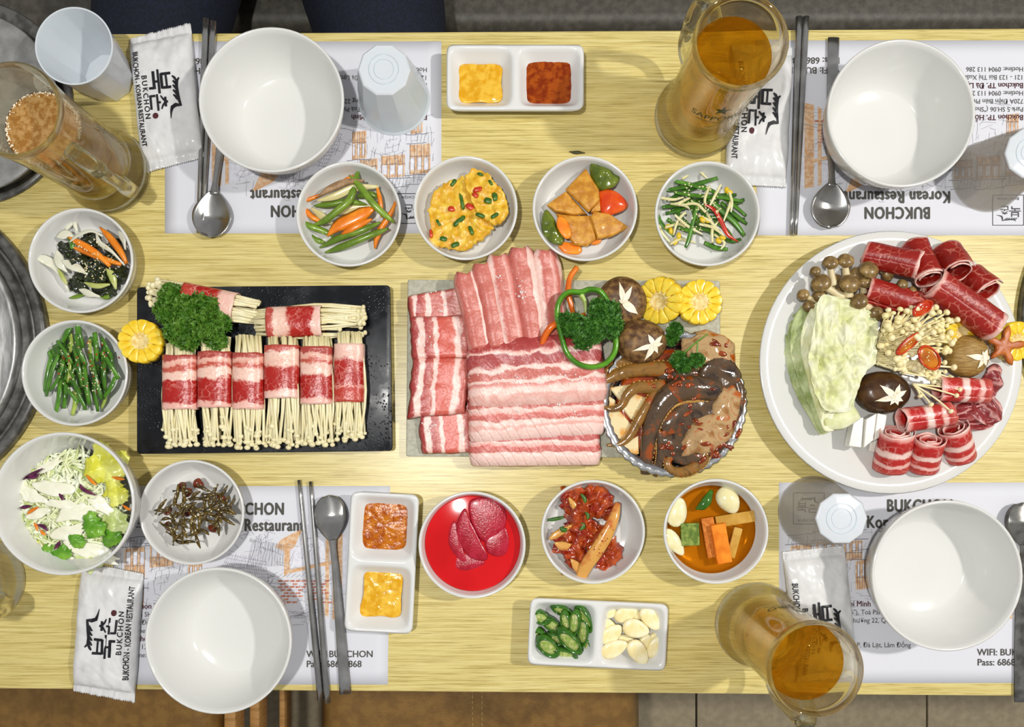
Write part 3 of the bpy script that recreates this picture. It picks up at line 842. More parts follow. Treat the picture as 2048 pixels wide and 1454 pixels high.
def slate_mat():
    m, nt, b = nodes('wet_black_slate'); L = nt.links
    tc = N(nt, 'ShaderNodeTexCoord')
    a = N(nt, 'ShaderNodeTexNoise', i_Scale=28.0, i_Detail=6.0, i_Roughness=.6); L.new(tc.outputs['Object'], a.inputs['Vector'])
    r = ramp(nt, [(.46, '#0e1015'), (.58, '#15181e'), (.68, '#2a2d32')]); L.new(a.outputs['Fac'], r.inputs[0]); L.new(r.outputs[0], b.inputs['Base Color'])
    rr = ramp(nt, [(.4, (.2, .2, .2, 1)), (.62, (.5, .5, .5, 1))]); L.new(a.outputs['Fac'], rr.inputs[0]); L.new(rr.outputs[0], b.inputs['Roughness'])
    v = N(nt, 'ShaderNodeTexVoronoi', i_Scale=330.0); L.new(tc.outputs['Object'], v.inputs['Vector'])
    v2 = ramp(nt, [(.0, (1, 1, 1, 1)), (.35, (0, 0, 0, 1))]); L.new(v.outputs['Distance'], v2.inputs[0])
    g = N(nt, 'ShaderNodeTexNoise', i_Scale=18.0); L.new(tc.outputs['Object'], g.inputs['Vector'])
    g2 = ramp(nt, [(.5, (0, 0, 0, 1)), (.62, (1, 1, 1, 1))]); L.new(g.outputs['Fac'], g2.inputs[0])
    mu = N(nt, 'ShaderNodeMath', operation='MULTIPLY'); L.new(v2.outputs[0], mu.inputs[0]); L.new(g2.outputs[0], mu.inputs[1])
    bp = N(nt, 'ShaderNodeBump', i_Strength=.8, i_Distance=.0012); L.new(mu.outputs[0], bp.inputs['Height']); L.new(bp.outputs[0], b.inputs['Normal'])
    return m
M['slate'] = slate_mat()
M['stone'] = pm('grey_green_stone', '#a4a390', '#b6b4a2', 260, rough=.5, bump=.25, bscale=700)
slab('slate_tray', [(273, 574), (780, 570), (785, 902), (273, 908)], 1.6, 1.55, M['slate'], 'black slate tray of beef wrapped enoki rolls', .45)
slab('stone_tray', [(815, 559), (1440, 561), (1443, 916), (812, 913)], 1.1, 1.05, M['stone'], 'grey stone tray of sliced pork, mushrooms and octopus', .25)

# cups
CUPO = [(2.35, 0.0), (2.5, .12), (2.95, 2.2), (3.35, 4.4), (3.62, 6.2), (3.8, 6.5), (3.8, 6.62)]
CUPI = [(3.66, 6.62), (3.55, 6.2), (3.22, 4.4), (2.85, 2.2), (2.38, .35), (.05, .3)]
M['cup_white'] = pm('milky_plastic', '#d0d5da', rough=.2, sss=.15, sssr=.01)
M['cup_clear'] = glassy('hazy_clear_plastic', '#eceae6', .86, 1.25, .03, .24, '#e6e4e0')
def oct_facet(r, z, a, n=10):
    if z > 5.0: return r
    k = 1 if z < 4.5 else (5.0 - z) / .5
    s = 2 * math.pi / n; b = (a % s) - s / 2
    return r * lerp(1, math.cos(s / 2) / math.cos(b) * 1.03, k)
def facet_edges(o):
    e = o.modifiers.new('facets', 'EDGE_SPLIT'); e.split_angle = .35; e.use_edge_sharp = False
def cup(px, py, inverted, label, clear, zref=6.6):
    o = P(px, py, zref); c = Vector((o.x, o.y, 0))
    g = empty('drinking_cup', c, label, 'cup', 'octagonal plastic drinking cups')
    prof = [(.05, 0.02)] + CUPO + CUPI
    if inverted: prof2 = [(r, 6.64 - z) for r, z in prof]
    else: prof2 = prof
    f = (lambda r, z, a: oct_facet(r, 6.64 - z, a)) if inverted else oct_facet
    if clear:
        body = prof[2:-1]; base = [(.05, .0), (2.3, .0), (2.46, .08), (2.46, .35), (.05, .35)]
        if inverted: body = [(r, 6.64 - z) for r, z in body]; base = [(r, 6.64 - z) for r, z in base]
        facet_edges(obj('cup_wall', MB().ring(body, 80, c, facet=f), M['cup_clear'], g))
        cb = obj('cup_base', MB().lathe(base, 80, c, facet=f), M['cup_white'], g)
    else:
        facet_edges(obj('cup_wall', MB().lathe(prof2, 80, c, facet=f), M['cup_white'], g))
    if inverted:
        mb = MB().ring([(1.5, 6.63), (1.5, 6.68), (1.42, 6.68), (1.42, 6.63)], 40, c).ring([(1.0, 6.63), (1.0, 6.67), (.94, 6.67), (.94, 6.63)], 40, c)
        obj('base_mould_ring', mb, M['cup_white'], g)
cup(148, 92, False, 'upright white plastic cup beside the upper left beer mug', False)
cup(768, 139, True, 'upside down white plastic cup between bowl and sauce tray', False)
cup(2062, 306, True, 'upside down clear cup cut by the right edge of the photo', True)
cup(1683, 1037, True, 'upside down clear cup above the lower right wipe packet', True)

# cutlery
def chopstick(a, b, label, za=.42, zb=.36):
    p, q = P(*a, za), P(*b, zb)
    mb = MB().tube([p, q], [.36, .34, .3, .24, .2], [.3, .28, .26, .2, .17], n=12, seg=14)
    return obj('chopstick', mb, M['cutlery'], label=label, cat='chopstick', group='steel chopsticks')
chopstick((412, 38), (396, 466), 'steel chopstick left of its pair beside the upper left bowl')
chopstick((427, 43), (404, 470), 'steel chopstick right of its pair beside the upper left bowl')
chopstick((1598, 34), (1582, 469), 'steel chopstick left of its pair at the upper right')
chopstick((1612, 34), (1591, 470), 'steel chopstick right of its pair at the upper right')
chopstick((641, 1399), (598, 960), 'steel chopstick left of its pair at the lower left')
chopstick((655, 1405), (621, 963), 'steel chopstick right of its pair at the lower left')
def spoon(tip, neck, end, label, w=2.05, z0=.05, convex=False, mat='cutlery'):
    t, k, e = P(*tip, 0), P(*neck, 0), P(*end, 0)
    ax = (k - t); L = ax.length; ax.normalize(); sd = Vector((-ax.y, ax.x, 0))
    s = empty('soup_spoon', (t + k) / 2, label, 'spoon', 'steel soup spoons')
    def bowl(u, v):
        a = u * L; x = (v * 2 - 1)
        hw = w * math.sqrt(max(0, 1 - ((u - .46) / .46) ** 2)) if u < .46 else lerp(.4, w, max(0, math.cos((u - .46) / .54 * math.pi / 2)) ** .9)
        d = (1 - x * x) * (1 - abs(u - .45) * 1.6 if abs(u - .45) < .6 else 0)
        z = z0 + .75 + (.62 * max(0, d)) * (1 if convex else -1) + .12
        return t + ax * a + sd * (x * hw) + V(0, 0, z)
    obj('spoon_bowl', MB().grid(22, 12, bowl, .09), M[mat], s)
    path = [t + ax * (L * .93) + V(0, 0, z0 + .8), k + ax * 1.2 + V(0, 0, z0 + .62), k.lerp(e, .25) + V(0, 0, z0 + .3), k.lerp(e, .6) + V(0, 0, z0 + .2), e + V(0, 0, z0 + .25)]
    obj('spoon_handle', MB().tube(path, [.45, .33, .36, .48, .58, .62], [.14, .16, .12, .1, .1], n=10, seg=22), M[mat], s)
spoon((426, 478), (434, 388), (462, 96), 'steel soup spoon beside the upper left chopsticks')
spoon((1652, 459), (1657, 372), (1665, 78), 'steel soup spoon left of the upper right bowl')
spoon((662, 988), (668, 1078), (692, 1386), 'steel soup spoon beside the lower sauce tray', 1.75, .05, True, 'cutlery')
spoon((2034, 1003), (2036, 1088), (2036, 1402), 'steel soup spoon at the lower right edge', 1.9, .05, True, 'steel_dark')

# ------------------------------------------------------------------ beer mugs
M['glass'] = glassy('clear_thick_glass', '#fdfcf2', .25, 1.45)
M['beer'] = glassy('amber_beer', '#fde283', .68, 1.33)
M['foam'] = pm('beer_foam', '#9e6a26', '#c49a5e', 240, rough=.5, bump=.4, bscale=900, alpha=.8)
M['bubble'] = pm('white_foam_bubble', '#e6dcc6', rough=.25)
M['logo_green'] = pm('dark_green_print', '#43481f', rough=.5)
MUGO = [(.05, .05), (4.2, 0.05), (4.42, .2), (4.5, .8), (4.3, 1.5), (3.86, 2.3), (3.74, 3.4), (3.74, 9), (3.86, 12.5), (4.05, 14.6), (4.14, 15.2), (4.08, 15.45)]
MUGI = [(3.92, 15.5), (3.76, 15.3), (3.68, 14.4), (3.5, 12.5), (3.36, 9), (3.3, 3.6), (3.1, 2.6), (2.4, 2.0), (.05, 1.9)]
def inner_r(z):
    for (r0, z0), (r1, z1) in zip(MUGI, MUGI[1:]):
        if z1 <= z <= z0: return lerp(r1, r0, (z - z1) / (z0 - z1 + 1e-9))
    return .1
def mug(px, py, level, az, label, blabel, foam, word, textaz):
    o = P(px, py); c = Vector((o.x, o.y, .0))
    g = empty('beer_mug', c, label, 'mug', 'glass beer mugs')
    obj('glass_body', MB().lathe(MUGO + MUGI, 72, c), M['glass'], g)
    d = V(math.cos(az), math.sin(az), 0)
    path = [c + d * r + V(0, 0, z) for r, z in ((3.7, 12.3), (4.9, 12.5), (6.0, 12.0), (6.35, 10.8), (6.3, 7.5), (6.1, 5.2), (5.4, 4.0), (4.4, 3.7), (3.7, 3.9))]
    obj('handle', MB().tube(path, .78, .5, n=12, seg=34), M['glass'], g)
    mb = MB()
    vs, fs = text(word, 1.15, .012, 1.05, 'CENTER')
    def wrap(u, v, z0):
        a = textaz + u / 3.8; return c + V(3.79 * math.cos(a), 3.79 * math.sin(a), z0 + v)
    put(mb, [(vs, fs)], lambda u, v: wrap(u, v, 8.2))
    vs, fs = text('DRAFT BEER', .3, .004, 1.1, 'CENTER', 1.1); put(mb, [(vs, fs)], lambda u, v: wrap(u, v, 7.6)) if False else None
    st = []
    for k in range(10):
        r = .85 if k % 2 == 0 else .36; a = math.pi / 2 + k * math.pi / 5; st.append(Vector((r * math.cos(a), r * math.sin(a))))
    put(mb, [([Vector((0, 0))] + st, [(0, 1 + k, 1 + (k + 1) % 10) for k in range(10)])], lambda u, v: wrap(u, v, 10.3))
    put(mb, [stroke([(-1.9 + .2 * k, 7.7 - 7.7) for k in range(20)], .1)], lambda u, v: wrap(u, v, 7.85))
    obj('printed_lettering', mb, M['logo_green'], g, flat=True)
    # the beer inside
    prof = [(.05, 1.94)]
    zs = [2.02, 2.4, 2.8, 3.6, 5, 7, 9, 10.5]
    for z in [q for q in zs if q < level - .4] + [level]: prof.append((inner_r(z) - .02, z))
    prof.append((.05, level))
    b = empty('beer', c + V(0, 0, 1.94), blabel, 'beer', 'amber beers in the mugs')
    obj('liquid', MB().lathe(prof, 64, c), M['beer'], b)
    if foam:
        r = inner_r(level)
        mb = MB().disc([c + V((r - .06) * math.cos(k / 24 * 6.283), (r - .06) * math.sin(k / 24 * 6.283), level + .01) for k in range(24)], .12, n=40, rings=7, dome=.12, bump=.12, bs=2.2)
        obj('foam_head', mb, M['foam'], b)
    if True:
        r = inner_r(level); mb = MB()
        for k in range(260 if foam else 26):
            a = R.uniform(0, 6.283); rr = r - .14 - abs(R.gauss(0, .16)) * (1 if foam else 0)
            mb.ball(c + V(rr * math.cos(a), rr * math.sin(a), level + (.14 if foam else .02)), R.uniform(.04, .1), nu=8, nv=6)
        obj('bubbles', mb, M['bubble'] if foam else M['glass'], b, kind='stuff')
rad = math.radians
mug(219, 346, 11.3, rad(-36), 'glass beer mug with foam at the upper left, handle toward the bowls', 'amber beer with brownish foam in the upper left mug', True, 'SAPPORO', rad(150))
mug(1391, 236, 12.9, rad(112), 'tall glass beer mug at the upper right, rim over the booth edge', 'amber beer in the upper right mug', False, 'SAPPORO', rad(-92))
mug(1511, 1247, 12.9, rad(-84), 'glass beer mug at the lower right, rim past the table edge', 'amber beer in the lower right mug', False, 'SAPPORO', rad(78))
mug(-30, 1158, 11.5, rad(-18), 'glass beer mug mostly cut off at the lower left edge', 'amber beer in the cut off lower left mug', True, 'SAPPORO', rad(160))

# ------------------------------------------------------------------ wet wipe packets
M['film'] = pm('white_plastic_film', '#d2d2d2', '#dcdcdc', 60, rough=.2, coat=.4, bump=.35, bscale=90)
M['film_edge'] = M['film']
def packet(cx, cy, dirpx, label, L=14.0, Wd=6.3, logo=(0, 0), seed=0.0, skew=0.0):
    c = P(cx, cy, 1.0); c.z = .06
    u = Vector((dirpx[0], -dirpx[1], 0)).normalized(); v = Vector((-u.y, u.x, 0))
    g = empty('wipe_packet', c, label, 'packet', 'white wet wipe packets')
    def hgt(a, b):
        """a along -1..1, b across -1..1"""
        e = max(0, 1 - abs(a / .88) ** 6) * max(0, 1 - abs(b) ** 7)
        x, y = a * L / 2, b * Wd / 2
        w = .13 * nz(x * .55 + seed, y * 1.1, seed) - .26 * max(0, .22 - abs(nz(x * .5 + seed, y * .35 + seed, 2))) - .22 * max(0, .16 - abs(nz(x * .8 - y * .6 + seed, y * .5, 5))) * (1 if abs(a) > .35 else .3)
        endw = .16 * nz(x * .8, y * 2.6 + seed, 9) * max(0, (abs(a) - .7) / .3)
        return .12 + 1.0 * e ** .6 + w * (.3 + e) + endw + .2
    def pos(a, b, dz=0):
        w = Wd / 2 * (1 + .02 * nz(a * 3 + seed, 4)) * (1 - .03 * max(0, abs(a) - .8) / .2)
        return c + u * (a * L / 2 + skew * b * max(0, abs(a) - .7) / .3) + v * (b * w) + V(0, 0, hgt(a, b) + dz)
    NU, NV = 72, 56
    def fn(s, t):
        a, b = s * 2 - 1, t * 2 - 1
        p = pos(a, b)
        if abs(a) > .985: p = p + u * (math.copysign(.07, a) * (1 if round(t * NV) % 2 else -1))
        return p
    obj('film_wrap', MB().grid(NU, NV, fn, lambda s, t: max(.05, (hgt(s * 2 - 1, t * 2 - 1) - .12) * .9)), M['film'], g)
    mb = MB()
    def top(x, y):
        a, b = (x + logo[0]) / (L / 2), (y + logo[1]) / (Wd / 2)
        return pos(a, b, .06)
    put(mb, logo_shapes(.0152, 1.4), top)
    vs, fs = text('BUKCHON', .78, .024, 1.0, 'CENTER', 1.32); put(mb, [(vs, fs)], lambda x, y: top(x, y - 2.03))
    obj('logo_print', mb, M['ink_black'], g, flat=True)
    mb = MB(); mb2 = [(.0, .0)]
    vs = [Vector((2.05 + .33 * math.cos(k * .5236), -.95 + .3 * math.sin(k * .5236))) for k in range(12)]
    put(mb, [(vs, [tuple(range(12))])], top)
    obj('seal_print', mb, M['ink_red'], g, flat=True)
    mb = MB()
    vs, fs = text('BUKCHON - KOREAN RESTAURANT', .8, .03, .76, 'CENTER'); put(mb, [(vs, fs)], lambda x, y: top(x, y - 2.82))
    obj('name_print', mb, M['ink_black'], g, flat=True)
    # crimped ends
    for sgn in (-1, 1):
        mb = MB()
        for k in range(5):
            a = sgn * (.89 + .02 * k)
            mb.tube([pos(a, b / 12 - 1 if False else -0.94 + 1.88 * b / 20, .01) for b in range(21)], .035, n=5)
        obj('crimp', mb, M['film'], g)
packet(328, 190, (.10, .995), 'white wipe packet with black logo beside the upright cup', 14.3, 6.7, (.25, .05), 1.0, -.5)
packet(1521, 226, (-.05, .998), 'white wipe packet partly hidden behind the upper right beer mug', 14.8, 6.6, (.0, .0), 4.0)
packet(210, 1268, (.07, -.998), 'white wipe packet over the table edge at the lower left', 13.7, 6.7, (.3, -.0), 7.0, .4)
packet(1645, 1232, (.10, .995), 'white wipe packet partly under the lower right beer mug', 14.0, 6.7, (1.2, -.1), 11.0)

# ------------------------------------------------------------------ sauces and small tray contents
M['gochu'] = pm('red_brown_chili_sauce', '#7a2804', '#a04a0e', 160, rough=.16, bump=.5, bscale=330, spec=.35)
M['orange_sauce'] = pm('orange_chili_sauce', '#9c4604', '#be6e14', 160, rough=.16, bump=.5, bscale=330, spec=.35)
M['mustard'] = pm('yellow_mustard_sauce', '#d59a14', '#e6b83e', 150, rough=.12, bump=.5, bscale=300)
def sauce(pts, z, mat, name, label, seed):
    mb = MB().disc([P(x, y, z) for x, y in pts], .2, n=48, rings=10, dome=.08, bump=.1, bs=1.8, seed=seed, jag=.03)
    obj(name, mb, M[mat], label=label, cat='sauce', group='dipping sauces')
sauce([(920, 132), (960, 130), (1001, 132), (1003, 165), (1002, 203), (960, 206), (920, 205), (919, 165)], .85, 'mustard', 'mustard_sauce', 'yellow mustard sauce in the upper sauce tray', 0)
sauce([(1052, 124), (1095, 119), (1138, 124), (1144, 165), (1138, 207), (1095, 212), (1053, 206), (1047, 165)], .85, 'gochu', 'chili_sauce', 'red brown chili sauce in the upper sauce tray', 3)
sauce([(726, 1006), (770, 1001), (814, 1008), (819, 1055), (812, 1096), (768, 1102), (728, 1096), (722, 1050)], .85, 'orange_sauce', 'chili_sauce', 'orange chili sauce in the lower sauce tray', 6)
sauce([(732, 1143), (768, 1144), (804, 1145), (803, 1190), (799, 1232), (760, 1231), (721, 1230), (727, 1188)], .85, 'mustard', 'mustard_sauce', 'yellow mustard sauce in the lower sauce tray', 9)

q7 = crop(820, 930, 2048 / 740)
M['chili_skin'] = pm('dark_green_chili_skin', '#2c5a16', '#3c701c', 80, rough=.16, coat=.4)
M['chili_flesh'] = pm('pale_chili_flesh', '#8aa348', '#b9c07a', 200, rough=.3, bump=.3)
M['chili_seed'] = pm('chili_seed', '#d8cf9a', rough=.4)
CH = []
def chili(x, y, ang, rx, ry, z, tilt=.3):
    c = q7(x, y, z); rot = Matrix.Rotation(-rad(ang), 3, 'Z') @ Matrix.Rotation(tilt, 3, 'X')
    k = (H - z) / F / 2.767; rx *= k; ry *= k
    g = empty('chili_slice', c, '-', 'chili', 'sliced green chilies')
    n = 20; prof = [(1, -.32), (1.02, 0), (1, .32), (.84, .33), (.8, 0), (.84, -.33)]
    vs = []; fs = []
    for r, zz in prof:
        for j in range(n):
            a = j / n * 6.2832; vs.append(c + rot @ V(rx * r * math.cos(a) + zz * .7, ry * r * math.sin(a), zz))
    for i in range(6):
        for j in range(n): fs.append((i * n + j, i * n + (j + 1) % n, ((i + 1) % 6) * n + (j + 1) % n, ((i + 1) % 6) * n + j))
    obj('chili_ring', MB().add(vs, fs), M['chili_skin'], g)
    mb = MB().ball(c, (rx * .83, ry * .83, .24), rot, 14, 8, .15, 3)
    fl_ = obj('chili_core', mb, M['chili_flesh'], g)
    mb = MB()
    for k2 in range(4): mb.ball(c + rot @ V(rx * R.uniform(-.45, .45), ry * R.uniform(-.35, .35), .22), (.1, .07, .05), rot, 8, 6)
    obj('chili_seeds', mb, M['chili_seed'], fl_, kind='stuff')
    CH.append(g)
for a in [(720, 840, 20, 52, 38, 1.5), (780, 880, 30, 60, 36, 1.3), (835, 800, 20, 62, 30, 1.5, .5), (860, 860, 80, 60, 28, 1.9, .4), (910, 870, 100, 72, 34, 1.9, .4), (960, 840, 60, 84, 36, 1.6, .6), (960, 920, 95, 80, 32, 1.5, .5),
          (720, 960, 60, 62, 40, 1.4), (760, 1000, 40, 70, 48, 1.9, .3), (880, 970, 45, 88, 44, 2.1, .4), (840, 1040, 10, 80, 32, 1.6, .5), (800, 1068, 8, 80, 28, 1.1, .6), (985, 1010, 80, 60, 28, 1.2, .6), (800, 960, 10, 50, 34, 1.4)]: chili(*a)
rank(CH, 'green chili slice, # in the white tray', 'chili', 'sliced green chilies')
M['garlic'] = pm('peeled_garlic', '#eedcA0'.lower(), '#f5ebc4', 90, rough=.25, sss=.15, coat=.15)
GA = []
def garlic(x, y, ang, rx, ry, z, th=.3, fn=q7, k0=2.767, tilt=(0, 0)):
    k = (H - z) / F / k0; c = fn(x, y, z); a0 = -rad(ang); pts = []
    for j in range(10):
        a = j / 10 * 6.2832; sx = rx * k * math.cos(a); sy = ry * k * math.sin(a) * (1 - .22 * math.cos(a))
        pts.append(c + V(sx * math.cos(a0) - sy * math.sin(a0), sx * math.sin(a0) + sy * math.cos(a0), 0))
    o = obj('garlic_slice', MB().disc(pts, th, n=24, rings=4, dome=.12, tilt=tilt), M['garlic'], label='-', cat='garlic', group='sliced garlic')
    GA.append(o)
for a in [(1100, 812, 15, 48, 36, 1.0), (1195, 825, -20, 68, 42, 1.25), (1328, 850, 55, 76, 44, 1.4), (1095, 890, 10, 45, 40, 1.1), (1250, 905, 15, 76, 52, 1.7), (1115, 935, -40, 72, 46, 1.45), (1300, 985, -70, 55, 40, 1.1), (1345, 1005, -65, 66, 34, 1.3),
          (1130, 1015, -25, 80, 46, 1.75), (1262, 1035, 55, 78, 50, 1.7), (1250, 830, 10, 45, 30, .9), (1190, 975, 0, 50, 40, 1.0), (1360, 960, 40, 40, 28, 1.0)]: garlic(*a)
rank(GA, 'pale garlic slice, # in the white tray', 'garlic', 'sliced garlic')

# ------------------------------------------------------------------ side dishes: food
def strip(name, pts, w, h, mat, n=8, seg=12, twist=0, **kw):
    return obj(name, MB().tube(pts, w, h, n=n, seg=seg, twist=twist), M[mat], **kw)
def scatter(name, mat, centre, rad_, count, zf, size, label, cat, seed=1, squash=.6, inside=None, group=None, parent=None):
    """loose sesame, flakes and crumbs: too many to pick apart"""
    rr = random.Random(seed); mb = MB(); dz = dropper()
    for k in range(count):
        for _ in range(20):
            a = rr.uniform(0, 6.283); d = rad_ * math.sqrt(rr.random())
            p = centre + V(d * math.cos(a), d * math.sin(a) , 0)
            if inside is None or inside(p): break
        p.z = dz(p.x, p.y, zf(p)) + size * .25
        s = size * rr.uniform(.7, 1.2)
        mb.ball(p, (s, s * .62, s * squash * .6), Matrix.Rotation(rr.uniform(0, 6.28), 3, 'Z') @ Matrix.Rotation(rr.uniform(-.6, .6), 3, 'X'), 6, 4)
    return obj(name, mb, M[mat], parent, label, cat, group, 'stuff')
M['bean'] = pm('cooked_green_bean', '#5f7d1e', '#7d9a30', 60, rough=.28, bump=.2, bscale=160, coat=.2, vary=.15)
M['carrot'] = pm('orange_carrot', '#d9720f', '#ea8c22', 90, rough=.3, bump=.15, coat=.15, vary=.1)
M['onion'] = pm('translucent_onion', '#c9bd84', '#d8cfa0', 60, rough=.25, sss=.1, vary=.1)
M['brown_meat'] = pm('brown_cooked_meat', '#8a6a48', '#a98862', 160, rough=.5, bump=.5)
q2 = crop(380, 0, 2.967)
def bez(q, pts, z): return [q(x, y, z if not isinstance(z, (list, tuple)) else ip(z, i / (len(pts) - 1))) for i, (x, y) in enumerate(pts)]
B = []
for pts, z, w in (([(945, 1040), (1010, 1110), (1080, 1200), (1150, 1270), (1215, 1322)], [2.4, 2.6, 2.6, 2.3, 1.9], .34),
               ([(1000, 1012), (985, 1060), (950, 1180), (880, 1245), (800, 1310), (730, 1335)], [1.9, 2.0, 2.3, 2.2, 1.9, 1.6], .38),
               ([(650, 1312), (720, 1345), (790, 1370), (850, 1400)], [1.7, 1.6, 1.4, 1.3], .33),
               ([(770, 1470), (900, 1405), (1010, 1370), (1130, 1318)], [1.3, 1.9, 2.2, 2.1], .36),
               ([(800, 1500), (940, 1450), (1060, 1400), (1180, 1355)], [1.2, 1.7, 1.9, 1.7], .36),
               ([(735, 1222), (840, 1210), (940, 1195), (1050, 1215)], [1.5, 1.6, 1.6, 1.4], .34),
               ([(990, 1170), (1060, 1150), (1130, 1175)], [1.4, 1.4, 1.3], .32),
               ([(690, 1385), (740, 1420), (800, 1440)], [1.1, 1.1, 1.0], .3)):
    B.append(strip('green_bean', bez(q2, pts, z), [.08, w, w * 1.05, w, w * .95, .1], [.06, w * .8, w * .85, w * .8, w * .8, .08], 'bean', 10, 18))
rank(B, 'cooked green bean, # in the bean and carrot dish', 'green bean', 'green beans in the carrot dish')
B = []
for pts, z, w, h in (([(660, 1200), (720, 1178), (790, 1150)], 2.0, .22, .2), ([(660, 1205), (715, 1280), (790, 1325)], [1.7, 1.6, 1.4], .3, .22),
                  ([(815, 1402), (870, 1345), (960, 1300), (1050, 1255), (1100, 1235)], [2.1, 2.3, 2.4, 2.4, 2.2], .72, .22), ([(1108, 1105), (1128, 1190), (1138, 1290)], [1.9, 1.9, 1.6], .26, .22),
                  ([(1222, 1190), (1190, 1270), (1135, 1350), (1105, 1420), (1098, 1475)], [2.1, 1.9, 1.6, 1.4, 1.2], .34, .2), ([(890, 1085), (945, 1060), (985, 1042)], 1.7, .26, .22), ([(900, 1390), (980, 1345), (1080, 1300)], [2.2, 2.4, 2.3], .42, .2)):
    B.append(strip('carrot_strip', bez(q2, pts, z), [.1, w, w, .12], [h * .7, h, h, h * .7], 'carrot', 6, 10))
rank(B, 'orange carrot strip, # in the bean and carrot dish', 'carrot', 'carrot strips in the bean dish')
B = []
for pts, z, w in (([(755, 1192), (860, 1165), (980, 1115), (1120, 1108)], [2.2, 2.3, 2.3, 2.0], .42), ([(720, 1235), (790, 1290), (850, 1330)], [1.6, 1.5, 1.3], .45), ([(870, 1270), (960, 1240), (1080, 1225)], 1.3, .4)):
    B.append(strip('onion_slice', bez(q2, pts, z), [.12, w, w, .15], .1, 'onion', 8, 12, twist=.4))
rank(B, 'translucent onion slice, # in the bean and carrot dish', 'onion', 'onion slices in the bean dish')
strip('meat_strip', bez(q2, [(765, 1165), (830, 1120), (930, 1080), (1035, 1072)], [2.5, 2.6, 2.6, 2.4]), [.1, .35, .4, .3, .1], .2, 'brown_meat', label='brown cooked meat strip on top of the bean dish', cat='meat')

# egg omelette
q3 = crop(860, 0, 2.967)
M['egg'] = pm('yellow_omelette', '#d29a14', '#e4bd3e', 120, rough=.35, bump=.7, bscale=260, coat=.15, detail=5)
M['herb'] = pm('chopped_green_onion', '#2f5a14', '#4c7420', 150, rough=.35)
M['red_bit'] = pm('red_pepper_bit', '#b8301a', '#cf4a24', 150, rough=.3)
def omelette(pts, z, label, bits, seed, tilt):
    g = None
    o = obj('omelette_slice', MB().disc([q3(x, y, z) for x, y in pts], .75, n=80, rings=12, dome=.12, bump=.42, bs=1.7, seed=seed, tilt=tilt, jag=.09), M['egg'], label=label, cat='omelette', group='omelette slices')
    for x, y, a, l, w, m in bits:
        c = q3(x, y, z + .9); d = c - o.location * 100
        c.z += d.x * tilt[0] + d.y * tilt[1] + .03
        rt = Matrix.Rotation(-rad(a), 3, 'Z')
        out = [c + rt @ V(sx * l / 2, sy * w / 2, 0) for sx, sy in ((-1.15, -.8), (.2, -1), (1, -.6), (.9, .8), (-.2, 1), (-1, .7))]
        obj('herb_bit' if m == 'herb' else 'pepper_bit', MB().disc(out, .1, n=12, rings=2, dome=.05), M[m], o)
omelette([(20, 1165), (75, 1110), (150, 1075), (215, 1075), (290, 1150), (330, 1250), (380, 1345), (360, 1385), (300, 1432), (235, 1480), (140, 1492), (60, 1472), (5, 1452), (0, 1330), (-5, 1245)], 1.15,
         'yellow egg omelette slice at the left of its dish', [(140, 1085, -50, .75, .45, 'herb'), (130, 1240, 10, .7, .55, 'red_bit'), (190, 1200, 80, 1.6, .35, 'herb'), (175, 1310, -40, 1.4, .5, 'herb'), (80, 1415, 15, .7, .5, 'herb'), (245, 1370, 70, .9, .4, 'herb'), (5, 1385, 85, .8, .35, 'red_bit'), (150, 1450, -20, .8, .5, 'herb'), (50, 1320, 60, .7, .3, 'herb'), (240, 1230, 30, .9, .6, 'red_bit')], 0, (.06, .04))
omelette([(205, 1080), (240, 1022), (290, 1012), (350, 1048), (385, 1092), (425, 1132), (462, 1220), (455, 1300), (405, 1345), (350, 1330), (290, 1280), (240, 1190)], 1.75,
         'yellow egg omelette slice at the upper right of its dish', [(300, 1035, 20, .6, .3, 'herb'), (285, 1125, -10, .9, .5, 'red_bit'), (385, 1170, 85, .8, .55, 'herb'), (345, 1192, 20, .7, .6, 'herb'), (270, 1160, 40, .6, .5, 'red_bit'), (300, 1280, 20, .9, .4, 'herb'), (385, 1280, -30, .8, .4, 'herb'), (360, 1085, 60, .6, .3, 'herb')], 5, (-.05, -.02))

# fried tofu with peppers
M['tofu_fried'] = pm('golden_fried_tofu', '#b8781c', '#d39a38', 130, rough=.42, bump=.5, bscale=420, coat=.1, detail=5)
M['pep_green'] = pm('cooked_green_pepper', '#4c5c14', '#6c7a22', 90, rough=.2, bump=.35, bscale=200, coat=.4)
M['pep_red'] = pm('red_orange_pepper', '#cf3d0c', '#df5a18', 60, rough=.2, coat=.35)
T = []
for pts, z, th, tilt in (([(922, 1000), (1000, 1135), (1005, 1200), (938, 1270), (800, 1125)], 1.9, .6, (.12, -.08)), ([(688, 1222), (805, 1140), (930, 1275), (850, 1285), (735, 1262)], 1.35, .6, (0, 0)),
                      ([(965, 1262), (1060, 1275), (1185, 1352), (1070, 1412), (990, 1425), (945, 1300)], 1.5, .6, (-.1, .05)), ([(742, 1268), (850, 1285), (960, 1285), (985, 1425), (930, 1470), (850, 1460), (800, 1380)], 1.2, .6, (.05, 0)),
                      ([(1000, 1130), (1010, 1260), (950, 1270)], 1.5, .5, (0, 0))):
    T.append(obj('fried_tofu', MB().disc([q3(x, y, z) for x, y in pts], th, n=30, rings=5, dome=.1, bump=.12, bs=2, sharp=True, tilt=tilt), M['tofu_fried'], bevel=.08))
rank(T, 'golden fried tofu piece, # in the tofu and pepper dish', 'tofu', 'fried tofu triangles')
T = []
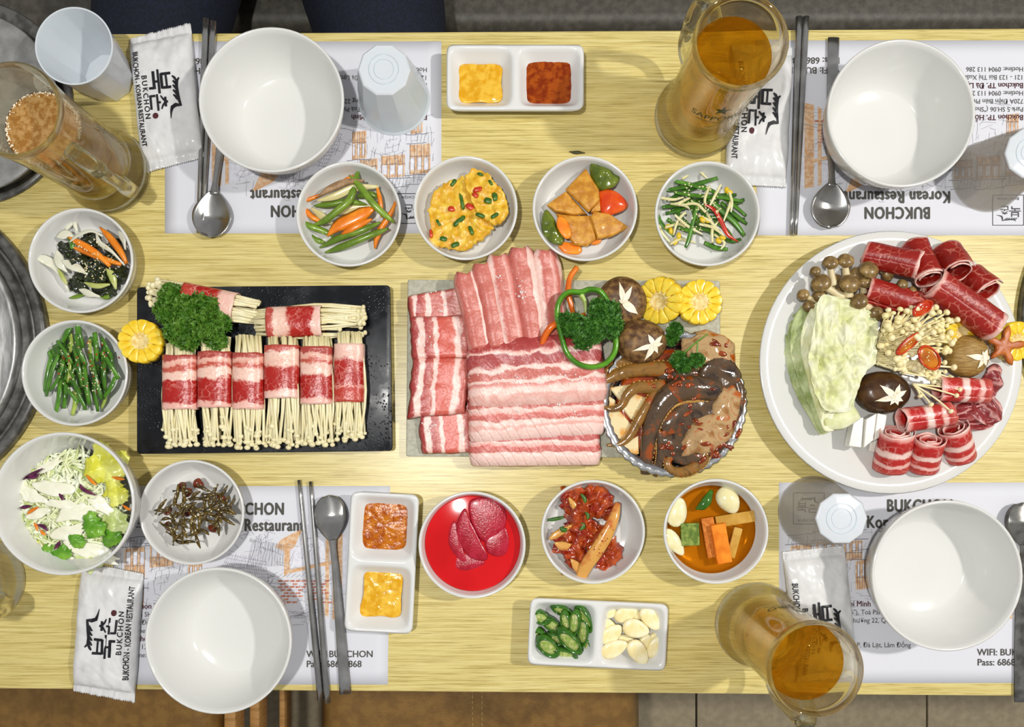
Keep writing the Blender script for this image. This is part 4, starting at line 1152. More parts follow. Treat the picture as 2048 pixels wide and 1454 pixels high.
for pts, z, tilt in (([(958, 965), (1000, 985), (1062, 1012), (1095, 1040), (1128, 1062), (1092, 1112), (1050, 1125), (1008, 1130), (965, 1080), (945, 1010)], 2.0, (.1, .1)), ([(690, 1245), (735, 1300), (755, 1350), (790, 1400), (785, 1455), (740, 1450), (690, 1420), (662, 1360), (665, 1290)], 1.3, (-.05, .0))):
    T.append(obj('green_pepper_piece', MB().disc([q3(x, y, z) for x, y in pts], .3, n=34, rings=6, dome=.35, bump=.35, bs=1.2, tilt=tilt), M['pep_green']))
tag(T[0], 'olive green pepper piece above the red pepper in the tofu dish', 'pepper'); tag(T[1], 'olive green pepper piece at the left of the tofu dish', 'pepper')
obj('red_pepper_piece', MB().disc([q3(x, y, 1.8) for x, y in ((1000, 1138), (1085, 1130), (1155, 1180), (1172, 1232), (1095, 1272), (1020, 1275))], .3, n=30, rings=6, dome=.3, bend=-.25), M['pep_red'], label='bright red pepper piece in the fried tofu dish', cat='pepper')
T = []
for pts, z in (([(762, 1285), (812, 1310), (838, 1400), (800, 1418), (752, 1350)], 1.9), ([(760, 1440), (850, 1445), (900, 1475), (880, 1510), (790, 1500)], .9), ([(970, 1400), (1020, 1410), (1000, 1450), (950, 1450)], .9)):
    T.append(obj('carrot_slice', MB().disc([q3(x, y, z) for x, y in pts], .3, n=22, rings=4, dome=.05), M['carrot']))
rank(T, 'orange carrot slice, # in the fried tofu dish', 'carrot', 'carrot slices in the tofu dish')

# chives with bean sprouts
M['chive'] = pm('glossy_green_chive', '#356315', '#4f8222', 60, rough=.24, coat=.3, vary=.22, stretch=(1, 1, 1))
M['chive_pale'] = pm('pale_chive_base', '#8fa83c', '#a9bd58', 60, rough=.25, coat=.3, vary=.15)
M['sprout'] = pm('bean_sprout_stem', '#d6cf96', '#e4dfb4', 60, rough=.25, sss=.1)
M['sprout_head'] = pm('yellow_bean_head', '#d9b51e', '#e6c93c', 80, rough=.3)
M['sesame'] = pm('sesame_seed', '#dccf9c', '#ebe2ba', 90, rough=.4)
M['chili_red'] = pm('red_chili_strip', '#a81f10', '#c43018', 80, rough=.18, coat=.3)
q4 = crop(1280, 0, 2.968)
C = []
for pts, z, w in (([(205, 1075), (300, 1095), (420, 1130), (460, 1150)], 1.9, .26), ([(150, 1130), (260, 1110), (380, 1080), (460, 1055)], 1.7, .24), ([(200, 1140), (320, 1160), (480, 1170), (610, 1195)], 2.1, .26), ([(370, 1100), (470, 1160), (560, 1220), (630, 1280)], 1.8, .24),
               ([(400, 1170), (470, 1240), (560, 1320), (620, 1400)], 2.0, .28), ([(480, 1200), (560, 1270), (635, 1330)], 1.8, .25), ([(105, 1270), (130, 1330), (200, 1400)], 1.3, .24), ([(130, 1230), (230, 1215), (330, 1190)], 1.6, .22), ([(340, 1225), (315, 1320), (290, 1420), (270, 1470)], 2.5, .24),
               ([(250, 1330), (330, 1350), (420, 1370)], 1.7, .24), ([(470, 1400), (540, 1430), (600, 1420)], 1.4, .26), ([(160, 1300), (240, 1350), (330, 1380)], 1.4, .24), ([(440, 1310), (520, 1370), (560, 1440)], 1.6, .25), ([(500, 1180), (570, 1200), (620, 1185)], 1.6, .25), ([(380, 1440), (450, 1470), (520, 1480)], 1.2, .24), ([(180, 1180), (280, 1130), (350, 1110)], 1.3, .24)):
    C.append(strip('chive_strip', bez(q4, pts, z), [w * .8, w, w, w * .7], .07, 'chive', 6, 12, twist=R.uniform(-.5, .5)))
rc = random.Random(9)
for k in range(16):
    x, y = rc.uniform(210, 540), rc.uniform(1150, 1400); an = rc.gauss(.35, .5); l = rc.uniform(70, 120); dx, dy = math.cos(an) * l, math.sin(an) * l
    C.append(strip('chive_strip', bez(q4, [(x - dx, y - dy), (x, y + rc.uniform(-15, 15)), (x + dx, y + dy)], [1.0, 1.35, 1.05]), [.2, .26, .26, .18], .08, 'chive', 6, 10, twist=rc.uniform(-.6, .6)))
C.sort(key=lambda o: -o.location.y); n3 = len(C) // 2
rank(C[:n3], 'green chive strip, # in the upper half of the sprout dish', 'chive', 'chive strips in the sprout dish')
rank(C[n3:], 'green chive strip, # in the lower half of the sprout dish', 'chive', 'chive strips in the sprout dish')
C = []
for pts, z in (([(250, 1065), (330, 1010), (400, 1060)], 1.6), ([(125, 1175), (200, 1185), (260, 1170)], 1.9), ([(205, 1275), (280, 1340), (370, 1390)], 2.4), ([(480, 1095), (440, 1170), (410, 1230)], 2.5), ([(120, 1300), (125, 1370), (180, 1440)], 1.2), ([(390, 1260), (330, 1210), (240, 1220)], 2.4),
            ([(430, 1440), (430, 1360), (470, 1310)], 2.2), ([(350, 1330), (430, 1350), (500, 1400)], 2.3), ([(530, 1140), (545, 1200), (540, 1260)], 2.2), ([(150, 1350), (230, 1330), (270, 1350)], 1.9), ([(180, 1450), (240, 1420), (330, 1440)], 1.7), ([(440, 1390), (500, 1440), (480, 1480)], 1.8)):
    C.append(strip('bean_sprout', bez(q4, pts, z), [.13, .17, .15, .08], None, 'sprout', 7, 14))
rc = random.Random(14)
for k in range(7):
    x, y = rc.uniform(200, 520), rc.uniform(1130, 1410); an = rc.uniform(0, 3.14); l = rc.uniform(50, 80); dx, dy = math.cos(an) * l, math.sin(an) * l
    C.append(strip('bean_sprout', bez(q4, [(x - dx, y - dy), (x + rc.uniform(-25, 25), y + rc.uniform(-25, 25)), (x + dx, y + dy)], [1.9, 2.2, 1.9]), [.13, .17, .15, .08], None, 'sprout', 7, 14))
rank(C, 'pale bean sprout, # in the chive dish', 'bean sprout', 'bean sprouts in the chive dish')
C = []
for x, y, z in ((530, 1140, 2.1), (185, 1370, 1.7), (230, 1400, 1.8), (210, 1435, 1.6), (370, 1305, 2.2), (400, 1310, 2.1), (490, 1410, 2.0), (465, 1430, 1.8), (165, 1345, 1.5), (515, 1130, 2.0)):
    C.append(obj('sprout_head', MB().ball(q4(x, y, z), (.38, .26, .22), Matrix.Rotation(R.uniform(0, 6), 3, 'Z'), 12, 8), M['sprout_head']))
rank(C, 'yellow bean sprout head, # in the chive dish', 'bean sprout', 'bean sprout heads')
strip('chili_strip', bez(q4, [(380, 1212), (440, 1245), (480, 1310), (520, 1390), (582, 1435)], [2.6, 2.7, 2.5, 2.3, 2.0]), [.08, .22, .24, .22, .06], .08, 'chili_red', 8, 16, label='thin red chili strip across the chives and sprouts', cat='chili')
dc = DISHES['sprout']
scatter('sesame_seeds', 'sesame', q4(330, 1230, 2), 2.6, 120, lambda p: 2.35, .13, 'sesame seeds sprinkled over the chives and sprouts', 'sesame seeds', 5)

# seaweed salad
q6 = crop(0, 400, 872 / 300)
M['weed'] = pm('black_green_seaweed', '#161c0c', '#2c3416', 120, rough=.14, bump=.5, bscale=260, coat=.5)
def crumple(o, r, z, hgt, seed, fold=1.2):
    """a wet crumpled leaf: folded sheet heaped at o"""
    def fn(u, v):
        a, b = u * 2 - 1, v * 2 - 1
        x = a * math.sqrt(1 - b * b / 2); y = b * math.sqrt(1 - a * a / 2)
        f = r * (1 + .42 * nz(x * 1.6 + seed, y * 1.6, seed + 3) + .16 * nz(x * 5 + seed, y * 5, 1)); x *= f; y *= f
        zz = hgt * (1 - .6 * (a * a + b * b) / 2) + hgt * .75 * nz(x * fold + seed, y * fold, seed) + .25 * hgt * nz(x * fold * 3, y * fold * 3 + seed, seed)
        return o + V(x + .25 * nz(y * 2 + seed, x), y + .25 * nz(x * 2, y + seed), z + zz)
    return MB().grid(22, 22, fn, .05)
S = []
for x, y, r, z, hh in ((370, 280, .85, .85, .7), (520, 250, 1.15, .9, .9), (480, 370, 1.25, .9, .9), (570, 420, 1.3, .8, 1.0), (660, 280, 1.15, .85, .9), (440, 480, 1.0, .8, .6), (600, 510, 1.1, .75, .6), (690, 430, .95, .8, .9)):
    S.append(obj('seaweed_leaf', crumple(q6(x, y, 1.5) - V(0, 0, 1.5), r, z, hh, R.uniform(0, 20)), M['weed']))
rank(S, 'dark wet seaweed leaf, # in the seaweed and carrot dish', 'seaweed', 'seaweed leaves')
S = []
for pts, z, w in (([(395, 215), (470, 255), (560, 310), (640, 385)], [2.2, 2.5, 2.5, 2.3], .36), ([(410, 270), (500, 300), (600, 340), (705, 375)], [2.0, 2.3, 2.3, 2.2], .34), ([(580, 158), (640, 220), (700, 300), (738, 370)], [2.6, 2.6, 2.5, 2.3], .36)):
    S.append(strip('carrot_strip', bez(q6, pts, z), [.08, w, w * 1.1, w * .9, .2], [.1, .2, .2, .2, .14], 'carrot', 6, 12))
rank(S, 'orange carrot strip, # in the seaweed dish', 'carrot', 'carrot strips in the seaweed dish')
M['onion_white'] = pm('raw_white_onion', '#d3d2bd', '#e2e1d0', 50, rough=.25, sss=.1, coat=.1)
S = []
for pts, z, w in (([(185, 325), (270, 350), (330, 400), (400, 530)], [2.6, 1.8, 1.5, 1.2], .55), ([(405, 245), (460, 200), (530, 180), (600, 210)], [2.4, 2.6, 2.6, 2.4], .3), ([(560, 195), (580, 250), (650, 300), (725, 380)], [2.3, 2.4, 2.4, 2.2], .3), ([(330, 290), (350, 370), (390, 420)], [1.9, 1.9, 1.7], .55),
               ([(360, 350), (440, 390), (510, 430)], [2.0, 2.0, 1.8], .55), ([(330, 215), (390, 200), (440, 230)], [1.9, 2.0, 1.8], .5), ([(460, 520), (520, 545), (590, 565)], [1.3, 1.3, 1.1], .4), ([(380, 180), (420, 120), (450, 185)], [1.5, 1.5, 1.4], .45), ([(690, 180), (715, 225), (730, 290)], [2.2, 2.2, 2.0], .35)):
    S.append(strip('onion_slice', bez(q6, pts, z), [.08, w, w, w * .5, .1], .08, 'onion_white', 8, 16, twist=R.uniform(-.5, .5)))
rank(S, 'white onion slice, # in the seaweed dish', 'onion', 'onion slices in the seaweed dish')
M['cuke'] = pm('pale_cucumber', '#a9b25c', '#c4c880', 60, rough=.25, coat=.2)
S = []
for pts, z, w, m in (([(620, 400), (650, 440), (675, 520)], [1.9, 1.9, 1.6], .4, 'cuke'), ([(490, 480), (560, 500), (640, 490)], [1.7, 1.8, 1.6], .3, 'cuke'), ([(405, 570), (450, 560), (490, 548)], 1.0, .22, 'bean'), ([(395, 220), (420, 250), (415, 285)], 2.2, .3, 'chive'), ([(580, 560), (620, 565), (660, 540)], [1.1, 1.1, 1.0], .25, 'bean'), ([(340, 400), (365, 450), (390, 490)], 1.7, .25, 'cuke')):
    S.append(strip('cucumber_slice', bez(q6, pts, z), [.08, w, w, .1], .12, m, 7, 10))
rank(S, 'green cucumber sliver, # in the seaweed dish', 'cucumber', 'cucumber slivers in the seaweed dish')
scatter('sesame_seeds', 'sesame', q6(540, 330, 2.2), 2.3, 90, lambda p: 2.15, .12, 'sesame seeds scattered on the dark seaweed', 'sesame seeds', 6)

# garlic chives
C = []
rc = random.Random(21)
spec = [((430, 712), (360, 830), 2.0, .5), ((370, 760), (420, 830), 1.7, .45), ((285, 880), (300, 990), 1.4, .4), ((310, 850), (400, 920), 2.3, .38), ((330, 820), (420, 950), 2.5, .34), ((450, 720), (480, 860), 2.2, .5), ((410, 780), (400, 900), 1.8, .42), ((550, 770), (560, 940), 2.4, .42), ((520, 810), (530, 990), 2.5, .4),
        ((590, 800), (640, 900), 2.0, .4), ((440, 780), (500, 960), 2.6, .42), ((430, 850), (480, 1090), 2.4, .4), ((340, 900), (270, 1140), 2.0, .42), ((300, 900), (260, 1150), 1.5, .4), ((370, 940), (290, 1110), 2.2, .36), ((350, 1050), (320, 1250), 1.9, .5), ((370, 1060), (460, 1180), 2.6, .38), ((410, 990), (500, 1220), 2.8, .42),
        ((520, 880), (590, 1160), 2.7, .4), ((490, 960), (520, 1190), 2.3, .42), ((550, 1000), (570, 1230), 2.1, .42), ((430, 1110), (420, 1250), 1.7, .4), ((380, 1080), (370, 1210), 1.5, .4), ((590, 880), (690, 1040), 2.5, .42), ((610, 930), (610, 1110), 1.9, .42), ((670, 1030), (600, 1150), 2.3, .4), ((640, 880), (660, 1000), 1.9, .4), ((480, 1100), (490, 1220), 1.6, .4), ((620, 1110), (590, 1210), 1.5, .36), ((400, 900), (390, 1060), 1.6, .4), ((560, 960), (600, 1100), 1.5, .42), ((450, 960), (470, 1130), 1.4, .4)]
for i, (a, b, z, w) in enumerate(spec):
    m = ((a[0] + b[0]) / 2 + rc.uniform(-12, 12), (a[1] + b[1]) / 2 + rc.uniform(-8, 8))
    C.append(strip('garlic_chive', bez(q6, [a, m, b], [z - .15, z, z - .35]), [w * .55, w * .62, w * .62, w * .5], [.1, .13, .1], 'chive_pale' if i in (6, 8, 21, 28, 29) else 'chive', 7, 10, twist=rc.uniform(-.5, .5)))
for k in range(18):
    x, y = rc.uniform(340, 610), rc.uniform(860, 1110); an = rc.gauss(0, .3); l = rc.uniform(80, 125); dx, dy = math.sin(an) * l, math.cos(an) * l
    C.append(strip('garlic_chive', bez(q6, [(x - dx, y - dy), (x + rc.uniform(-12, 12), y), (x + dx, y + dy)], [1.0, 1.35, 1.0]), [.24, .27, .27, .2], [.1, .13, .1], 'chive', 7, 10, twist=rc.uniform(-.5, .5)))
C.sort(key=lambda o: -o.location.y); n3 = len(C) // 3
rank(C[:n3], 'green garlic chive, # in the top third of its dish', 'chive', 'garlic chives in the dish')
rank(C[n3:2 * n3], 'green garlic chive, # in the middle of its dish', 'chive', 'garlic chives in the dish')
rank(C[2 * n3:], 'green garlic chive, # in the lowest third of its dish', 'chive', 'garlic chives in the dish')
M['flake'] = pm('red_pepper_flake', '#8a2c10', '#b4541e', 90, rough=.4)
scatter('pepper_flakes', 'flake', q6(490, 960, 2.4), 3.0, 46, lambda p: 2.45, .14, 'red pepper flakes on the garlic chives', 'pepper flakes', 7)
scatter('sesame_seeds', 'sesame', q6(500, 960, 2.4), 3.1, 110, lambda p: 2.5, .1, 'sesame seeds on the garlic chives', 'sesame seeds', 8)

# ------------------------------------------------------------------ salad bowl
q5 = crop(0, 850, 1252 / 520)
M['cabbage_shred'] = pm('shredded_white_cabbage', '#d9dcae', '#eef0d6', 60, rough=.35, sss=.1, vary=.1)
M['cabbage_green'] = pm('pale_green_shred', '#aebf6a', '#cdd79a', 60, rough=.35)
M['lettuce_green'] = pm('bright_green_lettuce', '#4f8a1c', '#79aa38', 70, rough=.3, bump=.3, bscale=140)
M['lettuce_yellow'] = pm('yellow_green_lettuce', '#cfce3e', '#dfe07c', 50, rough=.3, bump=.3, bscale=120)
M['purple'] = pm('purple_cabbage_shred', '#4a1838', '#6c2c50', 90, rough=.3)
M['dressing'] = pm('creamy_dressing', '#e9e8d0', '#f1f0e2', 40, rough=.2, coat=.2)
rs = random.Random(12)
def heap(p, c, r, top, base): 
    d = min(1, ((p.x - c.x) ** 2 + (p.y - c.y) ** 2) ** .5 / r); return base + (top - base) * (1 - d * d)
sc0 = q5(322, 392, 3.0); 
def shreds(name, mat, n, seed, w, label, c, r, cat, top=3.7, base=1.7):
    rr = random.Random(seed); mb = MB()
    for k in range(n):
        a = rr.uniform(0, 6.283); d = r * math.sqrt(rr.random()); p = c + V(d * math.cos(a), d * math.sin(a), 0)
        th = rr.uniform(0, 6.283); l = rr.uniform(.7, 1.7); cv = rr.uniform(-.5, .5)
        pts = []
        for s in (-1, -.3, .4, 1):
            q = p + V(math.cos(th) * s * l + math.sin(th) * cv * (1 - s * s), math.sin(th) * s * l - math.cos(th) * cv * (1 - s * s), 0)
            q.z = heap(q, c, r * 1.15, top, base) + rr.uniform(-.5, .12) - abs(s) * .1
            pts.append(q)
        ww = w * rr.uniform(.6, 1.3)
        mb.tube(pts, [ww * .5, ww, ww, ww * .4], .04, n=5, seg=6, twist=rr.uniform(-1, 1))
    return obj(name, mb, M[mat], None, label, cat, None, 'stuff')
shreds('cabbage_shreds', 'cabbage_shred', 760, 1, .18, 'shredded white cabbage heaped in the salad bowl', sc0, 5.3, 'cabbage', 3.9, 2.7)
shreds('green_shreds', 'cabbage_green', 170, 2, .17, 'pale green shredded cabbage in the salad bowl', sc0, 5.2, 'cabbage', 3.95, 2.75)
# base leaves so the heap is not hollow
S = []
for x, y, r, z, hh in ((250, 330, 2.3, 1.3, .9), (420, 300, 2.3, 1.3, .9), (430, 480, 2.4, 1.2, .9), (260, 480, 2.2, 1.2, .9)):
    S.append(obj('cabbage_leaf', crumple(q5(x, y, 2.0) - V(0, 0, 2.0), r, z, hh, R.uniform(0, 30), .6), M['cabbage_shred']))
rank(S, 'pale cabbage leaf, # under the shredded salad', 'cabbage', 'cabbage leaves under the salad')
S = []
for x, y, r, z, hh, m in ((520, 190, 2.1, 3.2, .7, 'lettuce_yellow'), (565, 320, 1.3, 3.2, .6, 'lettuce_yellow'), (455, 480, 1.2, 3.6, .5, 'lettuce_green'), (370, 555, .9, 3.5, .4, 'lettuce_green'), (240, 645, 1.5, 2.9, .5, 'lettuce_green'), (310, 610, .9, 3.2, .4, 'lettuce_green'), (540, 545, 1.0, 3.2, .4, 'lettuce_green'), (205, 570, .6, 2.7, .4, 'lettuce_yellow'), (560, 470, 1.4, 3.0, .5, 'cabbage_green'), (430, 655, 1.2, 2.9, .3, 'cabbage_green')):
    S.append(obj('lettuce_leaf', crumple(q5(x, y, z) - V(0, 0, z), r, z, hh, R.uniform(0, 30), .9), M[m]))
rank(S, 'torn lettuce leaf, # in the salad bowl', 'lettuce', 'lettuce leaves in the salad')
S = []
for pts in ([(110, 262), (150, 240), (205, 210)], [(385, 285), (400, 310), (460, 338)], [(260, 345), (290, 335), (310, 380)], [(95, 400), (120, 395), (150, 390)], [(260, 600), (280, 575), (290, 560)], [(120, 250), (160, 252), (190, 235)], [(435, 455), (450, 465), (455, 480)], [(180, 480), (210, 490), (230, 510)]):
    S.append(strip('purple_cabbage_shred', bez(q5, pts, 4.05), [.05, .2, .2, .06], .05, 'purple', 6, 8))
rank(S, 'purple cabbage shred, # on the salad', 'cabbage', 'purple cabbage shreds')
S = []
for pts in ([(415, 240), (440, 270), (465, 290)], [(130, 430), (155, 410), (185, 395)], [(195, 505), (205, 520), (220, 530)], [(590, 385), (610, 400), (630, 410)], [(165, 470), (175, 490), (180, 510)], [(540, 250), (570, 258), (600, 262)]):
    S.append(strip('carrot_shred', bez(q5, pts, 4.1), [.05, .17, .17, .06], .06, 'carrot', 6, 8))
rank(S, 'orange carrot shred, # on the salad', 'carrot', 'carrot shreds on the salad')
S = []
for x, y, a, b, rot_ in ((280, 300, 2.2, .8, 10), (400, 420, 2.3, .9, -12), (160, 330, 1.7, .7, 25), (360, 510, 2.0, .75, -20), (420, 600, 2.4, .95, 20), (230, 200, 1.6, .5, -30), (500, 390, 1.5, .7, 40), (110, 300, 1.3, .5, 60), (330, 380, 1.8, .5, 5), (480, 640, 1.7, .6, 15), (200, 420, 1.3, .5, -15), (300, 640, 1.2, .6, 0)):
    c = q5(x, y, 3.2); c.z = heap(c, sc0, 6.1, 4.0, 2.7); out = []
    for k in range(14):
        t = k / 14 * 6.283; rr_ = 1 + .28 * rs.uniform(-1, 1); dx, dy = a * math.cos(t) * rr_, b * math.sin(t) * rr_; ca, sa = math.cos(-rad(rot_)), math.sin(-rad(rot_))
        q = c + V(dx * ca - dy * sa, dx * sa + dy * ca, 0); q.z = heap(q, sc0, 6.1, 4.0, 2.7) - .05; out.append(q)
    S.append(obj('dressing_pool', MB().disc(out, .22, n=40, rings=6, dome=.1, bump=.12, bs=1.5, seed=x * .01), M['dressing']))
rank(S, 'creamy white dressing, # patch on the salad', 'dressing', 'dressing on the salad')

# ------------------------------------------------------------------ dried anchovies with peanuts
M['anchovy'] = pm('glazed_dried_anchovy', '#3a2c0c', '#66521c', 120, rough=.2, bump=.4, coat=.4, vary=.3)
M['peanut'] = pm('glazed_red_peanut', '#541a08', '#80340f', 130, rough=.14, coat=.6, bump=.15)
ra = random.Random(5); A = []
ac = q5(960, 420, 1.6)
for k in range(80):
    a = ra.uniform(0, 6.283); d = 3.4 * math.sqrt(ra.random()); p = ac + V(d * math.cos(a) * 1.12, d * math.sin(a) * .92, 0)
    th = ra.uniform(0, 6.283); l = ra.uniform(.55, 1.05); z = .95 + .95 * (1 - (d / 3.6) ** 2) + ra.uniform(-.25, .25)
    cv = ra.uniform(-.4, .4); dd = V(math.cos(th), math.sin(th), 0); nn = V(-dd.y, dd.x, 0)
    pts = [p - dd * l + V(0, 0, z - .05), p - dd * l * .3 + nn * cv * .4 + V(0, 0, z + .1), p + dd * l * .35 + nn * cv * .4 + V(0, 0, z + .08), p + dd * l + V(0, 0, z - .1 + ra.uniform(-.1, .2))]
    A.append(strip('dried_anchovy', pts, [.06, .14, .2, .18, .13, .05, .12], [.06, .15, .2, .18, .1, .04, .03], 'anchovy', 6, 12, label='thin glazed dried anchovy mixed with peanuts', cat='anchovy', group='dried anchovies'))
A = []
for x, y in ((875, 295), (905, 325), (950, 280), (890, 405), (905, 418), (808, 412), (1065, 350), (1055, 440), (1025, 498), (812, 488), (960, 285)):
    c = q5(x, y, 2.25); A.append(obj('peanut', MB().ball(c, (.56, .42, .4), Matrix.Rotation(ra.uniform(0, 3.1), 3, 'Z'), 14, 10, .1, 2, seed=x), M['peanut']))
rank(A, 'glazed red peanut, # among the anchovies', 'peanut', 'glazed peanuts')
scatter('sesame_seeds', 'sesame', ac, 3.0, 50, lambda p: 1.9, .1, 'sesame seeds on the anchovies', 'sesame seeds', 9)

# ------------------------------------------------------------------ red pickled radish in liquid
M['red_liquid'] = pm('red_pickle_liquid', '#c00a10', '#cc1016', 20, rough=.04, coat=.5, ior=1.33)
M['radish'] = pm('pink_pickled_radish', '#9c0820', '#ae1c34', 160, rough=.2, bump=.35, bscale=600, coat=.3)
d0 = DISHES['red']; c0 = V(d0.x, d0.y, 0)
obj('pickle_liquid', MB().lathe([(3.9, .66), (4.35, .98), (4.75, 1.55), (4.92, 1.98), (.05, 1.98)] if False else [(.05, .66), (3.9, .72), (4.3, 1.0), (4.8, 1.7), (4.95, 2.1), (4.85, 2.12), (.05, 2.1)], 64, c0), M['red_liquid'], label='bright red pickling liquid in the radish dish', cat='liquid')
S = []
for pts, z, tilt in (([(300, 240), (330, 300), (400, 440), (430, 500), (410, 530), (330, 510), (270, 420), (258, 330)], 2.05, (.05, .05)), ([(330, 200), (440, 180), (520, 230), (530, 330), (470, 400), (400, 420), (340, 320)], 1.95, (0, 0)), ([(520, 340), (550, 420), (530, 490), (480, 505), (430, 480), (420, 410)], 1.9, (-.04, 0)),
                   ([(225, 330), (260, 320), (300, 480), (320, 540), (280, 530), (215, 440)], 1.88, (0, 0)), ([(280, 480), (420, 530), (400, 560), (300, 590), (240, 560)], 1.8, (0, 0))):
    S.append(obj('radish_slice', MB().disc([q7(x, y, z + .14) for x, y in pts], .14, n=34, rings=6, dome=.12, tilt=tilt), M['radish']))
rank(S, 'pink pickled radish slice, # in the red liquid', 'radish', 'pickled radish slices')

# ------------------------------------------------------------------ cabbage kimchi
M['kimchi'] = pm('red_kimchi_leaf', '#8a1c06', '#c0561c', 55, rough=.14, bump=.6, bscale=200, coat=.55, detail=6, vary=.2)
M['kimchi_pale'] = pm('pale_kimchi_stem', '#d29a4c', '#b8541c', 75, rough=.18, coat=.4, bump=.3, lo=.5, hi=.7)
S = []
for x, y, r, z, hh, f in ((900, 190, 1.5, 1.3, 1.2, 1.1), (1030, 200, 1.6, 1.3, 1.2, 1.2), (930, 330, 1.7, 1.5, 1.3, 1.3), (860, 420, 1.4, 1.2, 1.1, 1.1), (1010, 400, 1.5, 1.6, 1.0, 1.4), (920, 500, 1.5, 1.4, 1.1, 1.2), (1120, 480, 1.3, 1.2, .9, 1.3), (1090, 540, 1.0, 1.0, .8, 1.2), (890, 570, 1.0, .9, .8, 1.0), (1080, 250, 1.3, 1.3, 1.1, 1.1), (960, 250, 1.2, 1.9, .9, 1.6)):
    S.append(obj('kimchi_leaf', crumple(q7(x, y, 2) - V(0, 0, 2), r, z - .45, hh, R.uniform(0, 40), f), M['kimchi']))
rank(S, 'red crumpled kimchi leaf, # in the kimchi dish', 'kimchi', 'kimchi leaves')
strip('kimchi_cabbage', bez(q7, [(1150, 210), (1130, 290), (1085, 390), (1030, 480), (975, 560), (945, 630)], [2.4, 2.8, 2.9, 2.8, 2.6, 2.2]), [.3, .55, .72, .75, .7, .55], [.16, .25, .3, .3, .25, .16], 'kimchi_pale', 10, 22, label='long pale cabbage stem lying across the kimchi', cat='kimchi')
S = []
for pts, w in (([(770, 410), (820, 380), (900, 330)], .4), ([(880, 180), (910, 230), (940, 270)], .35), ([(800, 430), (850, 450), (890, 440)], .5), ([(890, 520), (930, 570), (950, 610)], .5)):
    S.append(strip('kimchi_strip', bez(q7, pts, 2.3), [.1, w, w, .1], .12, 'kimchi_pale', 7, 10))
rank(S, 'orange cabbage strip, # in the kimchi dish', 'kimchi', 'cabbage strips in the kimchi')
S = []
for pts, w in (([(760, 305), (800, 300), (850, 290)], .2), ([(945, 160), (965, 185), (970, 210)], .22), ([(830, 345), (850, 360), (870, 355)], .28), ([(950, 320), (960, 340), (940, 360)], .25), ([(970, 260), (985, 280), (980, 300)], .2)):
    S.append(strip('green_onion_bit', bez(q7, pts, 2.7), [.1, w, w, .1], .12, 'herb', 7, 8))
rank(S, 'green onion bit, # in the kimchi dish', 'green onion', 'green onion bits in the kimchi')
scatter('pepper_flakes', 'flake', q7(990, 370, 2.6), 2.6, 70, lambda p: 2.5, .1, 'red pepper flakes and seeds on the kimchi', 'pepper flakes', 15)

# ------------------------------------------------------------------ pickles in amber soy
M['soy'] = glassy('amber_pickling_soy', '#f2d48c', .8, 1.2)
d0 = DISHES['pickle']; c0 = V(d0.x, d0.y, 0)
obj('pickle_liquid', MB().lathe([(.05, .66), (3.85, .72), (4.2, 1.0), (4.6, 1.5), (4.58, 1.53), (.05, 1.5)], 64, c0), M['soy'], label='clear amber pickling soy in the garlic dish', cat='liquid')
S = []
M['garlic_pick'] = pm('pickled_garlic', '#e2d9a4', '#ede6c0', 90, rough=.15, coat=.3)
for x, y, a, rx, ry, rz in ((1480, 262, -75, 84, 54, .55), (1762, 195, 60, 82, 62, .8), (1462, 428, 55, 88, 40, .45)):
    k = (H - 1.6) / F / 2.767
    S.append(obj('pickled_garlic', MB().ball(q7(x, y, 1.5), (rx * k, ry * k, rz), Matrix.Rotation(-rad(a), 3, 'Z'), 18, 12, shape=lambda p, d: Vector((p.x, p.y * (1 - .2 * d.x), p.z))), M['garlic_pick']))
rank(S, 'whole pickled garlic clove, # in the amber soy', 'garlic', 'pickled garlic cloves')
M['carrot_pick'] = pm('pickled_carrot', '#b8651c', '#cf7d2e', 260, rough=.25, bump=.3, coat=.2)
M['radish_pick'] = pm('soy_pickled_radish', '#b98a35', '#cfa552', 60, rough=.2, coat=.2)
M['cuke_skin'] = pm('pickled_cucumber_skin', '#58702a', '#8a9a48', 200, rough=.25, coat=.2)
def block(name, a, b, w, h, z0, z1, mat, label, cat, group=None):
    p, q = q7(*a, z0), q7(*b, z1); d = q - p; L_ = d.length; d.normalize()
    s = V(0, 0, 1).cross(d).normalized(); n = d.cross(s); m = Matrix((d, s, n)).transposed()
    return obj(name, MB().box((p + q) / 2, (L_, w, h), rot=m), M[mat], label=label, cat=cat, group=group, flat=True, bevel=.1)
block('pickled_carrot', (1640, 290), (1680, 510), 1.35, .8, 1.3, 1.3, 'carrot_pick', 'flat pickled carrot stick beside the bright one', 'carrot', 'pickled carrots')
block('pickled_carrot', (1700, 325), (1738, 540), 1.55, .9, 1.9, 1.75, 'carrot', 'bright orange pickled carrot stick on top', 'carrot', 'pickled carrots')
block('pickled_radish', (1690, 315), (1905, 280), 1.2, .7, 1.3, 1.6, 'radish_pick', 'amber pickled radish stick beside the garlic clove', 'radish', 'pickled radish')
block('pickled_radish', (1815, 345), (1770, 510), .9, .7, 1.5, 1.2, 'radish_pick', 'amber pickled radish stick right of the carrots', 'radish', 'pickled radish')
block('pickled_cucumber', (1545, 320), (1550, 445), 1.9, .8, 1.5, 1.5, 'cuke_skin', 'green skinned pickled cucumber chunk left of the carrots', 'cucumber')
obj('pickled_chili', MB().tube(bez(q7, [(1580, 245), (1630, 215), (1670, 140)], [1.5, 1.7, 1.5]), [.06, .5, .55, .2], [.05, .35, .4, .15], n=10, seg=12), M['chili_skin'], label='dark green chili piece in the amber soy', cat='chili')

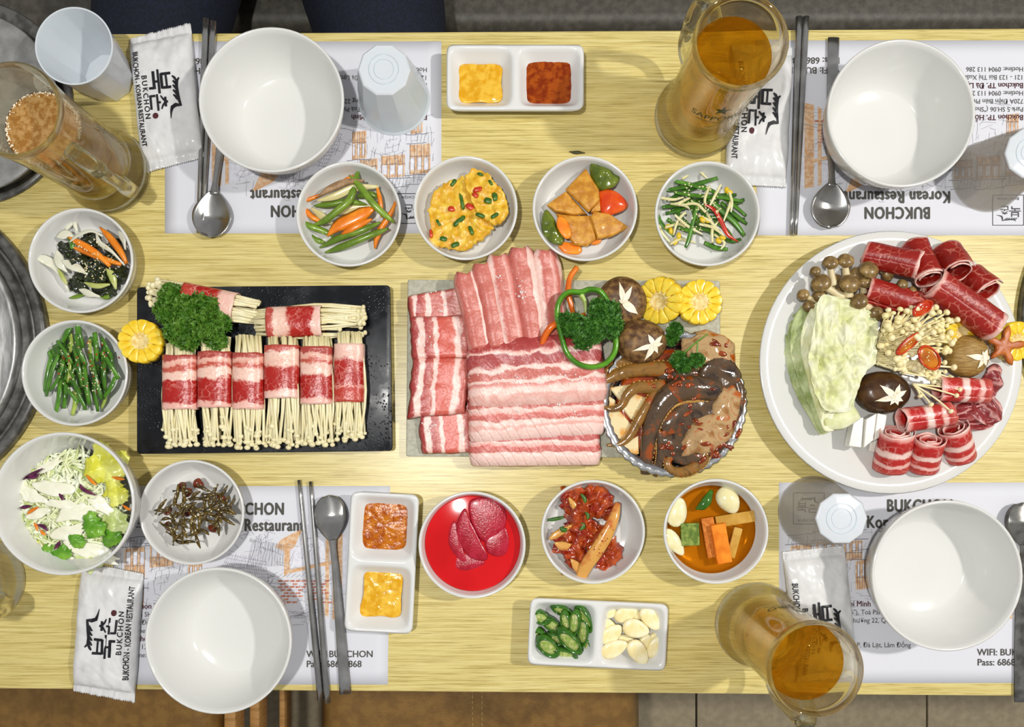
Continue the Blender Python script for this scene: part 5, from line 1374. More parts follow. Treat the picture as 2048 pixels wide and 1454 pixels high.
# ------------------------------------------------------------------ slate tray: beef wrapped enoki, corn, parsley
q8 = crop(240, 540, 2048 / 580)
M['enoki'] = pm('cream_enoki_stem', '#dccf9e', '#e9dfb8', 40, rough=.32, sss=.1, vary=.06)
M['beef_wrap'] = meat('wrapped_beef', [(0, '#a8433a'), (.10, '#a8433a'), (.13, '#e3b09e'), (.19, '#e0a896'), (.22, '#b9503f'), (.27, '#b9503f'), (.31, '#e7bfae'), (.46, '#e9c3b2'), (.5, '#a91c14'), (.89, '#a41a14'), (.92, '#e5aea0'), (1, '#e7b8aa')], .08, 2.2, .55, '#e59a8c', 150, 'u', .28)
M['beef_wrap_b'] = meat('wrapped_beef_fat_first', [(0, '#e8c0b0'), (.24, '#e6b8a8'), (.32, '#ab221a'), (.36, '#ab221a'), (.62, '#a51b15'), (.7, '#a51c15'), (.73, '#e29a8c'), (.76, '#b83a2e'), (1, '#b5402f')], .09, 2.2, .55, '#e8a294', 150, 'u', .28)
M['beef_wrap_c'] = meat('wrapped_beef_pale', [(0, '#b5473c'), (.1, '#b5473c'), (.13, '#e9c6b4'), (.36, '#e6b9a6'), (.42, '#ab2219'), (.84, '#a61c15'), (.88, '#e7b8aa'), (1, '#e9c4b6')], .08, 2.2, .55, '#e59a8c', 150, 'u', .28)
def enoki(mb, base, tip, rs_, rcap, rr, bend=.2):
    d = tip - base; s = V(-d.y, d.x, 0).normalized() * rr.uniform(-bend, bend)
    mid = base.lerp(tip, .55) + s + V(0, 0, rr.uniform(-.05, .1))
    mb.tube([base, mid, tip], [rs_ * 1.05, rs_, rs_ * .85], None, n=6, seg=7)
    ax = (tip - mid).normalized(); q = ax.to_track_quat('Z', 'Y').to_matrix()
    mb.ball(tip, (rcap, rcap, rcap * .8), q, 9, 6)
def roll_of(ax0, ax1, hw, hh, cut, caps, label, mat, seed, spread=1.15, nst=30):
    """meat sleeve from ax0 to ax1 (cm points on the axis), stems from the cut end to the capped end"""
    rr = random.Random(seed)
    d = (ax1 - ax0); L_ = d.length; d.normalize(); s = V(-d.y, d.x, 0); up = V(0, 0, 1)
    g = empty('enoki_roll', (ax0 + ax1) / 2 - V(0, 0, hh), label, 'enoki roll', 'beef wrapped enoki rolls')
    def fn(u, v):
        a = -2.2 + v * 6.283 * 1.13
        k = 1 + .05 * v
        e = L_ * u + (.12 * nz(a * 1.5 + seed, u * 2) if (u < .02 or u > .98) else 0)
        flat = math.copysign(abs(math.sin(a)) ** .75, math.sin(a))
        return ax0 + d * e + s * (hw * k * math.copysign(abs(math.cos(a)) ** .8, math.cos(a))) + up * (hh * k * flat + .06 * nz(e * 1.3 + seed, a * 1.2))
    obj('beef_wrap', MB().grid(24, 44, fn, -.1), M[mat], g)
    for k in range(nst):
        a = rr.uniform(0, 6.283); q = math.sqrt(rr.random())
        if k < nst * .6: a = rr.uniform(.15, 3.0); q = rr.uniform(.75, .97)
        x, z = q * math.cos(a) * hw * .86, q * math.sin(a) * hh * .85
        b = ax0 + d * (cut + rr.uniform(-.1, .1)) + s * x + up * z
        f = spread
        t = ax0 + d * (caps - abs(rr.gauss(0, 1.0)) - (.0 if z > 0 else .3)) + s * (x * f + rr.uniform(-.42, .42)) + up * (max(z, -hh * .55) * .55 - .15)
        mb = MB(); enoki(mb, b, t, rr.uniform(.13, .18), rr.uniform(.23, .36), rr, .6)
        obj('mushroom', mb, M['enoki'], g)
    return g
zc = 2.75
def vroll(x0, x1, y0, y1, ytop, ybot, xb0, xb1, mat, label, seed):
    a = q8((x0 + x1) / 2, y0, zc); b = q8((x0 + x1) / 2 - (x0 + x1) / 2 + (x0 + x1) / 2, y1, zc)
    k = (H - zc) / F / 3.531
    roll_of(a, b, (x1 - x0) / 2 * k * .97, 1.12, -(y0 - ytop) * k, (ybot - y0) * k, label, mat, seed, (xb1 - xb0) / (x1 - x0) * 1.12, 34)
vroll(308, 556, 606, 985, 525, 1250, 305, 550, 'beef_wrap', 'beef wrapped enoki roll, leftmost of the six upright ones', 1)
vroll(556, 800, 580, 972, 470, 1240, 595, 800, 'beef_wrap', 'beef wrapped enoki roll, second from the left of the six', 2)
vroll(802, 1026, 590, 984, 468, 1258, 790, 1005, 'beef_wrap', 'beef wrapped enoki roll, third from the left of the six', 3)
vroll(1024, 1276, 536, 906, 478, 1255, 1015, 1260, 'beef_wrap_c', 'beef wrapped enoki roll, fourth from the left of the six', 4)
vroll(1278, 1508, 546, 948, 478, 1240, 1250, 1490, 'beef_wrap', 'beef wrapped enoki roll, fifth from the left of the six', 5)
vroll(1516, 1730, 526, 934, 446, 1205, 1490, 1730, 'beef_wrap_b', 'beef wrapped enoki roll, rightmost of the six upright ones', 6)
k8 = (H - zc) / F / 3.531
a, b = q8(1050, 372, zc), q8(1432, 360, zc)
roll_of(a, b, 108 * k8, 1.1, -85 * k8, 690 * k8, 'beef wrapped enoki roll lying crosswise above the right rolls', 'beef_wrap_c', 7, .95, 34)
a, b = q8(820, 270, zc), q8(450, 195, zc)
roll_of(a, b, 104 * k8, 1.1, -165 * k8, 630 * k8, 'beef wrapped enoki roll lying crosswise behind the parsley', 'beef_wrap_b', 8, 1.0, 34)

M['kernel'] = pm('yellow_corn_kernel', '#e8c020', '#f4d84c', 120, rough=.22, coat=.25, sss=.1)
M['cob'] = pm('pale_corn_cob', '#ecd89a', '#d9b45c', 260, rough=.5, bump=.5)
def corn(c, r, label, tilt=(0, 0), th=1.5, n=13, rz=0.0):
    g = empty('corn_slice', c, label, 'corn', 'corn cob slices')
    m = Matrix.Rotation(tilt[0], 3, 'X') @ Matrix.Rotation(tilt[1], 3, 'Y') @ Matrix.Rotation(rz, 3, 'Z')
    cc = c + V(0, 0, th / 2)
    mb = MB().lathe([(.05, -th / 2), (r * .5, -th / 2), (r * .52, 0), (r * .5, th * .45), (r * .3, th * .48), (r * .25, th * .4), (.05, th * .42)], 26)
    mb.v = [cc + m @ p for p in mb.v]; obj('cob', mb, M['cob'], g)
    kb = None
    for k in range(n):
        a = k / n * 6.2832; w = math.pi / n * 1.08; mb = MB()
        def kf(p, d): return p
        out = []
        for (rr, f) in ((.36, .75), (.6, .9), (.85, 1.0), (.97, .75), (1.0, 0), (.97, -.75), (.85, -1.0), (.6, -.9), (.36, -.75)):
            out.append(V(r * rr * math.cos(a + w * f), r * rr * math.sin(a + w * f), -th / 2))
        mb.disc(out, th, n=20, rings=5, dome=.06, round_=.2); mb.v = [cc + m @ p for p in mb.v]
        obj('kernel', mb, M['kernel'], g)
    return g
corn(q8(190, 515, 1.62), 2.28, 'yellow corn slice over the left edge of the slate tray', (0, .06), 1.6)

M['parsley'] = pm('curly_parsley', '#427218', '#648f30', 140, rough=.5, vary=.1)
M['parsley_dark'] = pm('dark_curly_parsley', '#30601a', '#4c802c', 140, rough=.5)
M['stem'] = pm('parsley_stem', '#5f8a2c', '#7aa03c', 60, rough=.35)
def parsley(fn, clumps, label, mat, seed, stems=()):
    rr = random.Random(seed); allp = [fn(x, y, z) for x, y, z, r in clumps]
    c = sum(allp, Vector()) / len(allp); c.z = min(p.z for p in allp) - .4
    g = empty('parsley_sprig', c, label, 'parsley', 'curly parsley garnishes'); mb = MB()
    for (x, y, z, r) in clumps:
        o = fn(x, y, z)
        for k in range(int(95 * r * r) + 40):
            th = rr.uniform(0, 6.283); ph = math.acos(rr.uniform(-.15, 1)); d = V(math.sin(ph) * math.cos(th), math.sin(ph) * math.sin(th), math.cos(ph))
            p = o + V(d.x * r, d.y * r, d.z * r * .55) * rr.uniform(.55, 1.0)
            q = (d + V(rr.uniform(-.8, .8), rr.uniform(-.8, .8), rr.uniform(-.3, .8))).normalized().to_track_quat('Z', 'Y').to_matrix() @ Matrix.Rotation(rr.uniform(0, 6.28), 3, 'Z')
            s = rr.uniform(.36, .58); vs = [p + q @ V(0, -s * .2, 0)]
            for j in range(9):
                a = -.5 + j / 8 * (math.pi + 1.0); ra_ = s * (1.0 if j % 2 == 0 else .55)
                vs.append(p + q @ V(ra_ * math.cos(a), ra_ * math.sin(a), s * .42 * math.sin(j * 2.3 + k)))
            mb.add(vs, [(0, j, j + 1) for j in range(1, 9)])
        # inner mass
        mb.ball(o - V(0, 0, .1), (r * .68, r * .68, r * .36), None, 12, 8, .35, 2.5, seed=seed)
    obj('leaves', mb, M[mat], g, kind='stuff', flat=True)
    for s in stems: obj('stem', MB().tube([fn(*p) for p in s], [.07, .09, .1], None, n=6, seg=10), M['stem'], g)
parsley(q8, [(365, 190, 3.4, 1.35), (330, 290, 3.3, 1.25), (470, 280, 3.9, 1.5), (620, 270, 3.6, 1.35), (420, 420, 3.8, 1.55), (580, 400, 4.0, 1.5), (700, 380, 3.7, 1.15), (680, 490, 3.6, 1.05), (480, 490, 3.7, 1.1), (560, 230, 3.6, 1.0)], 'large bunch of curly parsley on the slate tray', 'parsley', 31)

# ------------------------------------------------------------------ stone tray: pork slices
q9 = crop(790, 470, 1361 / 440)
FAT, PK, LN, LD = '#ecc9be', '#e2a79c', '#c0655a', '#a8403e'
def pk(name, stops, **kw): return meat(name, stops, kw.pop('warp', .05), kw.pop('ws', 1.6), .35, '#e3a79c', 170, kw.pop('axis', 'v'), .34, **kw)
M['pork_a'] = pk('folded_pork_shoulder', [(0, LD), (.1, LN), (.12, FAT), (.16, FAT), (.18, LD), (.3, LN), (.32, FAT), (.4, FAT), (.42, LN), (.62, LN), (.64, FAT), (.69, FAT), (.71, LN), (.84, LN), (.9, PK), (1, FAT)])
M['pork_b'] = pk('folded_pork_red', [(0, LD), (.1, LD), (.13, FAT), (.22, FAT), (.25, LD), (.38, LN), (.4, FAT), (.45, FAT), (.47, '#c95548'), (.72, '#cf6656'), (.75, FAT), (.82, FAT), (.86, LN), (1, LN)])
M['pork_s'] = pk('pork_strip', [(0, PK), (.08, LN), (.5, '#c87568'), (.58, LN), (.64, FAT), (.78, FAT), (.84, PK), (1, LN)])
M['pork_s2'] = pk('pork_strip_pale', [(0, FAT), (.14, FAT), (.2, LN), (.55, '#c87568'), (.62, PK), (.8, LN), (.9, FAT), (1, FAT)])
M['belly_1'] = pk('pork_belly_thick', [(0, LD), (.10, LD), (.13, PK), (.17, FAT), (.2, '#a64a4c'), (.38, LD), (.42, FAT), (.47, FAT), (.5, LN), (.62, LN), (.65, FAT), (.7, FAT), (.73, '#cf7a72'), (.79, PK), (.82, FAT), (.9, FAT), (.93, '#dfa79b'), (1, FAT)], warp=.06, score=.2)
M['belly_2'] = pk('pork_belly_mid', [(0, FAT), (.06, '#a94a4a'), (.24, LN), (.28, FAT), (.42, PK), (.46, '#cf6f66'), (.6, LN), (.64, FAT), (.74, FAT), (.78, PK), (.84, '#e0a89c'), (.88, FAT), (1, '#f0d0c6')], warp=.07, score=.4)
M['belly_3'] = pk('pork_belly_low', [(0, FAT), (.05, LN), (.32, '#b85552'), (.36, FAT), (.5, PK), (.54, '#cb655e'), (.72, LN), (.76, FAT), (1, FAT)], warp=.07, score=.4)
def quad_sheet(name, p00, p10, p11, p01, z, mat, label, th=.35, fold='', bump=.1, seed=0.0, tilt=0.0, group=None, parent=None, nu=26, nv=18):
    """sheet with u from p00->p10 (across) and v p00->p01 (down); uv v = across so bands follow p00->p10"""
    def fn(u, v):
        a = Vector(p00).lerp(Vector(p10), v); b = Vector(p01).lerp(Vector(p11), v)
        p = a.lerp(b, u)
        zz = z + bump * nz(p.x * .8 + seed, p.y * .8, seed) + tilt * (u - .5)
        eu, ev = min(u, 1 - u), min(v, 1 - v)
        for e, kk in ((eu, .09), (ev, .05)):
            if e < kk: zz -= th * .55 * (1 - e / kk) ** 2
        w = .28 * nz(p.x * .9 + seed, p.y * .9 + 3)
        if eu < .01 or ev < .01: p = p + V(w, w * .6, 0)
        return V(p.x, p.y, zz)
    return obj(name, MB().grid(nu, nv, fn, th), M[mat], parent, label, 'pork', group)
G = 'raw pork slices on the stone tray'
def Q(q, z, *pts): return [q(x, y, z) for x, y in pts]
p = Q(q9, 1.9, (80, 372), (402, 320), (440, 500), (88, 560)); quad_sheet('pork_slice', *p, 1.95, 'pork_a', 'folded marbled pork slice, topmost of the left column', .7, seed=1, group=G, tilt=-.1)
p = Q(q9, 2.4, (135, 1110), (470, 1075), (482, 1352), (160, 1356)); quad_sheet('pork_slice', *p, 1.95, 'pork_b', 'folded marbled pork slice, lowest of the left column', .7, seed=4, group=G, tilt=-.1)
p = Q(q9, 2.6, (84, 500), (462, 490), (478, 760), (100, 770)); quad_sheet('pork_slice', *p, 2.5, 'pork_b', 'folded marbled pork slice, second in the left column', .9, seed=2, group=G, bump=.18, tilt=.1)
p = Q(q9, 2.6, (104, 752), (472, 752), (432, 1108), (72, 1138)); quad_sheet('pork_slice', *p, 2.6, 'pork_b', 'folded marbled pork slice with pale left corner, third in the left column', .9, seed=3, group=G, bump=.18, tilt=-.1)
p = Q(q9, 2.0, (470, 780), (500, 790), (492, 1060), (440, 1100)); quad_sheet('pork_slice', *p, 2.2, 'pork_a', 'thin pork edge showing between the left column and the belly strips', .6, seed=6, group=G)
for i, (pts, m, z, w) in enumerate((([(985, 650), (972, 480), (955, 300), (925, 108)], 'pork_s2', 2.0, 60), ([(880, 665), (850, 470), (815, 280), (775, 95)], 'pork_s', 2.3, 62), ([(745, 690), (715, 520), (680, 330), (640, 140)], 'pork_s2', 2.5, 64), ([(655, 695), (628, 520), (595, 350), (545, 190)], 'pork_s', 2.65, 56), ([(545, 700), (515, 540), (480, 390), (440, 245)], 'pork_s', 2.75, 60))):
    path = smooth([q9(x, y, z) for x, y in pts], 20); k = (H - z) / F / 3.093
    def fn(u, v, path=path, w=w, k=k, i=i, z=z):
        s = u * 19; j = min(int(s), 18); pp = path[j].lerp(path[j + 1], s - j); d = (path[j + 1] - path[j]).normalized(); sd = V(-d.y, d.x, 0)
        x = v * 2 - 1; ww = w * k * (1 if u < .85 else math.sqrt(max(.05, 1 - ((u - .85) / .17) ** 2)))
        return pp + sd * (-x * ww) + V(0, 0, -.42 * x + .3 * (1 - x ** 4) + .12 * nz(pp.x + i * 3, pp.y * .9, x) + (.08 if u > .5 else 0) - .25 * abs(x) ** 6)
    o = obj('pork_strip', MB().grid(30, 14, fn, .6), M[m], cat='pork', group=G)
    tag(o, 'raw pork strip, %s of the five fanned at the top' % ('rightmost', 'fourth from the left', 'third from the left', 'second from the left', 'leftmost')[i])
p = Q(q9, 2.0, (482, 1225), (1232, 1205), (1248, 1385), (485, 1392)); quad_sheet('pork_belly_strip', p[0], p[3], p[2], p[1], 2.0, 'belly_3', 'raw pork belly strip, lowest of the three wide ones', .8, seed=8, group=G, nu=40, nv=22, bump=.12)
p = Q(q9, 2.2, (484, 1015), (1266, 1000), (1272, 1190), (486, 1248)); quad_sheet('pork_belly_strip', p[0], p[3], p[2], p[1], 2.35, 'belly_2', 'raw pork belly strip, middle of the three wide ones', .9, seed=9, group=G, nu=40, nv=22, bump=.14)
p = Q(q9, 2.5, (484, 700), (1225, 655), (1272, 985), (500, 1030)); quad_sheet('pork_belly_strip', p[0], p[3], p[2], p[1], 2.7, 'belly_1', 'raw pork belly strip, widest and topmost of the three', 1.1, seed=10, group=G, nu=44, nv=26, bump=.16)
M['salt'] = pm('coarse_salt', '#efe0da', rough=.15, sss=.3)
rr = random.Random(44); mb = MB(); dz = dropper()
for cx, cy, n, sx, sy, z in ((780, 350, 16, 25, 70, 3.2), (800, 880, 22, 260, 40, 3.05), (1000, 1050, 8, 60, 20, 2.8), (720, 1100, 8, 80, 16, 2.75), (230, 1180, 10, 60, 40, 2.35), (1150, 890, 10, 70, 40, 3.0), (300, 420, 8, 60, 60, 2.5), (640, 270, 5, 20, 20, 3.1), (1130, 1110, 6, 50, 30, 2.8), (250, 640, 6, 90, 60, 2.75)):
    for k in range(n):
        p_ = q9(cx + rr.gauss(0, sx * .6), cy + rr.gauss(0, sy * .6), z); p_.z = dz(p_.x, p_.y, z) + .05
        mb.ball(p_, rr.uniform(.06, .13), Matrix.Rotation(rr.uniform(0, 3), 3, 'X'), 5, 4, .4, 3, seed=k)
obj('salt_grains', mb, M['salt'], None, 'coarse salt grains sprinkled over the raw pork', 'salt', None, 'stuff', flat=True)

# peppers, mushrooms, corn and parsley on the stone tray
q10 = crop(1050, 500, 1454 / 470)
M['pepper_green'] = pm('fresh_green_pepper', '#3f7a16', '#5c9a26', 50, rough=.18, coat=.35)
M['pepper_in'] = pm('pale_pepper_flesh', '#a5bf5e', '#bdd07c', 60, rough=.3)
M['pepper_orange'] = pm('orange_pepper', '#d4600e', '#e2781e', 50, rough=.2, coat=.3)
g = empty('pepper_ring', q10(390, 490, 3.0), 'green bell pepper ring on top of the pork belly', 'pepper')
ringp = [(470, 262), (400, 245), (345, 262), (270, 262), (215, 310), (197, 400), (222, 520), (255, 630), (320, 700), (410, 725), (500, 700), (555, 630), (560, 545), (530, 450), (520, 350)]
rp = smooth_closed([q10(x, y, 3.9) for x, y in ringp], 60)
mb = MB(); n = 10; vs = []; fs = []
for i, p_ in enumerate(rp):
    T_ = (rp[(i + 1) % 60] - rp[i - 1]).normalized(); s_ = V(-T_.y, T_.x, 0)
    for j in range(n):
        a = j / n * 6.2832; vs.append(p_ + s_ * (.3 * math.cos(a)) + V(0, 0, .55 * math.sin(a)))
for i in range(60):
    for j in range(n): fs.append((i * n + j, i * n + (j + 1) % n, ((i + 1) % 60) * n + (j + 1) % n, ((i + 1) % 60) * n + j))
obj('pepper_wall', MB().add(vs, fs), M['pepper_green'], g)
obj('pepper_rib', MB().tube([q10(345, 275, 3.9), q10(370, 320, 3.8), q10(375, 390, 3.7)], [.3, .22, .12], [.4, .3, .2], n=8, seg=10), M['pepper_in'], g)
strip('pepper_strip', [q10(322, 108, 2.6), q10(280, 170, 2.8), q10(268, 250, 2.9), q10(285, 340, 2.8), q10(300, 400, 2.6)], [.3, .3, .32, .3, .2], .3, 'pepper_orange', 10, 20, label='orange pepper strip sticking up past the tray edge', cat='pepper', group='orange pepper strips')
strip('pepper_strip', [q10(370, 400, 3.4), q10(260, 435, 3.8), q10(170, 470, 3.9), q10(120, 540, 3.6), q10(97, 625, 3.3)], [.25, .33, .36, .34, .26], .3, 'pepper_orange', 10, 22, label='curved orange pepper strip lying on the pork belly', cat='pepper', group='orange pepper strips')
M['shiitake'] = pm('brown_shiitake_cap', '#4e3118', '#94703f', 170, rough=.5, bump=.9, bscale=150, detail=6, lo=.4, hi=.72)
M['shiitake_dark'] = pm('dark_brown_shiitake', '#3a220e', '#553818', 70, rough=.3, bump=.35, bscale=160, coat=.15)
M['shiitake_gold'] = pm('golden_brown_shiitake', '#8a6a30', '#a8874a', 130, rough=.45, bump=.7, bscale=170, stretch=(1, 6, 1))
M['gill'] = pm('pale_mushroom_flesh', '#e7dcc2', '#f2ead6', 90, rough=.45)
def shiitake(c, rx, ry, h, star, petals, mat, label, k, tilt=(0, 0), rz=0):
    """c base centre; star = offset (cm) of the cut; petals = list of (angle deg, length, halfwidth)"""
    g = empty('shiitake_mushroom', c, label, 'mushroom', 'shiitake mushrooms with star cuts')
    m = Matrix.Rotation(tilt[0], 3, 'X') @ Matrix.Rotation(tilt[1], 3, 'Y')
    def zt(x, y):
        d = min(1.0, (x / rx) ** 2 + (y / ry) ** 2); return h * math.sqrt(max(0, 1 - d ** 1.3))
    vs = []; fs = []; nr, na = 14, 36
    for i in range(nr + 1):
        s = i / nr
        for j in range(na):
            a = j / na * 6.2832; kk = 1 + .04 * nz(3 * math.cos(a) + rz, 3 * math.sin(a)); x, y = rx * s * math.cos(a) * kk, ry * s * math.sin(a) * kk
            vs.append(c + m @ V(x, y, .35 + zt(x, y) + .07 * nz(x * 1.4 + rz, y * 1.4)))
    for s, z in ((.97, .12), (.85, 0), (.3, .15)):
        for j in range(na):
            a = j / na * 6.2832; vs.append(c + m @ V(rx * s * math.cos(a), ry * s * math.sin(a), z))
    R_ = nr + 4
    for i in range(R_ - 1):
        for j in range(na): fs.append((i * na + j, i * na + (j + 1) % na, (i + 1) * na + (j + 1) % na, (i + 1) * na + j))
    fs.append(tuple((R_ - 1) * na + j for j in range(na)))
    obj('cap', MB().add(vs, fs), M[mat], g)
    mb = MB()
    for ang, l, w in petals:
        a = rad(ang); d = V(math.cos(a), math.sin(a), 0); s = V(-d.y, d.x, 0); st = V(star[0], star[1], 0)
        nn = 8; row = []
        for i in range(nn + 1):
            t = i / nn; ww = w * math.sin(math.pi * min(1, t * .75 + .18)) * (1 - t ** 3); q = st + d * (l * t)
            for e, lift in ((-1, .09), (0, .0), (1, .09)):
                pp = q + s * (ww * e); row.append(c + m @ V(pp.x, pp.y, .35 + zt(pp.x, pp.y) + .07 * nz(pp.x * 1.4 + rz, pp.y * 1.4) + lift))
        fs = []
        for i in range(nn):
            for j in range(2): fs.append((i * 3 + j, i * 3 + j + 1, (i + 1) * 3 + j + 1, (i + 1) * 3 + j))
        mb.add(row, fs)
    obj('star_cut', mb, M['gill'], g)
    obj('stem', MB().lathe([(.05, -.0), (.6, 0.0), (.55, .25), (.05, .3)], 14, c), M['gill'], g)
k10 = (H - 3.5) / F / 3.094
pts_ = lambda s: s
shiitake(q10(605, 315, 3.3) - V(0, 0, 1.3), 2.62, 2.7, 1.5, (-.2, -.1), [(100, 2.2, .32), (62, 2.0, .3), (-35, 2.0, .45), (-12, 1.0, .3), (150, .6, .2)], 'shiitake', 'brown shiitake with white star cut, nearest the pepper ring', k10, (.1, .1), 1)
shiitake(q10(725, 560, 4.0) - V(0, 0, 1.6), 2.72, 2.3, 1.7, (.95, -.72), [(122, 1.3, .3), (50, 1.5, .26), (15, 1.1, .22), (-55, .9, .25), (-120, 1.7, .32), (-165, 2.3, .26)], 'shiitake', 'brown shiitake with white star cut beside the octopus', k10, (-.1, .1), 5)
corn(q10(830, 320, 1.15), 2.45, 'yellow corn slice half hidden behind the shiitake', (.3, -.5), 1.5, 13, .2)
corn(q10(1060, 335, 1.15), 2.35, 'yellow corn slice at the corner of the stone tray', (.05, 0), 1.6, 13, .1)
parsley(q10, [(300, 470, 4.6, 1.2), (260, 440, 4.4, .8), (420, 500, 4.9, 1.35), (500, 400, 5.0, 1.45), (530, 470, 5.0, 1.2), (460, 360, 4.9, 1.0), (360, 560, 4.5, .9)], 'dark curly parsley bunch inside the green pepper ring', 'parsley_dark', 33)
parsley(q10, [(930, 500, 2.6, .75), (910, 550, 2.7, .55), (950, 680, 3.6, .8), (980, 720, 3.5, .6), (1065, 680, 3.6, .65)], 'small parsley sprigs with a stem lying on the octopus', 'parsley_dark', 34, [[(1130, 520, 3.8), (1060, 570, 3.7), (980, 640, 3.6)], [(1070, 560, 3.7), (1065, 610, 3.7), (1060, 670, 3.6)]])

# ------------------------------------------------------------------ octopus in its foil dish
M['foil'] = pm('crinkled_foil', '#d6d7d8', rough=.22, metal=1, bump=.3, bscale=120)
fc = P(1345, 808, 2.2); fc.z = 1.12
def crimp(r, z, a): return r * (1 + (.012 * math.sin(a * 46) if z > 1.0 else .004 * math.sin(a * 46)))
FD = [(.05, .02), (5.6, .02), (6.3, .6), (6.9, 1.35), (7.42, 1.5), (7.5, 1.42), (7.55, 1.48), (7.4, 1.6), (6.85, 1.45), (6.2, .72), (5.5, .12), (.05, .1)]
obj('foil_dish', MB().lathe(FD, 184, fc, facet=crimp), M['foil'], label='round crimped foil dish holding the marinated octopus', cat='dish', origin=fc)
M['marinade'] = pm('red_brown_marinade', '#7a2a08', '#a8480e', 70, rough=.12, coat=.5, bump=.3)
obj('marinade', MB().disc([fc + V(5.8 * math.cos(k / 20 * 6.283), 5.8 * math.sin(k / 20 * 6.283), .35) for k in range(20)], .7, n=48, rings=7, dome=.1, bump=.12, bs=1.2), M['marinade'], label='red brown marinade pooled in the foil dish', cat='marinade')
def octo_mat(name, a, b, c):
    m, nt, bs = nodes(name); L = nt.links
    tc = N(nt, 'ShaderNodeTexCoord')
    n1 = N(nt, 'ShaderNodeTexNoise', i_Scale=52.0, i_Detail=5.0, i_Distortion=1.2); L.new(tc.outputs['Object'], n1.inputs['Vector'])
    r = ramp(nt, [(.3, a), (.45, b), (.54, b), (.64, c)]); L.new(n1.outputs['Fac'], r.inputs[0]); L.new(r.outputs[0], bs.inputs['Base Color'])
    n2 = N(nt, 'ShaderNodeTexNoise', i_Scale=130.0, i_Detail=3.0); L.new(tc.outputs['Object'], n2.inputs['Vector'])
    bp = N(nt, 'ShaderNodeBump', i_Strength=.35, i_Distance=.002); L.new(n2.outputs['Fac'], bp.inputs['Height']); L.new(bp.outputs[0], bs.inputs['Normal'])
    bs.inputs['Roughness'].default_value = .16; bs.inputs['Coat Weight'].default_value = .8; bs.inputs['Coat Roughness'].default_value = .05
    return m
M['octo'] = octo_mat('brown_octopus_skin', '#2a1d16', '#54402c', '#94440e')
M['octo_tan'] = octo_mat('tan_octopus_skin', '#5e3f1a', '#8a6228', '#a04a10')
M['octo_pale'] = octo_mat('pale_octopus_flesh', '#94622c', '#b89668', '#b05212')
M['sucker'] = pm('octopus_sucker', '#a87a3a', '#c09850', 120, rough=.2, coat=.4)
og = empty('octopus', fc + V(.8, .2, .9), 'glossy brown marinated octopus piled in the foil dish', 'octopus')
def blob(x, y, rx, ry, z, h, rot_, mat, name, seed):
    k = (H - z) / F / 3.094; z = max(z, 1.32 + h * 1.12)
    obj(name, MB().ball(q10(x, y, z), (rx * k, ry * k, h), Matrix.Rotation(-rad(rot_), 3, 'Z'), 30, 18, .28, 2.0, seed=seed), M[mat], og)
blob(1190, 770, 150, 120, 2.2, 1.0, 30, 'octo', 'head', 2)
blob(1080, 1000, 260, 150, 2.0, 1.0, -20, 'octo', 'mantle', 7)
blob(1130, 1130, 190, 110, 2.3, 1.35, -35, 'octo_pale', 'flesh_fold', 11)
blob(1130, 640, 170, 130, 2.1, .95, 20, 'octo_pale', 'flesh_fold', 15)
blob(1230, 970, 90, 150, 2.3, 1.25, 15, 'octo_pale', 'flesh_fold', 19)
blob(920, 760, 170, 80, 2.2, .9, 8, 'octo', 'skin_fold', 23)
blob(1000, 1220, 180, 110, 1.9, .9, 10, 'octo', 'skin_fold', 27)
def tentacle(pts, zs, w, mat, suck=None):
    path = [q10(x, y, ip(zs, i / (len(pts) - 1))) for i, (x, y) in enumerate(pts)]
    o = obj('tentacle', MB().tube(path, w, [q * .8 for q in w], n=14, seg=40), M[mat], og)
    if suck:
        ps = smooth(path, 60); mb = MB(); side, step = suck
        for i in range(2, 58, step):
            T_ = (ps[i + 1] - ps[i]).normalized(); s_ = V(-T_.y, T_.x, 0) * side; ww = ip(w, i / 59)
            q = T_.cross(V(0, 0, 1)).to_track_quat('Z', 'Y').to_matrix()
            mb.ball(ps[i] + s_ * (ww * .92) + V(0, 0, ww * .1), (ww * .24, ww * .24, ww * .2), None, 8, 6)
        obj('suckers', mb, M['sucker'], o, kind='stuff')
tentacle([(1190, 870), (1040, 855), (910, 890), (830, 980), (780, 1100), (755, 1240), (745, 1385)], [2.6, 3.2, 3.2, 3.0, 2.6, 2.2, 1.7], [1.3, 1.35, 1.25, 1.05, .9, .75, .55], 'octo', (1, 2))
tentacle([(830, 860), (770, 950), (700, 1060), (650, 1150), (590, 1200), (505, 1208)], [2.6, 2.7, 2.6, 2.6, 2.5, 2.4], [.7, .62, .55, .42, .3, .15], 'octo_tan', (-1, 2))
tentacle([(900, 740), (760, 735), (640, 750), (550, 780), (478, 822)], [2.6, 2.7, 2.6, 2.5, 2.5], [.9, .8, .75, .65, .3], 'octo_tan', (-1, 3))
tentacle([(860, 840), (770, 850), (690, 850), (630, 900), (600, 960), (540, 985), (472, 968)], [2.6, 2.8, 2.9, 2.8, 2.7, 2.6, 2.6], [.75, .65, .6, .52, .42, .32, .15], 'octo_tan', (-1, 3))
tentacle([(700, 700), (600, 690), (520, 740), (480, 800)], [2.4, 2.3, 2.2, 2.1], [.5, .55, .5, .3], 'octo_tan', (1, 3))
tentacle([(1120, 1250), (1090, 1310), (1010, 1365), (920, 1370), (880, 1320), (920, 1270), (1000, 1260)], [2.7, 2.6, 2.5, 2.5, 2.5, 2.5, 2.4], [.6, .65, .6, .5, .42, .32, .2], 'octo_tan', (1, 2))
tentacle([(1290, 760), (1330, 880), (1320, 990), (1290, 1080)], [2.4, 2.5, 2.5, 2.3], [.5, .55, .5, .3], 'octo', None)
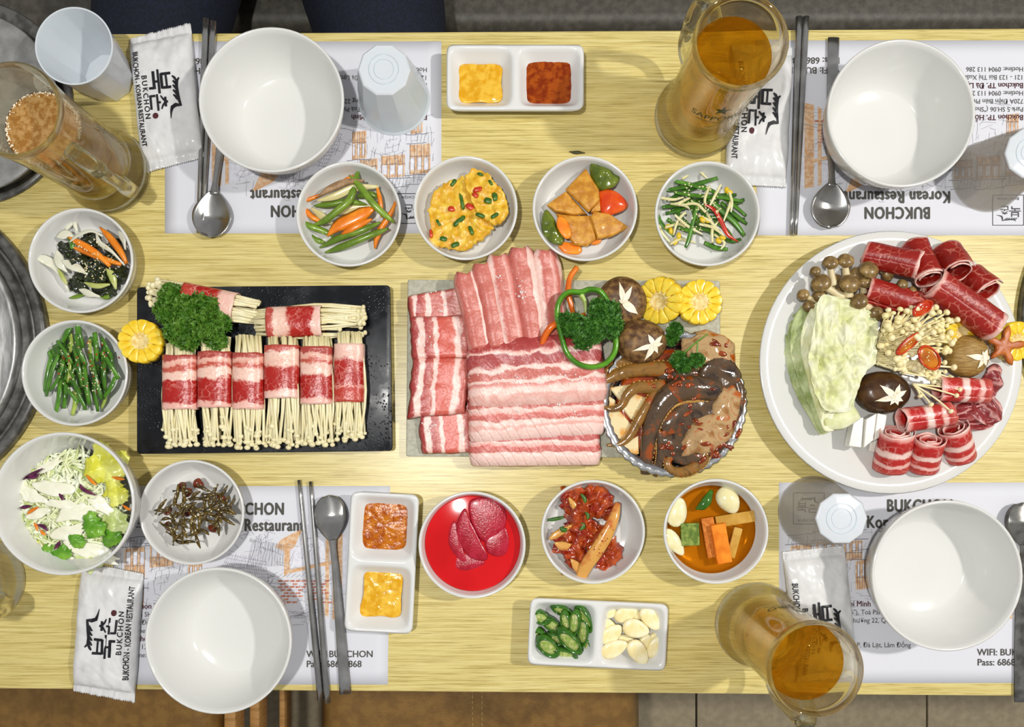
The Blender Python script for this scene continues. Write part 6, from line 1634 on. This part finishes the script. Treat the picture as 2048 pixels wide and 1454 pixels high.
tentacle([(840, 1120), (850, 1230), (830, 1330), (800, 1400)], [2.4, 2.3, 2.1, 1.9], [.7, .65, .5, .25], 'octo', (-1, 3))
# chili paste clinging to the octopus
M['paste'] = pm('orange_red_chili_paste', '#6a2206', '#94400c', 120, rough=.14, coat=.5, bump=.5)
rr = random.Random(8); dz = dropper(); mb = MB()
for cx, cy, n, sp in ((1010, 830, 9, 60), (1040, 1080, 8, 50), (870, 780, 5, 50), (900, 1230, 8, 50), (1180, 1240, 12, 50), (1150, 620, 4, 60), (1240, 1120, 5, 40)):
    for k in range(n):
        p_ = q10(cx + rr.gauss(0, sp), cy + rr.gauss(0, sp * .6), 3); p_.z = dz(p_.x, p_.y, 2) + .02
        if p_.z < 6: mb.ball(p_, (rr.uniform(.2, .7), rr.uniform(.1, .3), .06), Matrix.Rotation(rr.uniform(0, 3.1), 3, 'Z'), 9, 5, .3, 3, seed=k)
obj('chili_paste', mb, M['paste'], og, kind='stuff')
S = []
M['king'] = pm('king_oyster_slice', '#e2cf9e', '#d9993c', 70, rough=.3, lo=.52, hi=.66, coat=.2)
for pts, z in (([(515, 852), (700, 820), (690, 860), (600, 955)], 2.0), ([(620, 920), (680, 890), (755, 915), (720, 1010), (655, 1052), (600, 985)], 2.1), ([(478, 985), (590, 1000), (690, 1115), (640, 1170), (560, 1175), (500, 1080)], 2.0), ([(552, 1225), (640, 1180), (705, 1140), (705, 1262), (610, 1282)], 1.9), ([(470, 875), (560, 930), (560, 975), (470, 958)], 1.9)):
    S.append(obj('king_oyster_slice', MB().disc([q10(x, y, z) for x, y in pts], .3, n=30, rings=4, dome=.06, sharp=True), M['king'], bevel=.05))
rank(S, 'pale king oyster mushroom slice, # in the octopus dish', 'mushroom', 'king oyster slices')

# ------------------------------------------------------------------ hot pot plate
q11 = crop(1500, 450, 1449 / 548)
k11 = (H - 3) / F / 2.644
M['beef'] = meat('rolled_beef', [(0, '#e2b6a8'), (.035, '#d89488'), (.06, '#981b12'), (.5, '#8e180f'), (.93, '#961a11'), (.96, '#dca095'), (1, '#e8c8bc')], .03, 2.0, .7, '#d68672', 110, 'u', .36)
M['beef_in'] = pm('beef_inside', '#7a1414', '#8f1c1a', 100, rough=.35)
M['beef_fat'] = meat('fatty_beef', [(0, '#e8c2b8'), (.08, '#dd8a80'), (.14, '#b92824'), (.38, '#b02522'), (.44, '#ebcabf'), (.54, '#ecccc2'), (.58, '#b8302a'), (.72, '#b42824'), (.76, '#e7b4aa'), (.82, '#e6b0a6'), (.86, '#b0322c'), (1, '#c25a50')], .05, 2.0, .5, '#e6a89c', 130, 'u', .28)
M['beef_dark'] = meat('dark_folded_beef', [(0, '#dcae A6'.replace(' ', '').lower()), (.12, '#8a2a2c'), (.4, '#7c2428'), (.46, '#d8a29c'), (.52, '#8a2a2c'), (.8, '#7a2226'), (.86, '#dba8a0'), (1, '#8a2c2c')], .09, 2.4, .5, '#d09088', 120, 'v', .3)
def roll(a, b, r, mat, label, seed, turns=1.35, r2=None, flat=.9, start=0.0, spiral=.32, group='rolled raw beef slices', name='beef_roll'):
    d = b - a; L_ = d.length; d.normalize()
    s = V(0, 0, 1).cross(d)
    if s.length < .1: s = V(1, 0, 0)
    s.normalize(); n = d.cross(s)
    r2 = r2 or r
    def fn(u, v):
        ang = start + v * 6.2832 * turns; k = 1 - spiral * v
        rr = lerp(r, r2, u) * k * (1 + .06 * nz(math.cos(ang) * 1.2 + seed, math.sin(ang) * 1.2, u * 2.5))
        e = L_ * u + (.22 * nz(ang * 1.1 + seed, u) if u < .05 or u > .95 else 0)
        return a + d * e + s * (rr * math.cos(ang)) + n * (rr * flat * math.sin(ang))
    return obj(name, MB().grid(20, int(34 * turns), fn, .09), M[mat], label=label, cat='beef', group=group)
roll(q11(605, 150, 2.6), q11(900, 208, 4.9), 1.42, 'beef', 'red beef roll at the top left of the roll heap', 1, start=2.0)
roll(q11(870, 110, 2.2), q11(950, 290, 4.6), 1.4, 'beef', 'red beef roll second along the top of the heap, opening downward', 2, start=1.0)
roll(q11(1035, 140, 2.2), q11(1105, 250, 4.4), 1.5, 'beef', 'red beef roll third along the top of the heap', 3, start=.5)
roll(q11(1150, 270, 2.2), q11(1262, 355, 4.2), 1.5, 'beef', 'red beef roll with white fatty rim at the right of the heap', 4, start=.2)
roll(q11(610, 340, 3.2), q11(920, 430, 3.6), 1.42, 'beef', 'red beef roll lying between the small mushrooms and the enoki', 5, turns=1.6, start=2.6)
roll(q11(965, 300, 4.6), q11(1300, 535, 4.2), 1.75, 'beef', 'largest red beef roll lying slantwise on top', 6, turns=1.4, start=1.9)
roll(q11(900, 250, 2.2), q11(1150, 420, 2.2), 1.2, 'beef', 'dark red beef roll buried under the heap', 12, start=2)
roll(q11(990, 862, 3.6), q11(1255, 875, 3.6), 1.3, 'beef_fat', 'marbled beef roll right of the enoki, lying sideways', 7, start=2.2, group='marbled beef rolls')
roll(q11(800, 1030, 4.2), q11(1060, 995, 4.0), 1.3, 'beef_fat', 'marbled beef roll with a pale band lying below the dark shiitake', 8, start=1.8, group='marbled beef rolls')
roll(q11(775, 1090, 4.0), q11(735, 1280, 1.9), 1.75, 'beef_fat', 'marbled beef roll standing at the lower left of three', 9, turns=2.6, r2=1.85, spiral=.7, group='marbled beef rolls')
roll(q11(950, 1130, 3.8), q11(905, 1280, 1.8), 1.5, 'beef_fat', 'marbled beef roll standing in the middle of three', 10, turns=2.4, r2=1.65, spiral=.7, group='marbled beef rolls')
roll(q11(1070, 1070, 3.6), q11(1110, 1225, 1.8), 1.55, 'beef_fat', 'marbled beef roll standing at the right of three', 11, turns=2.2, r2=1.6, spiral=.65, group='marbled beef rolls')
for i, (x, y, rx, ry, rot_, z) in enumerate(((1275, 830, 1.0, 1.9, 10, 2.2), (1240, 970, 1.9, 1.6, 40, 2.4), (1130, 980, 1.5, 1.2, -20, 2.3), (1210, 1040, 1.9, .9, -10, 2.0))):
    c = q11(x, y, z)
    def fn(u, v, c=c, rx=rx, ry=ry, rot_=rot_, i=i):
        a, b = u * 2 - 1, v * 2 - 1; xx = a * math.sqrt(1 - b * b / 2) * rx; yy = b * math.sqrt(1 - a * a / 2) * ry
        z_ = .55 * (1 - .5 * (a * a + b * b)) + .3 * nz(xx * .9 + i * 5, yy * .9) + .2 * math.sin(b * 5 + a * 2)
        ca, sa = math.cos(-rad(rot_)), math.sin(-rad(rot_)); return c + V(xx * ca - yy * sa, xx * sa + yy * ca, z_)
    obj('beef_slice', MB().grid(22, 26, fn, .1), M['beef_dark'], label=('dark red folded beef slice at the far right beside the carrot flower', 'large dark red folded beef slice at the lower right', 'dark red folded beef slice between the marbled rolls', 'dark red folded beef slice lowest at the right')[i], cat='beef', group='folded dark beef slices')

# napa cabbage leaves
def cab_mat(name, a, b, c, sc):
    m, nt, bs = nodes(name); L = nt.links
    tc = N(nt, 'ShaderNodeTexCoord'); uv = N(nt, 'ShaderNodeUVMap'); sp = N(nt, 'ShaderNodeSeparateXYZ'); L.new(uv.outputs[0], sp.inputs[0])
    n1 = N(nt, 'ShaderNodeTexNoise', i_Scale=sc, i_Detail=5.0); L.new(tc.outputs['Object'], n1.inputs['Vector'])
    r = ramp(nt, [(.35, a), (.52, b), (.7, c)]); L.new(n1.outputs['Fac'], r.inputs[0]); L.new(r.outputs[0], bs.inputs['Base Color'])
    v = N(nt, 'ShaderNodeTexNoise', noise_type='RIDGED_MULTIFRACTAL', i_Scale=48.0, i_Detail=4.0); L.new(tc.outputs['Object'], v.inputs['Vector'])
    mp = N(nt, 'ShaderNodeMapping'); mp.inputs['Scale'].default_value = (1.6, .8, 1); L.new(tc.outputs['Object'], mp.inputs[0]); L.new(mp.outputs[0], v.inputs['Vector'])
    bp = N(nt, 'ShaderNodeBump', i_Strength=.8, i_Distance=.0035); L.new(v.outputs[0], bp.inputs['Height']); L.new(bp.outputs[0], bs.inputs['Normal'])
    bs.inputs['Roughness'].default_value = .5; bs.inputs['Subsurface Weight'].default_value = .12; bs.inputs['Subsurface Scale'].default_value = .004
    return m
M['napa'] = cab_mat('pale_napa_leaf', '#c6c98a', '#d9dab0', '#e6e6cc', 60)
M['napa_green'] = cab_mat('green_napa_leaf', '#8a9a58', '#b2bd84', '#cdd3a8', 40)
S = []
lab = ['outermost green napa cabbage leaf at the left of the stack', 'second napa cabbage leaf from the left in the stack', 'third napa cabbage leaf, just under the top one', 'crinkled pale napa cabbage leaf on top of the stack']
for i, (pts, z, m, til) in enumerate((([(200, 470), (330, 420), (420, 500), (430, 800), (450, 1000), (375, 1110), (300, 1000), (230, 860), (190, 720), (165, 640)], 1.5, 'napa_green', (.12, 0)), ([(250, 460), (380, 420), (470, 520), (480, 800), (480, 1000), (385, 1105), (320, 980), (250, 800), (215, 620)], 2.3, 'napa_green', (.1, 0)),
                              ([(330, 430), (420, 400), (540, 480), (560, 800), (520, 1020), (400, 1095), (350, 980), (300, 800), (270, 600)], 3.0, 'napa', (.08, 0)), ([(365, 382), (440, 378), (540, 400), (620, 450), (668, 520), (655, 640), (660, 720), (600, 790), (562, 880), (540, 960), (500, 990), (400, 985), (345, 900), (312, 780), (308, 680), (335, 540)], 3.7, 'napa', (.02, 0)))):
    S.append(obj('napa_cabbage_leaf', MB().disc([q11(x, y, z) for x, y in pts], .12, n=110, rings=30, dome=.5, bump=.4 if i == 3 else .25, bs=1.1, tilt=til, seed=i * 3, ridge=.75 if i == 3 else .3), M[m], label=lab[i], cat='cabbage', group='napa cabbage leaves'))
strip('cabbage_rib', [q11(390, 1050, 3.0), q11(480, 1030, 3.3), q11(560, 985, 3.2)], [.7, 1.0, .9], .3, 'napa', 10, 14, label='pale napa cabbage stem at the foot of the leaf stack', cat='cabbage')

# shimeji mushrooms
M['shimeji_cap'] = pm('tan_shimeji_cap', '#6e5630', '#a08450', 130, rough=.3, coat=.2, vary=.2)
M['shimeji_stem'] = pm('cream_shimeji_stem', '#cbb98c', '#dccdA4'.lower(), 50, rough=.4)
S = []
for cx, cy, sx, sy, r, z in ((425, 200, 442, 320, 42, 4.2), (505, 190, 512, 285, 44, 4.4), (375, 308, 490, 385, 52, 4.0), (280, 370, 360, 405, 32, 3.2), (625, 240, 600, 330, 54, 3.8), (525, 312, 520, 380, 56, 4.2), (575, 405, 630, 440, 46, 4.0), (345, 245, 370, 275, 28, 4.2), (560, 258, 575, 330, 40, 3.2), (605, 300, 600, 360, 38, 3.4), (805, 315, 780, 350, 30, 4.0), (730, 262, 700, 240, 34, 3.2), (365, 372, 420, 405, 36, 3.0), (310, 430, 360, 440, 32, 2.6), (665, 470, 640, 440, 40, 3.6), (855, 350, 840, 380, 26, 4.0), (455, 290, 450, 350, 34, 3.0), (660, 330, 650, 390, 36, 3.0), (470, 360, 500, 420, 40, 3.0)):
    c = q11(cx, cy, z); b = q11(sx, sy, z - .6); k = (H - z) / F / 2.644; r *= k
    g = empty('shimeji_mushroom', b - V(0, 0, .3), '-', 'mushroom', 'shimeji mushrooms')
    d = (c - b).normalized(); m = (d * .55 + V(0, 0, .8)).normalized().to_track_quat('Z', 'Y').to_matrix()
    obj('cap', MB().ball(c, (r, r, r * .72), m, 16, 10, .06, 2, shape=lambda p, d_: Vector((p.x, p.y, p.z if p.z > 0 else p.z * .35))), M['shimeji_cap'], g)
    obj('stem', MB().tube([c - V(0, 0, r * .2), c.lerp(b, .5) - V(0, 0, .1), b], [r * .35, r * .4, r * .5], None, n=9, seg=10), M['shimeji_stem'], g)
    S.append(g)
rank(S, 'tan shimeji mushroom, # in the clump above the cabbage', 'mushroom', 'shimeji mushrooms')

# enoki fan
eg = empty('enoki_cluster', q11(690, 660, 2.2), 'cream enoki mushroom cluster fanned out in the middle of the plate', 'mushroom')
rr = random.Random(77)
M['enoki2'] = pm('cream_enoki_cap', '#eadba2', '#f4e8c0', 60, rough=.28, sss=.12)
for k in range(150):
    up_ = k < 104
    base = q11(664 + rr.uniform(-12, 30), (rr.uniform(590, 700) if up_ else rr.uniform(680, 745)), 2.6 + rr.uniform(-.4, .6))
    if up_:
        t = rr.random(); x = 700 + 390 * t ** .8 + rr.uniform(-15, 15); lo = 455 - 60 * math.sin(t * 2.6) ; hi = 690 - 20 * t; y = rr.uniform(lo + (60 * t), hi); z = 4.4 + 1.0 * math.sin(math.pi * min(1, (y - 380) / 320)) + rr.uniform(-.5, .4)
    else:
        t = rr.random(); x = 760 + 330 * t; y = rr.uniform(690 + 40 * t, 770 + 110 * t); z = 4.3 - .8 * t + rr.uniform(-.4, .4)
    tip = q11(x, y, z)
    mb = MB(); enoki(mb, base, tip, rr.uniform(.1, .135), rr.uniform(.24, .42), rr, .35)
    obj('mushroom', mb, M['enoki2'], eg)
for x, y, z in ((958, 950, 5.0), (1092, 902, 4.8), (1062, 985, 5.2), (1110, 870, 4.6), (900, 905, 4.6)):
    mb = MB(); enoki(mb, q11(860, 840, 4.0), q11(x, y, z), .1, .27, rr, .15); obj('mushroom', mb, M['enoki2'], eg)
M['chili_slice_red'] = pm('orange_red_chili_skin', '#b3260a', '#c8480f', 60, rough=.15, coat=.4)
M['chili_in'] = pm('chili_inside', '#a8540f', '#c87a20', 90, rough=.25)
for i, (x, y, rx, ry, rot_, z) in enumerate(((912, 440, 62, 34, -32, 5.3), (838, 628, 84, 30, -42, 5.6), (948, 702, 74, 46, 55, 5.5))):
    c = q11(x, y, z); k = (H - z) / F / 2.644; g = empty('chili_slice', c, ('red chili slice at the top of the enoki', 'slim red chili slice in the middle of the enoki', 'round red chili slice at the lower enoki')[i], 'chili', 'red chili slices')
    m = Matrix.Rotation(-rad(rot_), 3, 'Z') @ Matrix.Rotation(.3, 3, 'X'); n = 22; vs = []; fs = []
    prof = [(1, -.14), (1.03, 0), (1, .14), (.84, .15), (.82, 0), (.84, -.15)]
    for r, zz in prof:
        for j in range(n): a = j / n * 6.2832; vs.append(c + m @ V(rx * k * r * math.cos(a), ry * k * r * math.sin(a), zz))
    for q in range(6):
        for j in range(n): fs.append((q * n + j, q * n + (j + 1) % n, ((q + 1) % 6) * n + (j + 1) % n, ((q + 1) % 6) * n + j))
    obj('chili_ring', MB().add(vs, fs), M['chili_slice_red'], g)
    co = obj('chili_core', MB().ball(c, (rx * k * .86, ry * k * .86, .1), m, 18, 8), M['chili_in'] if i else M['chili_slice_red'], g)
    mb = MB()
    for j in range(4): mb.ball(c + m @ V(rx * k * rr.uniform(-.4, .4), ry * k * rr.uniform(-.4, .4), .1), (.09, .07, .04), m, 7, 5)
    obj('chili_seeds', mb, M['chili_seed'], co, kind='stuff')

shiitake(q11(718, 885, 3.4) - V(0, 0, 1.2), 2.85, 2.2, 1.7, (.5, -.8), [(68, 1.5, .32), (30, 1.5, .3), (-20, 1.0, .26), (-60, .9, .26), (-120, .9, .26), (-170, 2.0, .3), (140, 2.0, .36)], 'shiitake_dark', 'dark brown shiitake with white star cut below the enoki', 1, (-.12, 0), 3)
shiitake(q11(1165, 690, 3.6) - V(0, 0, 1.2), 2.25, 2.25, 1.6, (.75, -.45), [(60, 1.2, .28), (10, 1.2, .25), (-50, 1.0, .28), (-120, 1.2, .28), (172, 1.9, .32), (100, .8, .2)], 'shiitake_gold', 'golden brown shiitake with white star cut near the carrot flower', 1, (-.05, .1), 8)

M['tofu'] = pm('white_tofu', '#e2e0d6', '#eceae2', 60, rough=.4, sss=.1)
def tofu(pts, z0, h, label, lean):
    b = [q11(x, y, z0) for x, y in pts]; t = [p + V(lean[0], lean[1], h) for p in b]
    obj('tofu_slice', MB().add(b + t, [(3, 2, 1, 0), (4, 5, 6, 7), (0, 1, 5, 4), (1, 2, 6, 5), (2, 3, 7, 6), (3, 0, 4, 7)]), M['tofu'], label=label, cat='tofu', group='white tofu slices', flat=True, bevel=.07)
tofu([(525, 1025), (572, 1022), (560, 1178), (495, 1170)], 1.9, 1.2, 'white tofu slice, left of the three below the cabbage', (0, .05))
tofu([(580, 1030), (632, 1000), (615, 1140), (566, 1180)], 2.0, 1.4, 'white tofu slice, middle of the three below the cabbage', (.05, .05))
tofu([(640, 1000), (690, 1010), (670, 1110), (622, 1145)], 2.0, 1.3, 'white tofu slice, right of the three below the cabbage', (.05, .05))
tofu([(625, 1150), (680, 1130), (670, 1205), (620, 1195)], 1.3, .5, 'flat white tofu corner beside the left marbled roll', (0, 0))
corn(q11(1075, 565, 2.2), 1.9, 'corn slice half hidden between enoki and the large beef roll', (.3, .2), 1.4)
corn(q11(1360, 620, 1.6), 2.05, 'corn slice under the carrot flower at the plate edge', (.1, .1), 1.5)
M['carrot_flower'] = pm('brownish_carrot_flower', '#a8541a', '#bd6a26', 60, rough=.4)
pts = []
for k in range(5):
    a = rad(8 + 72 * k); l = (2.35, 2.2, 2.0, 1.7, 2.1)[k]
    for f, rr_ in ((-.34, .95), (-.22, l * .75), (0, l), (.22, l * .75), (.34, .95)): pts.append(q11(1335, 645, 3.7) + V(rr_ * math.cos(a + f), rr_ * math.sin(a + f), 0))
obj('carrot_flower', MB().disc(pts, .4, n=70, rings=4, dome=.05, tilt=(0, .06)), M['carrot_flower'], label='star shaped carrot flower at the right edge of the plate', cat='carrot')

# ------------------------------------------------------------------ stray fleck on the table
M['fleck'] = pm('dried_leaf_fleck', '#3c3a1c', '#5a542c', 200, rough=.6)
obj('leaf_fleck', MB().tube([P(1138, 303, .08), P(1150, 305, .1), P(1160, 305, .12), P(1170, 306, .08)], [.03, .16, .2, .12, .05], [.03, .08, .08, .05], n=7, seg=12), M['fleck'], label='tiny dried leaf fleck on the bare table', cat='leaf')
bpy.context.view_layer.update()
